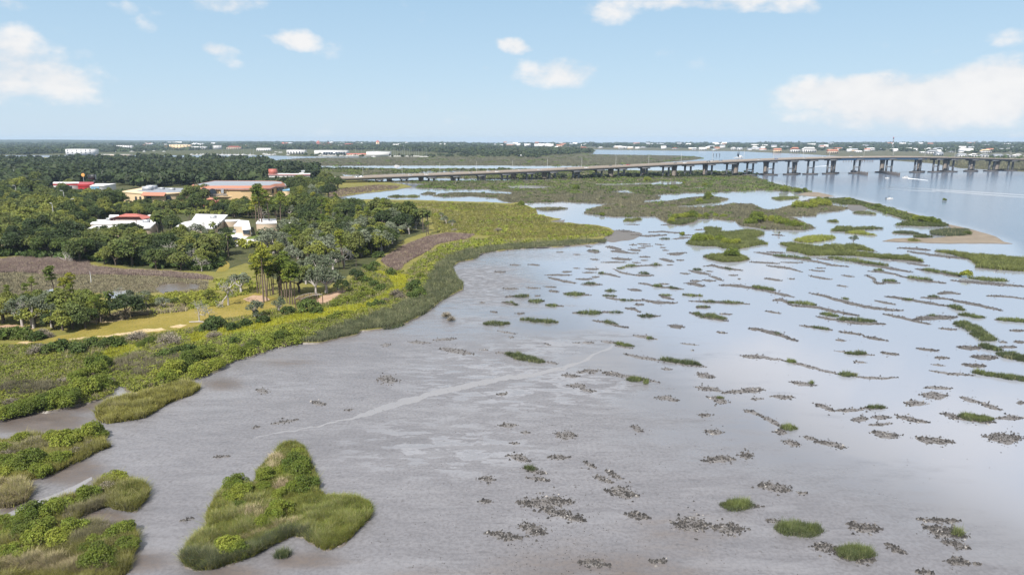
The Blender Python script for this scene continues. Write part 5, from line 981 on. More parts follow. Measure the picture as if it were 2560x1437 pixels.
ft([(1250,361),(1800,360.5),(2600,359.5),(2900,359),(2900,372),(2400,372),(2150,370),(1900,371),(1500,368.5),(1350,367)], .10, (8, 12), (6, 10), 'far_oak', 'woods on the island behind the houses', 12, 17)
ft([(1350,368.5),(1700,371.5),(1850,372),(1920,375),(2050,378),(2200,379),(2400,383),(2600,384),(2900,386),(2900,372),(1900,370)], .050, (6, 10), (4, 6), 'far_oak', 'trees between the houses on the island', 16, 18)
carpet('shore_grass', np.array([(2160,396),(2250,402),(2330,408),(2400,420),(2480,424),(2560,429),(2700,434),(2700,398),(2300,396)], float), .6, 1.3, M['gr_marsh'], 'green marsh on the far bank under the bridge', 3)
ft([(2250,399),(2420,402),(2560,408),(2700,414),(2700,396),(2400,394)], .03, (3, 6), (2.5, 4), 'oak', 'low scrub on the far bank under the bridge', 16, 19)
ft([(940,432),(1060,424),(1280,423),(1290,427),(1140,429),(1000,436)], .05, (1.5, 3), (1.6, 2.6), 'oak', 'low bushes on the narrow marsh', 14, 20)
ft([(1280,440),(1560,437),(1880,433),(1900,440),(1600,446),(1280,448)], .05, (2, 4), (1.8, 3), 'far_oak', 'bushes under the bridge spans', 14, 21)
ft([(720,421),(830,421),(940,424),(930,427),(800,426)], .05, (2, 4), (2, 3), 'far_oak', 'bushes by the canal', 14, 22)

# ------------------------------------------------------------------ buildings
def gable(mb, x0, y0, x1, y1, z, h, ov=.5):
    x0 -= ov; x1 += ov; y0 -= ov; y1 += ov; ym = (y0+y1)/2
    mb.add([(x0,y0,z),(x1,y0,z),(x1,y1,z),(x0,y1,z),(x0,ym,z+h),(x1,ym,z+h)], [(0,1,5,4),(2,3,4,5),(0,3,2,1)]); mb.add([(x0,y0,z),(x0,y1,z),(x0,ym,z+h),(x1,y0,z),(x1,y1,z),(x1,ym,z+h)], [(0,2,1),(3,4,5)])
def hip(mb, x0, y0, x1, y1, z, h, ov=.6):
    x0 -= ov; x1 += ov; y0 -= ov; y1 += ov; W_, D_ = x1-x0, y1-y0; ym = (y0+y1)/2; i = min(W_, D_)/2*.98
    mb.add([(x0,y0,z),(x1,y0,z),(x1,y1,z),(x0,y1,z),(x0+i,ym,z+h),(x1-i,ym,z+h)], [(0,1,5,4),(2,3,4,5),(0,3,2,1)]); mb.add([(x0,y0,z),(x0,y1,z),(x0+i,ym,z+h),(x1,y0,z),(x1,y1,z),(x1-i,ym,z+h)], [(0,2,1),(3,4,5)])
def house(name, xl, xr, yt, yb, depth, wall, roof, rtype, label, cat='house', group=None, rfrac=.4, win=True, floors=1, lm=None):
    a = G(xl, yb, .2); b = G(xr, yb, .2); W_ = b[0]-a[0]; D = a[1]; Ht = (yb-yt)/FPX*math.hypot(D, 42)
    hr = 0 if rtype == 'flat' else Ht*rfrac; hw = Ht-hr
    rt = root(name, (a[0], D, .2)); mb = MB(); mb.box(0, 0, 0, W_, depth, hw); mb.build('wall', M[wall], rt)
    mb = MB()
    if rtype == 'flat': mb.box(-.3, -.3, hw, W_+.3, depth+.3, hw+.5)
    elif rtype == 'gable': gable(mb, 0, 0, W_, depth, hw, hr)
    else: hip(mb, 0, 0, W_, depth, hw, hr)
    mb.build('roof', M[roof], rt)
    if win:
        n = max(2, min(6, int(W_/6)))
        for f in range(floors):
            for i in range(n):
                x = W_*(i+.5)/n; z = hw*(f+.45)/floors; s = min(W_/n*.3, 1.6); mb = MB(); mb.box(x-s, -.12, z-.28*hw/floors, x+s, .1, z+.28*hw/floors); mb.build('window', M['glass'], rt)
    return tag(rt, label, cat, group)
house('long_building', 165, 232, 374, 389, 30, 'whitewall', 'white', 'flat', 'long white three storey building at the far left water', 'building', floors=3)
house('apartment_block', 292, 328, 364.5, 376, 20, 'whitewall', 'white', 'flat', 'white apartment block beyond the far left marina', 'building', floors=4)
house('boat_shed', 405, 424, 366, 373, 25, 'whitewall', 'redroof', 'gable', 'small shed with faded red roof in the far marina', 'building')
house('marina_building', 424, 473, 362.5, 375, 30, 'peach_pale', 'whitewall', 'flat', 'cream stepped building in the far left marina', 'building', floors=3)
house('warehouse', 475, 512, 367, 375, 30, 'whitewall', 'greyroof', 'flat', 'low grey roofed warehouse right of the cream marina building', 'building')
house('block', 533, 551, 364.5, 374, 20, 'whitewall', 'white', 'flat', 'small square white block beyond the masts', 'building', floors=3)
house('cottage', 566, 600, 366, 374, 20, 'tan', 'redroof', 'hip', 'tan building with a red roof near the far trees', 'building')
house('cottage', 641, 675, 371, 378, 20, 'whitewall', 'white', 'gable', 'low white building among far boats', 'building')
house('marina_shop', 717, 760, 376, 387, 25, 'whitewall', 'white', 'flat', 'white flat building left of the dark fronted hangar', 'building')
hg = house('boat_hangar', 786, 864, 377, 389, 45, 'whitewall', 'metal', 'flat', 'big marina hangar with dark open front', 'building', win=False)
W_ = G(864, 389)[0]-G(786, 389)[0]; mb = MB(); mb.box(W_*.28, -.4, 1, W_-1.5, .2, 9.5); mb.build('open_front', M['glass'], hg)
for i in range(9): mb = MB(); x = W_*(.28+.71*i/9); mb.box(x, -.7, .5, x+.8, -.3, 9.8); mb.build('column', M['metal'], hg)
house('low_shed', 866, 914, 384, 390, 20, 'peach_pale', 'redroof', 'gable', 'low pinkish shed between the hangar and white warehouse', 'building')
house('warehouse', 916, 972, 380, 392, 40, 'whitewall', 'metal', 'flat', 'big white warehouse with grey roof by the masts', 'building', win=False)
house('rental_shed', 240, 320, 387, 391, 20, 'tan', 'white', 'flat', 'long low tan shed by the far left water', 'building')
for i, (x0, x1) in enumerate([(0, 25), (60, 90), (340, 365), (372, 398)]): house('cabin', x0, x1, 370.5, 375, 18, 'whitewall', ['redroof', 'white', 'white', 'redroof'][i], 'gable', ['red roofed cabin at the far left edge', 'white cabin near the far left edge', 'white cabin right of the apartment block', 'red roofed cabin left of the cream marina building'][i], 'building')
# the red brick town
house('brick_hall', 786, 850, 361.5, 367, 60, 'brick', 'brick', 'hip', 'long red brick hall with towers on the skyline', 'building')
house('brick_hall', 851, 888, 359.5, 367, 60, 'brick', 'brick', 'hip', 'shorter red brick hall right of the towers', 'building'); house('arcade', 888, 915, 363.5, 367, 40, 'peach_pale', 'white', 'flat', 'cream arcade at the end of the brick hall', 'building')
def tower(name, x, w, yt, yb, wall, roof, label, spire=.35, lift=0):
    a = G(x-w/2, yb, .2); b = G(x+w/2, yb, .2); W_ = b[0]-a[0]; Ht = (yb-yt)/FPX*a[1]; rt = root(name, (a[0], a[1], .2)); mb = MB(); mb.box(0, 0, 0, W_, W_, Ht*(1-spire)); mb.build('shaft', M[wall], rt)
    mb = MB(); mb.tube([(W_/2, W_/2, Ht*(1-spire)), (W_/2, W_/2, Ht*(1-spire*.45)), (W_/2, W_/2, Ht)], [W_*.72, W_*.4, .3], 4); mb.build('spire', M[roof], rt)
    for k in range(2): mb = MB(); mb.box(W_*.3, -.2, Ht*(.3+.25*k), W_*.7, .1, Ht*(.42+.25*k)); mb.build('window', M['glass'], rt)
    return tag(rt, label, 'tower')
tower('brick_tower', 795, 7, 352, 366, 'brick', 'redroof', 'left red brick tower of the skyline hall'); tower('brick_tower', 820, 5, 352, 366, 'brick', 'dark', 'right thin brick tower of the skyline hall')
tower('town_tower', 944, 7, 351, 366, 'peach_pale', 'redroof', 'cream tower with a red roof standing alone on the skyline'); tower('town_tower', 707, 9, 356, 365, 'peach_pale', 'redroof', 'squat cream tower with red roof left of the brick hall', .4)
tower('grey_steeple', 783, 2.5, 352, 366, 'conc_grey', 'dark', 'thin grey steeple left of the brick towers'); tower('grey_steeple', 922, 2.5, 355, 366, 'conc_grey', 'dark', 'thin grey steeple left of the cream tower')
def mast(name, x, yt, yb, r, mat, label, cat='mast', group=None):
    a = G(x, yb, .2); Ht = (yb-yt)/FPX*a[1]; mb = MB(); mb.tube([(0, 0, 0), (0, 0, Ht)], [r, r*.5], 5); mb.tube([(-r*4, 0, Ht*.97), (r*4, 0, Ht*.97)], [r*.6, r*.6], 4)
    o = mb.build(name, M[mat]); o.location = a; return tag(o, label, cat, group)
mast('radio_mast', 868, 341, 366, .9, 'metal', 'tall thin radio mast above the brick hall'); mast('radio_mast', 269, 346, 370, .7, 'metal', 'radio mast left of the apartment block'); mast('radio_mast', 367, 354, 374, .9, 'conc', 'tall pale mast right of the apartment block'); mast('water_tower_mast', 799, 348, 366, .8, 'metal', 'thin mast beside the left brick tower')
# lighthouse
a = G(2231, 372, .2); D_ = a[1]; rt = root('lighthouse', a); Ht = (372-343.5)/FPX*D_; R0 = Ht*.075
mb = MB(); nseg, nr_ = 18, 26; V = []; 
for i in range(nr_+1):
    for j in range(nseg): r_ = R0*(1-.5*i/nr_); V.append((r_*math.cos(2*PI*j/nseg), r_*math.sin(2*PI*j/nseg), Ht*.78*i/nr_))
fw, fb = [], []
for i in range(nr_):
    for j in range(nseg):
        f = (i*nseg+j, i*nseg+(j+1) % nseg, (i+1)*nseg+(j+1) % nseg, (i+1)*nseg+j); (fw if ((j/nseg - i/nr_*2.6) % 1) < .5 else fb).append(f)
mw = MB(); mw.add(V, fw); mw.build('white_band', M['whitewall'], rt); mw = MB(); mw.add(V, fb); mw.build('black_band', M['dark'], rt)
mw = MB(); mw.tube([(0,0,Ht*.78),(0,0,Ht*.8)], [R0*.85,R0*.85], 14); mw.build('gallery', M['dark'], rt)
mw = MB(); mw.tube([(0,0,Ht*.8),(0,0,Ht*.92)], [R0*.5,R0*.5], 12); mw.build('lantern', M['glass'], rt); mw = MB(); mw.tube([(0,0,Ht*.92),(0,0,Ht*.95),(0,0,Ht)], [R0*.62,R0*.4,R0*.05], 12); mw.build('dome', M['redpaint'], rt)
tag(rt, 'black and white spiral striped lighthouse above the island woods', 'lighthouse')
# houses on the island
HS = [('r4',60,135,205,246,'peach_pale','terra'),('r4',230,320,195,246,'whitewall','terra'),('r4',350,480,195,246,'whitewall','white'),('r4',600,700,215,258,'tan','terra'),('r4',730,762,198,222,'whitewall','metal'),('r4',800,850,190,208,'whitewall','white'),('r4',880,940,228,246,'whitewall','white'),('r4',980,1080,200,230,'whitewall','white'),('r4',1110,1160,205,226,'whitewall','metal'),('r4',1230,1300,208,232,'whitewall','white'),('r4',1310,1362,210,228,'whitewall','metal'),('r4',1440,1510,205,232,'whitewall','white'),('r4',1530,1570,238,252,'whitewall','white'),('r4',1590,1640,200,228,'whitewall','white'),('r4',1600,1700,225,262,'whitewall','metal'),('r4',1680,1750,240,278,'metal','greyroof'),('r4',1765,1800,218,235,'whitewall','white'),('r4',1820,1870,232,246,'whitewall','metal'),('r4',1920,2050,205,246,'whitewall','white'),('r4',2135,2230,215,252,'whitewall','peach_pale'),('r4',2240,2300,205,228,'whitewall','white'),('r4',2320,2365,205,222,'whitewall','metal'),('r4',2390,2440,203,215,'whitewall','white'),('r4',2480,2555,200,214,'whitewall','white'),('r4',1905,1985,258,290,'whitewall','metal'),('r4',2030,2110,258,292,'whitewall','white'),('r4',2135,2230,262,292,'whitewall','metal'),('r4',2260,2345,262,292,'metal','greyroof'),('r4',2380,2440,265,292,'whitewall','metal'),('r4',2470,2555,262,292,'whitewall','white'),
 ('r3',425,465,185,206,'whitewall','white'),('r3',680,752,190,216,'peach_pale','terra'),('r3',860,912,190,208,'whitewall','white'),('r3',1015,1050,184,200,'whitewall','metal'),('r3',1060,1130,186,212,'whitewall','white'),('r3',1280,1340,186,204,'whitewall','metal'),('r3',1490,1540,186,206,'whitewall','white'),('r3',1600,1660,198,216,'whitewall','terra'),('r3',1800,1850,202,224,'whitewall','metal'),('r3',1870,1942,195,224,'whitewall','white'),('r3',2000,2050,206,226,'whitewall','metal'),('r3',2190,2242,194,222,'whitewall','white'),('r3',2250,2300,196,224,'whitewall','metal'),('r3',2400,2460,184,214,'whitewall','white'),('r3',180,232,200,216,'whitewall','metal'),('r3',60,100,270,288,'whitewall','white'),('r3',20,50,240,256,'whitewall','white')]
HL = []
for i, (rg, x0, x1, y0, y1, wm, rm) in enumerate(HS):
    p = R(rg, np.array([(x0, y0), (x1, y1)])); hs = house('villa', p[0,0], p[1,0], p[0,1], p[1,1], 14, wm, rm, 'hip' if i % 3 else 'gable', None, 'house', 'houses on the far island', .42, (p[1,0]-p[0,0]) > 9)
    PEND.append((hs, {'terra': 'house with terracotta roof', 'white': 'white roofed house', 'metal': 'grey roofed house', 'greyroof': 'dark grey roofed house', 'peach_pale': 'cream roofed house'}[rm], p.mean(0), 'villa'))
rh = np.random.default_rng(12)
def tiny_house(px, py, w, h, wm, rm):
    a = G(px-w/2, py, .2); b = G(px+w/2, py, .2); W_ = b[0]-a[0]; Ht = h/FPX*math.hypot(a[1], 42); rt = root('villa', a); m = MB(); m.box(0, 0, 0, W_, 10, Ht*.6); m.build('wall', M[wm], rt); m = MB(); gable(m, 0, 0, W_, 10, Ht*.6, Ht*.4); m.build('roof', M[rm], rt)
    tag(rt, None, 'house', 'small houses along the far shore'); PEND.append((rt, {'white': 'small white roofed house', 'metal': 'small grey roofed house', 'terra': 'small orange roofed house', 'greyroof': 'small dark roofed house'}[rm], np.array([px, py-h/2]), 'villa'))
for k in range(95):
    x = rh.uniform(1270, 2560); lo_ = np.interp(x, [1270, 1500, 1900, 2100, 2560], [365, 372.5, 377, 380, 386]); tiny_house(x, rh.uniform(363, lo_), rh.uniform(8, 20), rh.uniform(4.5, 8), ['whitewall', 'whitewall', 'tan'][k % 3], ['white', 'metal', 'white', 'terra', 'greyroof', 'metal', 'white'][k % 7])
for k in range(70):
    x = rh.uniform(330, 1300); tiny_house(x, rh.uniform(361, 371), rh.uniform(7, 18), rh.uniform(4, 6.5), ['whitewall', 'tan'][k % 2], ['white', 'metal', 'white', 'terra', 'white'][k % 5])
LANDV = [(450,368,'the far left marina'), (620,366,'the woods left of the skyline towers'), (800,364,'the brick towers'), (945,364,'the lone cream tower'), (1080,367,'the far woods right of the cream tower'), (1200,366,'the pale far inlet'), (1320,372,'the near end of the island shore'), (1600,370,'the woods between orange villa and shrimp boat'), (1850,372,'the shrimp boat shore'), (2130,372,'the shore left of the lighthouse'), (2530,370,'the right edge woods'), (1945,377,'the terracotta villa by the river'), (2030,375,'the big white villa'), (2231,365,'the lighthouse'), (2440,376,'the cream roofed house'), (1460,370,'the lone orange villa'), (1750,373,'the mid shore houses'), (2340,384,'the grey roofed houses by the bridge end')]
# ------------------------------------------------------------------ the near buildings
ROOF = {}
def polyblock(name, px, z, label, cat, wall, roof, ov=.5, th=.4, win=None):
    """flat roofed block whose roof outline is read off the photo at its roof height"""
    px = np.asarray(px, float); w = G(px[:, 0], px[:, 1], z); c = w.mean(0); rt = root(name, (c[0], c[1], .3)); P = w[:, :2]-c[:2]
    ar = np.dot(P[:, 0], np.roll(P[:, 1], -1))-np.dot(P[:, 1], np.roll(P[:, 0], -1)); P = P if ar > 0 else P[::-1]
    mb = MB(); mb.prism([tuple(q_) for q_ in P*.985], 0, z-.3-th); mb.build('wall', M[wall], rt)
    mb = MB(); mb.prism([tuple(q_) for q_ in P*1.01], z-.3-th, z-.3); ROOF[rt.name] = mb.build('roof', M[roof], rt)
    tag(rt, label, cat); return rt, P, c
def unit(rt, c, px, py, z, s, mat='metal', name='rooftop_unit'):
    g = G(px, py, z)-c; mb = MB(); mb.box(g[0]-s, g[1]-s*.7, z-.3, g[0]+s, g[1]+s*.7, z-.3+s*.9); mb.build(name, M[mat], ROOF[rt.name])
def facwin(rt, c, a, b, pts, w, h, arch=True, z0=.3, name='window', mat='glass'):
    """openings on the wall between two roof corners; each sits where its photo point meets that wall"""
    A = G(a[0], a[1], a[2])[:2]; B = G(b[0], b[1], b[2])[:2]; u = (B-A)/np.linalg.norm(B-A); nrm = np.array([u[1], -u[0]])
    if nrm[1] > 0: nrm = -nrm
    for (px, py) in pts:
        dx, dy, dz = rays(px, py); t_ = (A@nrm)/(dx*nrm[0]+dy*nrm[1]); p = np.array([dx*t_, dy*t_]); z = H+dz*t_-.3
        prof = [(-w/2, -h/2), (w/2, -h/2)]+([(w/2*math.cos(q_), h/2-w/2+w/2*math.sin(q_)) for q_ in np.linspace(0, PI, 7)] if arch else [(w/2, h/2), (-w/2, h/2)])
        mb = MB(); fr = []
        for off in (-.3, .25): fr += [(p[0]-c[0]+u[0]*q_[0]+nrm[0]*off, p[1]-c[1]+u[1]*q_[0]+nrm[1]*off, z+q_[1]) for q_ in prof]
        n = len(prof); mb.add(fr, [tuple(range(n, 2*n))]); mb.add(fr, [(i, (i+1) % n, n+(i+1) % n, n+i) for i in range(n)]); mb.build(name, M[mat], rt)
EZ = 10.5
main = [(473,467.5),(497,472.5),(560,471.5),(600,472),(676,470.5),(690,466),(715,464.5),(712,459),(694,456.8),(537,456)]
rt, P, c = polyblock('school_building', main, EZ, 'large peach building with a terracotta eave and grey flat roof', 'building', 'peach', 'greyroof', th=.3)
inn = P*np.array([.94, .86]); e = MB(); n = len(P); V = [(x*1.015, y*1.015, EZ-.9) for x, y in P]+[(x, y, EZ+1.35) for x, y in inn]; e.add(V, [(i, (i+1) % n, n+(i+1) % n, n+i) for i in range(n)])
e.add([(x*1.015, y*1.015, EZ-1.2) for x, y in P]+V[:n], [(i, (i+1) % n, n+(i+1) % n, n+i) for i in range(n)]); e.add([(x, y, EZ+1.35) for x, y in inn]+[(x, y, EZ-.3) for x, y in inn*.99], [(i, n+i, n+(i+1) % n, (i+1) % n) for i in range(n)]); e.build('tiled_eave', M['terra'], rt)
e = MB(); e.prism([tuple(q_) for q_ in inn*.985], EZ-.25, EZ+1.1); e.build('flat_roof', M['greyroof'], rt)
facwin(rt, c, (497,472.5,EZ), (676,470.5,EZ), [(511,480),(532,482)], 4.2, 5.6); facwin(rt, c, (676,470.5,EZ), (690,466,EZ), [(682,477)], 2.5, 3.5); facwin(rt, c, (690,466,EZ), (715,464.5,EZ), [(695,476),(702,475),(707,474.5)], 1.6, 3.4, False)
facwin(rt, c, (497,472.5,EZ), (676,470.5,EZ), [(592,480),(600,480),(610,480),(618,480),(556,478)], 1.6, 2.6, False, name='window', mat='metal'); facwin(rt, c, (497,472.5,EZ), (676,470.5,EZ), [(545,487),(608,487)], 11, 1.2, False, name='terrace', mat='conc'); facwin(rt, c, (497,472.5,EZ), (676,470.5,EZ), [(590,491)], 46, .5, False, name='ledge', mat='peach_pale')
for i in range(26):
    facwin(rt, c, (497,472.5,EZ), (676,470.5,EZ), [(500+i*6.8, 474.6)], .5, .5, False, name='bracket', mat='wood')
rt, P, c = polyblock('school_wing', [(302,479),(356,483.5),(412,484),(455,482),(473,471),(363,468)], 7.5, 'lower peach wing with flat roof and short tiled strip', 'building', 'peach_pale', 'peach_pale', th=.5)
e = MB(); e.prism([tuple(q_) for q_ in P*.78+np.array([4, 2])], 7.2, 7.45); e.build('flat_roof', M['greyroof'], rt); unit(rt, c, 370, 476, 7.5, 3.0); unit(rt, c, 380, 473, 7.5, 3.0); unit(rt, c, 405, 474, 7.6, 1.6); unit(rt, c, 430, 476, 7.5, 1.8)
A = G(355, 483.6, 7.5)-c; B = G(413, 484.2, 7.5)-c; e = MB(); e.add([(A[0],A[1]-1.6,6.0),(B[0],B[1]-1.6,6.0),(B[0],B[1]+1.2,7.9),(A[0],A[1]+1.2,7.9)], [(0,1,2,3)]); e.add([(A[0],A[1]-1.6,5.7),(B[0],B[1]-1.6,5.7),(B[0],B[1]-1.6,6.0),(A[0],A[1]-1.6,6.0)], [(0,1,2,3)]); e.build('tiled_strip', M['terra'], rt)
facwin(rt, c, (356,483.5,7.5), (412,484,7.5), [(372,496.5)], 3.2, 4.5); facwin(rt, c, (302,479,7.5), (356,483.5,7.5), [(340,496),(351,496)], 2., 2.6); facwin(rt, c, (412,484,7.5), (455,482,7.5), [(421,495)], 3.0, 3.5)
rt, P, c = polyblock('school_annex', [(706,476),(724,476),(724,471),(710,471)], 8, 'narrow pale annex with blue roof edge right of the peach building', 'building', 'peach_pale', 'bluepaint')
# pavilion
a = G(509, 522, .3); rt = root('pavilion', (*a[:2], .3)); mb = MB(); mb.box(0, 0, 0, 7, 7, 4.6); mb.build('wall', M['brick'], rt); mb = MB(); hip(mb, 0, 0, 7, 7, 4.6, 2.2, 1.0); mb.build('roof', M['terra'], rt); tag(rt, 'small square pavilion with a terracotta hip roof', 'pavilion')
WL = [([(210,576.5),(330,575),(332,563),(236,563)], 4, 'nearest low white roofed block with tan wall, two roof vents', 'tan'), ([(226,558.5),(340,558),(338,549),(240,549)], 4, 'long low white roofed block in front of the red roof', 'tan'), ([(342,569),(375,569),(394,552),(392,536),(372,537),(342,552)], 4.2, 'white roofed block stepping back right of the red roof', 'tan'), ([(434,570.5),(532,570.5),(553,553),(569,537),(490,535),(478,552),(455,556)], 4.3, 'largest white roofed block with a slanting tan side', 'tan'), ([(547,552),(599,551.5),(600,548.5),(549,549)], 3.4, 'plain tan wall block behind the small bright lawn', 'tan'), ([(584,563.5),(605,564),(605,572),(627,572),(622,552),(599,550)], 3.8, 'white roofed porch block right of the bright lawn', 'tan'), ([(640,557),(692,557),(690,547),(648,547)], 4, 'white roof glimpsed behind the tall pines', 'tan'), ([(714,561),(736,561),(735,556),(717,556)], 3.6, 'small white roof right of the tall pines', 'tan'), ([(-30,603),(34,601),(30,592),(-30,593)], 4, 'pinkish white roof among trees at the left edge', 'tan'), ([(44,599),(68,598),(66,588),(46,588)], 4, 'second pinkish white roof among the left trees', 'tan'), ([(228,524),(252,524),(250,519),(230,519)], 4, 'pale flat roof showing between left trees', 'tan'), ([(272,541),(298,541),(297,537),(274,537)], 3.6, 'white slab roof behind the red roofed block', 'tan')]
for k, (px, z, lab, wl) in enumerate(WL):
    rt, P, c = polyblock('low_building', px, z, lab, 'building', wl, 'white', th=.55)
    if k == 0: unit(rt, c, 243, 568, 4, .5, 'dark', 'roof_vent'); unit(rt, c, 252, 568, 4, .5, 'dark', 'roof_vent')
    if k == 1: unit(rt, c, 274, 550.5, 4, 1.2)
    if k == 2: unit(rt, c, 366, 556, 4.2, 1.4)
    if k == 3: unit(rt, c, 533, 545, 4.3, 1.4); facwin(rt, c, (532,570.5,4.3), (553,553,4.3), [(536,571),(540,567),(545,563),(549,559)], .9, 1.6, False)
    if k == 5: facwin(rt, c, (605,572,3.8), (627,572,3.8), [(612,580),(620,580)], 1.4, 1.6, False)
rt, P, c = polyblock('red_roof_block', [(288,549),(354,549),(356,545),(292,545)], 4.6, 'low block with a bright red hip roof among white roofs', 'building', 'tan', 'white', th=.3)
mb = MB(); hip(mb, P[:, 0].min(), P[:, 1].min(), P[:, 0].max(), P[:, 1].max()+4, 4.4, 2.2, .5); mb.build('red_roof', M['redroof'], rt)
rt, P, c = polyblock('car_dealership', [(132,458),(196,458),(198,455),(134,455)], 6.5, 'long white showroom with red stripe', 'building', 'whitewall', 'white'); facwin(rt, c, (132,458,6.5), (196,458,6.5), [(164,461.5)], 21, .8, False, name='red_stripe', mat='redpaint'); facwin(rt, c, (132,458,6.5), (196,458,6.5), [(146,468),(160,468),(174,468)], 4, 1.6, False)
rt, P, c = polyblock('red_canopy', [(194,461),(232,461),(236,455),(198,455)], 6.2, 'bright red canopy joining two showrooms', 'canopy', 'redpaint', 'redpaint', th=1.6)
rt, P, c = polyblock('white_showroom', [(224,465),(256,465),(290,459),(240,459)], 6, 'white showroom with blue windows under the black sign', 'building', 'whitewall', 'white'); facwin(rt, c, (224,465,6), (256,465,6), [(230,470.5),(237,470.5),(245,470.5)], 1.9, 2.2, False, mat='bluepaint')
rt, P, c = polyblock('store_building', [(671,436),(775,436),(776,430),(674,430)], 6.5, 'long white store with red edge at the bridge end', 'building', 'whitewall', 'whitewall'); facwin(rt, c, (671,436,6.5), (775,436,6.5), [(723,437)], 44, .9, False, name='red_edge', mat='redpaint')
g = G(671, 436, 6.5)-c; mb = MB(); mb.box(g[0], g[1]+1, 5, g[0]+7, g[1]+8, 11.5); mb.build('red_tower', M['redroof'], rt); g = G(753, 432, 6.5)-c; mb = MB(); mb.box(g[0], g[1], 6.2, g[0]+11, g[1]+5, 8.6); mb.build('rooftop_unit', M['metal'], rt)
# signs
a = G(238, 474, .3); rt = root('sign_board', a); mb = MB(); mb.box(-.5, -.4, 0, .5, .4, 9); mb.build('pole', M['dark'], rt); mb = MB(); mb.box(-4.6, -.8, 8.5, 1.8, .8, 12.6); pn = mb.build('panel', M['dark'], rt); mb = MB(); mb.add([(1.85,-.82,8.7),(1.85,.82,8.7),(1.85,.82,12.4),(1.85,-.82,12.4)], [(0,1,2,3)]); mb.build('panel_edge', M['metal'], pn); tag(rt, 'big black sign box on a single dark pole above the showroom', 'sign')
a = G(212, 471, .3); rt = root('sign_board', a); mb = MB(); mb.tube([(0,0,0),(0,0,10.5)], [.2,.16], 6); mb.build('pole', M['metal'], rt); mb = MB(); mb.tube([(0,-.25,11.6),(0,.25,11.6)], [1.5,1.5], 14); mb.build('panel', M['yellow'], rt); tag(rt, 'round yellow sign on a thin pole near the black sign', 'sign')
def lamp_mesh(h):
    mb = MB(); mb.tube([(0,0,0),(0,0,h*.93),(.25,0,h*.985),(1.0,0,h)], [.16,.11,.1,.08], 6); m2 = MB(); m2.box(.8,-.22,h-.12,2.1,.22,h+.12); return mb, m2
def lamp_at(loc, h, rz, label, group):
    mb, m2 = lamp_mesh(h); rt = root('street_lamp', loc, rz); mb.build('pole', M['lampgrey'], rt); m2.build('lamp_head', M['lampgrey'], rt); return tag(rt, label, 'street lamp', group)
M['lampgrey'] = plain('galvanised_pole', (.42,.42,.42), .6)
for i, (px, py, lab) in enumerate([(130,510,'leaning lamp post among the light green oaks'),(175,499,'lamp post behind the light green oak crowns'),(34,425,'lamp post at the far left wood edge'),(88,428,'second lamp post in the far left wood'),(198,427,'lamp post left of the yellow sign'),(254,429,'lamp post right of the black sign'),(354,430,'lamp post above the peach wing'),(413,430,'second lamp post above the peach wing'),(486,427,'lamp post behind the peach building'),(614,425,'lamp post behind the peach building, farther right'),(38,465,'pale lamp post in the dark left oaks'),(158,478,'short lamp post below the showroom')]):
    g = G(px, py, 12.0); lamp_at((g[0], g[1], .3), 12.0, random.random()*6, lab, 'street lamps in the woods')
# ------------------------------------------------------------------ twin bridges
BS = .31; B0 = 731.0; un = 1/math.hypot(1, BS); U = np.array([un, BS*un]); Vn = np.array([-BS*un, un])
prof = [(875,452),(915,448),(949,450),(1081,443.5),(1205,438.5),(1280,434.5),(1440,428.5),(1545,422),(1671,416.5),(1781,411.5),(1881,407),(1932,404.5),(2033,400.5),(2100,399),(2149,398.5),(2233,397.5),(2311,397.5),(2420,399),(2530,402),(2600,404)]
ps, pz = [], []
for px, py in prof:
    dx, dy, dz = rays(px, py); t_ = B0/(dy-BS*dx); ps.append(dx*t_/un); pz.append(H+dz*t_)
ps = np.array(ps); pz = np.array(pz); co_ = np.polyfit(ps, pz, 5)
def zdeck(s): return np.maximum(np.interp(s, ps, np.polyval(co_, ps)), 1.6)
def bx(px):   # distance along the bridge of a photo column
    u = (px-CX)/FPX; k = CT-0.058*0; 
    dx, dy, dz = rays(px, 440); t_ = B0/(dy-BS*dx); return dx*t_/un
S = np.arange(ps[0]-30, 1150, 8.0)
def zd(s): 
    s = np.asarray(s, float); z = zdeck(np.minimum(s, ps[-1])); return np.where(s > ps[-1], np.maximum(z-(s-ps[-1])*.022, 6), z)
def sweep(mb, prof_, S_=S, dz=0.0):
    """carry a cross section (offset across, height) along the bridge"""
    z = zd(S_); n = len(prof_); V = []
    for s, zz in zip(S_, z):
        p = np.array([0, B0])+U*s
        for o_, h_ in prof_: q_ = p+Vn*o_; V.append((q_[0], q_[1], zz+h_+dz))
    mb.add(V, [(i*n+j, (i+1)*n+j, (i+1)*n+(j+1) % n, i*n+(j+1) % n) for i in range(len(S_)-1) for j in range(n)])
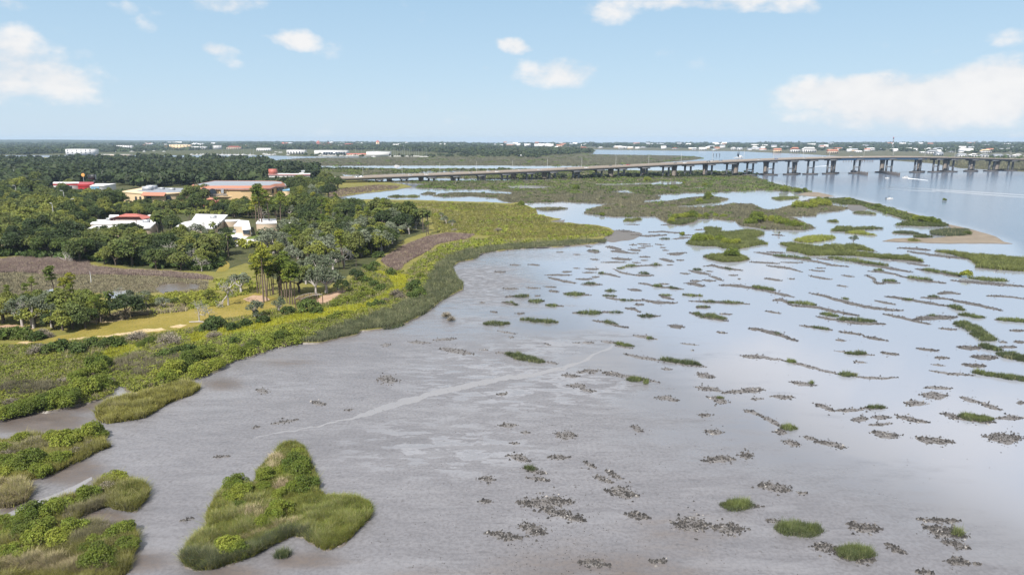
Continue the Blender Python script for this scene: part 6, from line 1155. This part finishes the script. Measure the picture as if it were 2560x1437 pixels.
def bridge(name, off, w, label, blue):
    rt = root(name, (0, 0, 0)); o0 = off
    m = MB(); sweep(m, [(o0, 1.5), (o0+w, 1.5), (o0+w, 1.95), (o0, 1.95)]); m.build('deck_slab', M['conc'], rt)
    m = MB(); sweep(m, [(o0+.4, 1.96), (o0+w-.4, 1.96), (o0+w-.4, 1.99), (o0+.4, 1.99)]); m.build('roadway', M['road'], rt)
    for a_ in (0, w-.35): m = MB(); sweep(m, [(o0+a_, 1.96), (o0+a_+.35, 1.96), (o0+a_+.28, 2.85), (o0+a_+.07, 2.85)]); m.build('barrier', M['conc'], rt)
    sb0, sb1 = bx(2095), bx(2312)
    for k in range(4):
        x = o0+1.2+k*(w-3.0)/3
        for seg, mt in ((S[S < sb0+8], 'conc_grey'), (S[(S > sb0-8) & (S < sb1+8)], 'bluesteel'), (S[S > sb1-8], 'conc_grey')):
            m = MB(); d = -1.1 if mt == 'bluesteel' and blue else 0.0; sweep(m, [(x, d), (x+.6, d), (x+.6, 1.5), (x, 1.5)], seg); m.build('girder', M[mt], rt)
    m = MB(); sweep(m, [(o0+w/2-.05, 1.995), (o0+w/2+.05, 1.995), (o0+w/2+.05, 2.0), (o0+w/2-.05, 2.0)]); m.build('road_line', M['whitewall'], rt)
    tag(rt, label, 'bridge'); return rt
NEAR = bridge('road_bridge', 0, 12.5, 'nearer of the twin bridges, on two legged frames', True); FAR = bridge('road_bridge', 17, 12.5, 'farther of the twin bridges, on wide flared columns', True)
def base(s, off): p = np.array([0, B0])+U*s+Vn*off; return p
def lpt(p, a, b, z): q_ = p+U*a+Vn*b; return (q_[0], q_[1], z)
def obox(mb, p, a0, b0, z0, a1, b1, z1):
    V = [lpt(p, a, b, z) for z in (z0, z1) for b in (b0, b1) for a in (a0, a1)]; mb.add(V, [(0, 2, 3, 1), (4, 5, 7, 6), (0, 1, 5, 4), (2, 6, 7, 3), (0, 4, 6, 2), (1, 3, 7, 5)])
TWO = [949, 1012, 1081, 1143, 1205, 1266, 1328, 1386, 1445, 1503, 1559, 1616, 1671, 1726, 1779, 1831, 1882, 1933, 1985, 2034, 2083, 2149, 2230, 2301, 2347, 2384, 2436, 2486, 2534]
WIDE = [980, 1062, 1145, 1222, 1300, 1379, 1464, 1549, 1631, 1711, 1790, 1868, 1944, 2017, 2115, 2239, 2333, 2398, 2466, 2530]
for px in TWO:
    s = bx(px); p = base(s, 6.2); z = float(zd(s)); m = MB(); w = .85; sp = 3.4   # legs spread across the road: seen nearly face on they stand apart
    for sg in (-1, 1):
        ca = sg*min(4.2, 2.2+z*.12); obox(m, p, ca-w, -w, -.4, ca+w, w, z-1.3)
    obox(m, p, -min(5.6, 3.4+z*.13), -5.6, z-1.3, min(5.6, 3.4+z*.13), 5.6, z-.02)
    if z > 8: ca = min(4.2, 2.2+z*.12)-w; obox(m, p, -ca, -.6, z*.42, ca, .6, z*.42+1.1)
    pr_ = m.build('pier', M['conc_grey'], NEAR)
    if px > 1870: m = MB(); obox(m, p, -7.5, -5, -.5, 7.5, 5, 1.5); m.build('footing', M['conc_dark'], pr_)
for px in WIDE:
    s = bx(px); p = base(s, 23.2); z = float(zd(s)); m = MB()
    lv = [(-.4, 2.5), (z*.55, 2.6), (z*.82, 3.0), (z*.93, 3.7), (z-.02, 4.6)]; V = []
    for zz, a_ in lv: V += [lpt(p, a, b, zz) for a, b in ((-a_, -1.3), (a_, -1.3), (a_, 1.3), (-a_, 1.3))]
    m.add(V, [(i*4+j, i*4+(j+1) % 4, (i+1)*4+(j+1) % 4, (i+1)*4+j) for i in range(4) for j in range(4)]); pr_ = m.build('pier', M['conc'], FAR)
    if px > 1840: m = MB(); obox(m, p, -7, -4, -.5, 7, 4, 1.5); m.build('footing', M['conc_dark'], pr_)
for i, (x0, y0, x1, y1) in enumerate([(2128,432,2166,438),(2201,432.5,2246,439.5)]):
    A = G(x0, y0); B = G(x1, y1); rt = root('channel_fender', (*A[:2], 0)); d = (B-A)[:2]; m = MB(); n_ = np.array([-d[1], d[0]])/np.linalg.norm(d)*.9
    V = [(*(q_), z) for z in (-.4, 3.2) for q_ in (-n_, d-n_, d+n_, n_)]; m.add(V, [(0, 1, 5, 4), (1, 2, 6, 5), (2, 3, 7, 6), (3, 0, 4, 7), (4, 5, 6, 7)]); m.build('timber_wall', M['conc_dark'], rt)
    for k in range(6): q_ = d*k/5+n_*1.4; m = MB(); m.tube([(*q_, -.5), (*q_, 4)], [.35, .3], 6); m.build('post', M['wood'], rt)
    tag(rt, ['dark timber fender at the left leg of the boat channel', 'dark timber fender at the right leg of the boat channel'][i], 'fender')
ORD = ['first', 'second', 'third', 'fourth', 'fifth', 'sixth', 'seventh', 'eighth', 'ninth', 'tenth', 'eleventh', 'twelfth', 'thirteenth', 'fourteenth', 'fifteenth', 'sixteenth', 'seventeenth', 'eighteenth', 'nineteenth', 'twentieth', 'twenty-first', 'twenty-second', 'twenty-third', 'twenty-fourth', 'twenty-fifth', 'twenty-sixth', 'twenty-seventh', 'twenty-eighth', 'twenty-ninth', 'thirtieth']
for i, px in enumerate([911, 1011, 1107, 1200, 1292, 1380, 1467, 1553, 1636, 1718, 1797, 1876, 1950, 2025, 2090, 2177, 2250, 2330, 2405, 2480, 2545]):
    s = bx(px); p = base(s, 14.6); lamp_at((p[0], p[1], float(zd(s))+1.0), 12.5, PI/2, 'lamp post on the bridge, %s counting from the low end' % ORD[i], 'lamp posts along the bridge')
# ------------------------------------------------------------------ vehicles and boats
def car_proto(c, van=False):
    rt = root('car', (0, 0, 0)); m = MB(); L = 4.6; hb_ = .95 if not van else 1.1
    m.prism([(-L/2, -.88), (L/2-.2, -.88), (L/2, -.6), (L/2, .6), (L/2-.2, .88), (-L/2, .88)], .32, hb_); m.build('body', M['car%d' % c], rt)
    x0, x1 = (-2.0, 1.4) if van else (-1.5, .9); m = MB(); t0 = 1.95 if van else 1.5
    V = [(x0, -.8, hb_), (x1+.6, -.8, hb_), (x1+.6, .8, hb_), (x0, .8, hb_), (x0+.3, -.68, t0), (x1, -.68, t0), (x1, .68, t0), (x0+.3, .68, t0)]; m.add(V, [(0, 1, 5, 4), (1, 2, 6, 5), (2, 3, 7, 6), (3, 0, 4, 7)]); m.build('windows', M['glass'], rt)
    m = MB(); m.add(V[4:], [(0, 1, 2, 3)]); m.box(x0+.3, -.68, t0-.06, x1, .68, t0+.02); m.build('roof', M['car%d' % c], rt)
    for x in (-1.4, 1.4):
        for y in (-.8, .8): m = MB(); m.tube([(x, y-.1, .33), (x, y+.1, .33)], [.33, .33], 10); m.build('wheel', M['rubber'], rt)
    KIDS[rt.name] = list(rt.children); return rt
bpy.context.view_layer.update()
CP = {}; CUSE = set()
for c in range(5): CP[c, 0] = car_proto(c); CP[c, 1] = car_proto(c, True)
bpy.context.view_layer.update()
for k, rt in CP.items(): KIDS[rt.name] = [o for o in bpy.data.objects if o.parent is rt]
CN = ['white', 'black', 'silver', 'red', 'dark blue']
def put_car(c, v, loc, rz, label, group):
    k = (c, v); o = CP[k]
    if k in CUSE: o = dup(CP[k], loc, rz)
    else: CUSE.add(k); o.location = loc; o.rotation_euler = (0, 0, rz)
    return tag(o, label, 'van' if v else 'car', group)
ang = math.atan2(BS, 1)
for i, (px, c, v, off) in enumerate([(892,0,1,3.2),(897,0,0,20),(905,0,1,9.2),(1028,0,0,3.2),(1071,0,0,9.2),(1141,1,0,20),(1180,2,0,3.2),(1234,0,1,20),(1249,0,0,9.2),(1315,0,0,20),(1351,0,0,3.2),(1418,1,0,3.2),(1474,0,0,9.2),(1545,1,0,20),(1573,2,0,20),(1596,3,0,26),(1691,1,0,3.2),(1721,0,0,9.2),(1773,1,1,3.2),(1803,0,1,20),(1811,2,1,9.2),(1900,0,0,3.2),(1950,4,0,9.2),(2013,0,0,3.2),(2085,0,0,20),(2153,0,1,20),(2163,0,0,9.2),(2258,1,0,20)]):
    s = bx(px); p = base(s, off); put_car(c, v, (p[0], p[1], float(zd(s))+2.0), ang if off < 15 else ang+PI, '%s %s on the bridge, %s vehicle from its low end' % (CN[c], 'van' if v else 'car', ORD[i]), 'traffic on the bridge')
for i, (px, py, c, v, rz, lab) in enumerate([(594,581,2,1,1.1,'silver van parked beside the porch block'),(586,602,1,0,1.0,'dark car parked on the pale drive'),(120,473,0,0,0,'white car at the left end of the showroom lot'),(131,473,1,0,0,'black car parked second in the showroom lot'),(142,473.5,0,0,0,'white car parked third in the showroom lot'),(153,473.5,4,0,0,'dark blue car parked last in the showroom lot')]):
    put_car(c, v, tuple(G(px, py, .36)), rz, lab, 'parked cars')
for k, o in CP.items():
    if k not in CUSE:
        for ch in KIDS[o.name]: bpy.data.objects.remove(ch)
        bpy.data.objects.remove(o)
def hull(mb, L, b, h, z=0):
    st = np.linspace(0, 1, 9); V = []
    for u in st:
        w = b*(1-max(0, (u-.45)/.55)**2.2)*(.92+.08*u); up = h*(1+.25*u*u); V += [(L*(u-.5), -w*.65, z-.2), (L*(u-.5), -w, z+up), (L*(u-.5), w, z+up), (L*(u-.5), w*.65, z-.2)]
    mb.add(V, [(i*4+j, (i+1)*4+j, (i+1)*4+(j+1) % 4, i*4+(j+1) % 4) for i in range(8) for j in range(4)]); mb.add(V[:4], [(0, 1, 2, 3)])
def boat(name, loc, rz, L, label, kind='open', group=None, masth=0):
    rt = root(name, loc, rz); m = MB(); hull(m, L, L*.17, L*.11); m.build('hull', M['whitewall'], rt)
    if kind == 'open':
        m = MB(); m.box(-L*.12, -L*.07, L*.1, L*.05, L*.07, L*.22); m.build('console', M['whitewall'], rt); m = MB(); m.box(-L*.56, -.3, .2, -L*.5, .3, 1.3); m.build('outboard_motor', M['dark'], rt)
    if kind == 'cabin':
        m = MB(); m.prism([(-L*.25, -L*.12), (L*.15, -L*.12), (L*.25, 0), (L*.15, L*.12), (-L*.25, L*.12)], L*.12, L*.26); cb = m.build('cabin', M['whitewall'], rt); m = MB(); m.box(-L*.18, -L*.125, L*.17, L*.15, L*.125, L*.22); m.build('window', M['glass'], cb); m = MB(); m.box(-L*.2, -L*.1, L*.36, L*.05, L*.1, L*.38); m.box(-L*.18, -L*.09, L*.25, -L*.16, L*.09, L*.37); m.build('canopy', M['whitewall'], cb)
    if masth:
        m = MB(); m.tube([(L*.08, 0, L*.1), (L*.08, 0, masth)], [.22, .14], 5); ms_ = m.build('mast', M['metal'], rt); m = MB(); m.tube([(L*.08, 0, L*.24), (-L*.35, 0, L*.24)], [.2, .16], 5); m.build('boom', M['whitewall'], ms_); m = MB(); m.prism([(-L*.15, -L*.09), (L*.2, -L*.06), (L*.2, L*.06), (-L*.15, L*.09)], L*.1, L*.17); m.build('cabin', M['whitewall'], rt)
    return tag(rt, label, 'boat', group)
bl = G(2224, 498); boat('motor_boat', tuple(bl), .12, 5.4, 'small white open boat with one person on the calm river', 'open')
bc = G(2264, 445.5); boat('motor_boat', tuple(bc), PI*.94, 7, 'white cabin boat with a bright wake by the bridge', 'cabin'); boat('motor_boat', tuple(G(2218, 446)), PI*.8, 4.5, 'small open boat left of the cabin boat', 'open'); boat('motor_boat', tuple(G(2347, 403)), 0, 6, 'white boat under the right bridge end', 'cabin'); boat('motor_boat', tuple(G(992, 416.5)), .1, 9, 'white cabin boat in the canal behind the bridge', 'cabin'); boat('motor_boat', tuple(G(1923, 423)), .3, 8, 'dark low boat behind the left river piers', 'open')
boat('motor_boat', tuple(G(2071, 413)), .2, 6, 'tiny boat trailing a thin wake beyond the bridge', 'open')
def wake(pts, w0, w1, label):
    px = np.array(pts, float); n = len(px); ww = np.linspace(w0, w1, n); up = px.copy(); up[:, 1] -= ww/2; dn = px.copy(); dn[:, 1] += ww/2
    sheet('wake', np.concatenate([up, dn[::-1]]), .02, M['foam'], 0, kind='stuff', label=label, cat='wake', raw=True)
wake([(2270,446.5),(2295,448.5),(2320,451.5)], 1.6, .6, 'white wake behind the cabin boat'); wake([(2032,417),(2050,416),(2070,415)], .4, .9, 'thin wake of the tiny boat beyond the bridge')
t = NT('slick_water'); p_ = t.pos(); n_ = t.noise(p_, .06, 4); pr = t.n('ShaderNodeBsdfPrincipled', i_Base_Color=t.mix(n_, (.115,.148,.198), (.15,.185,.235)), i_Roughness=.1); M['slick'] = t.out(pr.outputs[0])
for i, pts in enumerate([[(2215,466),(2330,473),(2450,481),(2600,490)], [(2330,476),(2440,485),(2540,492),(2620,497)], [(2200,470),(2280,476),(2340,479)]]):
    px = np.array(pts, float); px[:, 1] += 0; sheet('slick_water', np.concatenate([px-(0, 1.2), (px+(0, 1.6))[::-1]]), .01+.002*i, M['slick'], .1, seed=310+i, label='smooth pale streak on the river')
# the person in the boat: one skin-grown body
def person(loc, rz, label):
    me = bpy.data.meshes.new('person'); J = [(0,0,.95),(0,0,1.15),(0,0,1.42),(0,0,1.52),(0,0,1.66),(0,0,1.76),(0,.2,1.38),(.05,.27,1.12),(.22,.22,.98),(0,-.2,1.38),(.06,-.27,1.12),(.24,-.2,1.0),(0,.1,.9),(.03,.12,.5),(0,.13,.06),(.14,.14,.03),(0,-.1,.9),(.03,-.12,.5),(0,-.13,.06),(.14,-.14,.03)]
    me.from_pydata(J, [(0,1),(1,2),(2,3),(3,4),(4,5),(2,6),(6,7),(7,8),(2,9),(9,10),(10,11),(0,12),(12,13),(13,14),(14,15),(0,16),(16,17),(17,18),(18,19)], []); o = bpy.data.objects.new('person', me); COL.objects.link(o)
    md = o.modifiers.new('skin', 'SKIN'); rad = [.14,.13,.16,.06,.105,.08,.07,.05,.035,.07,.05,.035,.1,.065,.045,.04,.1,.065,.045,.04]
    for v, q_ in zip(me.skin_vertices[0].data, rad): v.radius = (q_, q_)
    me.skin_vertices[0].data[0].use_root = True; s2 = o.modifiers.new('sub', 'SUBSURF'); s2.levels = s2.render_levels = 1; me.materials.append(M['cloth']); o.location = loc; o.rotation_euler = (0, 0, rz)
    h = MB(); h.tube([(0, 0, 1.68), (0, 0, 1.74), (0, 0, 1.80)], [.115, .115, .06], 10); h.build('cap', M['dark'], o); return tag(o, label, 'person')
person((bl[0]-.6, bl[1], .45), .12, 'person in dark clothes standing in the small open boat')
# shrimp boat, markers, dock
a = G(1847, 396); rt = root('shrimp_boat', a, .25); m = MB(); hull(m, 22, 3.2, 2.4); m.build('hull', M['whitewall'], rt); m = MB(); m.box(1, -2.2, 2, 6.5, 2.2, 6); m.build('wheelhouse', M['whitewall'], rt); m = MB(); m.tube([(-1, 0, 2), (-1, 0, 17)], [.35, .2], 6); m.build('mast', M['dark'], rt)
for sg in (-1, 1): m = MB(); m.tube([(-1, sg*.8, 3), (-1.5, sg*3.6, 17.5)], [.3, .2], 5); m.build('outrigger', M['dark'], rt); m = MB(); m.add([(-1, sg*1, 4), (-1.4, sg*3.4, 15), (-4, sg*1.5, 6)], [(0, 1, 2)]); m.build('net', M['dark'], rt)
tag(rt, 'shrimp boat with dark raised outriggers beyond the bridge', 'boat')
for i, px in enumerate([1783, 1791, 1799]):
    a = G(px, 391.5); rt = root('channel_marker', a); m = MB(); m.tube([(0, 0, -.3), (0, 0, 6)], [.7, .5], 6); m.build('post', M['dark'], rt); m = MB(); m.box(-1, -.2, 4.5, 1, .2, 7); m.build('board', M['dark'], rt); tag(rt, 'dark channel marker left of the shrimp boat, %s of three' % ['leftmost', 'middle', 'rightmost'][i], 'marker', 'channel markers')
a = G(2108, 404.5); b = G(2225, 407); rt = root('fishing_dock', a); d = (b-a); m = MB(); m.box(d[0]*.35, 0, 2.0, d[0], 3, 2.5); m.build('deck', M['wood'], rt)
for i in range(24): x = d[0]*i/23; m = MB(); m.tube([(x, i % 2*3, -.5), (x, i % 2*3, 2.2+(i*7 % 5)*.5)], [.35, .3], 5); m.build('piling', M['wood'], rt)
m = MB(); m.box(d[0]*.55, .3, 2.5, d[0]*.63, 2.7, 5); m.build('hut', M['wood'], rt); tag(rt, 'old dark dock on pilings seen under the blue bridge span', 'dock')
# sail boats and motor boats of the marina
SB = [(977,372,392),(984,369,392),(988,371,392),(994,373,392),(1000,374,392),(1005,371,392),(1011,372,392),(1018,374,392),(1023,372,392),(1029,371,392),(1035,374,392),(1040,372,392),(1046,373,392),(1055,372,393),(1062,371,393),(1066,370,393),(889,370,389),(895,369,389),(904,373,389),(934,369,392.5),(748,367,380),(754,370,380),(762,370,384),(766,371,384),(780,375,388),(699,372,382),(703,371,382),(690,372,381),(686,378,386),
      (263,366,379),(278,368,379),(233,367,379),(300,369,379),(345,368,378),(385,368,378),(556,376,388),(572,375,388),(565,377,388),(604,374,388),(609,375,388),(626,377,389),(585,376,388),(596,376,388),(633,375,389),(520,377,387),(508,377,387)]
for i, (px, yt, yb) in enumerate(SB):
    a = G(px, yb, .2); b_ = boat('sail_boat', tuple(a), random.uniform(-.5, .5), 11, None, 'sail', 'sail boats in the marinas', (yb-yt)/FPX*a[1]); PEND.append((b_, 'white sail boat with bare mast', np.array([px, yb]), 'sail'))
LANDS = [(830,383,'the dark fronted hangar'), (944,386,'the big white warehouse'), (1020,384,'the thick row of masts'), (740,382,'the white flat building'), (310,372,'the white apartment block'), (590,380,'the left river bend'), (448,370,'the cream marina building')]
for i, (px, py) in enumerate([(803,390),(812,390.5),(822,390),(831,390.5),(840,390),(849,390.5),(857,390),(868,391),(876,391),(884,390.5),(893,391),(902,391),(910,391),(661,387),(668,388),(676,388.5),(685,388),(480,388),(492,388),(503,388),(516,388.5),(530,388),(545,388.5),(558,388.5),(575,389),(590,389),(610,389),(625,389.5),(720,388),(228,380),(250,380),(286,380),(330,380),(360,380),(410,380)]):
    b_ = boat('cabin_boat', tuple(G(px, py, .2)), random.uniform(-.6, .6)+(PI if i % 3 == 0 else 0), random.uniform(10, 15), None, 'cabin', 'motor boats in the marinas'); PEND.append((b_, 'white cabin boat', np.array([px, py]), 'sail'))
# ------------------------------------------------------------------ small things on the near shore
a = G(757, 763, .31); rt = root('garden_shelter', a); rA = [(738,750),(748,743),(760,738.5),(774,736),(790,736.5),(806,739)]; rB = [(752,751.5),(760,748.5),(770,744),(782,740.8),(794,740),(806,741)]
gA = [Vector(G(x, y, 2.9)-a+np.array([0, 0, .31])) for x, y in rA]; gB = [Vector(G(x, y, 2.6)-a+np.array([0, 0, .31])) for x, y in rB]
for g_, nm in ((gA, 'rail'), (gB, 'rail')): m = MB(); m.tube([tuple(v) for v in g_], .07, 5); m.build(nm, M['bark_pale'], rt)
for k in range(6):
    m = MB(); m.tube([tuple(gA[k]), tuple(gB[k])], .1, 4); m.build('slat', M['wood'], rt)
    if k < 5:
        for q_ in (.33, .66): m = MB(); m.tube([tuple(gA[k].lerp(gA[k+1], q_)), tuple(gB[k].lerp(gB[k+1], q_))], .1, 4); m.build('slat', M['wood'], rt)
    for g_ in (gA, gB): v = g_[k]; m = MB(); m.tube([(v.x, v.y, -.1), (v.x, v.y, v.z)], .12, 5); m.build('post', M['wood'], rt)
tag(rt, 'open wooden shelter frame with curved top by bare earth', 'shelter')
a = G(152, 858, .3); rt = root('notice_sign', a); m = MB(); m.box(-.5, -.03, .4, .0, .03, 1.1); m.build('board', M['dark'], rt); m = MB(); m.box(.05, -.03, .2, .4, .03, .9); m.build('white_board', M['whitewall'], rt); m = MB(); m.tube([(-.25, .06, -.1), (-.25, .06, 1.1)], .04, 5); m.build('post', M['wood'], rt); tag(rt, 'small leaning notice board at the lawn edge', 'sign')
a = G(228, 706, .3); m = MB(); m.tube([(0, 0, -.2), (.05, 0, 1.6), (.02, 0, 3.4)], [.12, .1, .05], 6); o = m.build('white_post', M['whitewall']); o.location = a; tag(o, 'pale thin post standing in the tan flat', 'post')
a = G(497, 806, .32); m = MB(); m.tube([(-2.2, 0, .12), (0, .2, .16), (2.1, -.1, .12)], [.14, .17, .12], 7); o = m.build('fallen_log', M['bark_pale']); o.location = a; tag(o, 'pale log lying under the bare lawn tree', 'log')
for i, (x, y, rz) in enumerate([(165, 652, .4), (182, 655, 2.0), (150, 648, 1.2)]):
    r_ = np.random.default_rng(77+i); tb = MB(); a = G(x, y, .35)
    for k in range(9): q_ = r_.normal(0, 1, 3); q_[2] = abs(q_[2])*.7; tb.tube([(0, 0, .1), tuple(q_*1.2), tuple(q_*2.4+r_.normal(0, .4, 3)*np.array([1, 1, .3]))], [.1, .07, .03], 5)
    o = tb.build('fallen_branch', M['bark_pale']); o.location = a; o.rotation_euler = (0, 0, rz); tag(o, ['bleached fallen branches on the brown reeds, middle heap', 'bleached fallen branches nearest the dark trees', 'bleached fallen branches, leftmost heap'][i], 'branch', 'fallen branches on the brown reeds')
# ------------------------------------------------------------------ a label of its own for every plant, bar and boat
LM = [l for l in LAND if l[2]]+[(1310,890,'the thick middle tussock'), (1240,805,'the paired tussocks'), (1470,777,'the bright middle tussock'), (1775,785,'the bent tussock'), (2430,840,'the wide dark grass ridge'), (1845,1255,'the lone round tussock'), (1990,1310,'the largest near tussock'), (2135,1380,'the corner tussock'), (2440,1040,'the mound tussock'), (970,950,'the lone mud bar'), (1320,1170,'the tiny bright tussock'), (2140,755,'the long slanting double bar'), (2050,910,'the long bowed bar'), (1850,830,'the lone bar with one tuft'), (1250,960,'the pale channel'), (2390,605,'the sand spit'), (1470,610,'the grassy point'), (1625,660,'the hooked bar'), (2500,940,'the right edge grass ridge'), (2100,800,'the long tussock on a bar'), (1370,1260,'the broad shell scatter'), (1730,1310,'the two dark shell mounds'), (2060,1080,'the broken chain of bars'), (2340,1330,'the dark wedge shaped bar')]
LT = [(300,500,'the lower peach wing'), (600,485,'the large peach building'), (270,560,'the white roofed blocks'), (500,555,'the largest white roofed block'), (610,595,'the concrete drive'), (780,750,'the wooden shelter'), (490,790,'the lawn'), (1060,620,'the right reed field'), (330,680,'the left reed field'), (180,465,'the red showroom'), (690,700,'the pine grove'), (1065,560,'the twin palms'), (80,800,'the left sandy patch'), (200,545,'the left wood edge'), (650,540,'the tall pines'), (840,480,'the inlet head'), (920,590,'the grey woods'), (720,437,'the red edged store'), (240,720,'the tan flat'), (570,740,'the dark lawn tree'), (430,590,'the tree front before the white roofs'), (60,620,'the left tree front'), (840,640,'the wood above the shelter'), (960,520,'the far palms')]
LS = [(560,915,'the creek mangroves'), (290,860,'the bright meadow patch'), (480,830,'the lawn edge'), (800,810,'the bright shore meadow'), (1020,720,'the cordgrass bend'), (110,940,'the brown sedge'), (300,960,'the creek'), (900,760,'the shelter earth'), (2210,525,'the green marsh strip'), (1720,545,'the bush row islet'), (1980,560,'the right mangroves of the long marsh'), (1850,595,'the islet with bays'), (1310,505,'the inlet mouth'), (690,1150,'the tip of the triangular islet'), (600,1260,'the left arm of the triangular islet'), (570,1380,'the lower arm of the triangular islet'), (110,1100,'the long mangrove islet'), (90,1350,'the hooked islet'), (280,1350,'the tip of the hooked islet'), (640,830,'the meadow bushes'), (1000,680,'the yellow meadow corner'), (200,1005,'the creek bank mangroves')]
def ordw(k): return 'nearest one' if k == 0 else ORD[k]+' one' if k < len(ORD) else None
from collections import defaultdict
grp = defaultdict(list)
for (o, noun, p, kd) in PEND:
    marks = LM if kd in ('oyster', 'tussock') else LANDV if kd == 'villa' else LANDS if kd == 'sail' else LS if kd in ('mang', 'shrub', 'dark', 'twig') else LT
    ds = sorted((math.hypot(p[0]-m[0], (p[1]-m[1])*2.4), m) for m in marks)
    d0, m = ds[0]; dx, dy = p[0]-m[0], (p[1]-m[1])*2.4
    w_ = ('right of ' if dx > 0 else 'left of ') if abs(dx) > abs(dy) else ('in front of ' if dy > 0 else 'beyond ')
    if d0 < 8: w_ = 'beside '
    grp[(noun, w_+m[2])].append((d0, o))
for (noun, where), L in grp.items():
    L.sort(key=lambda q_: q_[0])
    for k, (d, o) in enumerate(L):
        o['label'] = noun+' '+where+('' if len(L) == 1 else ', closest' if k == 0 else ', '+ORD[min(k, 29)]+' closest')
for o in COL.objects:
    if o.get('label') and len(str(o['label']).split()) > 16: o['label'] = str(o['label']).replace(' slanting', '').replace(' curved', '')
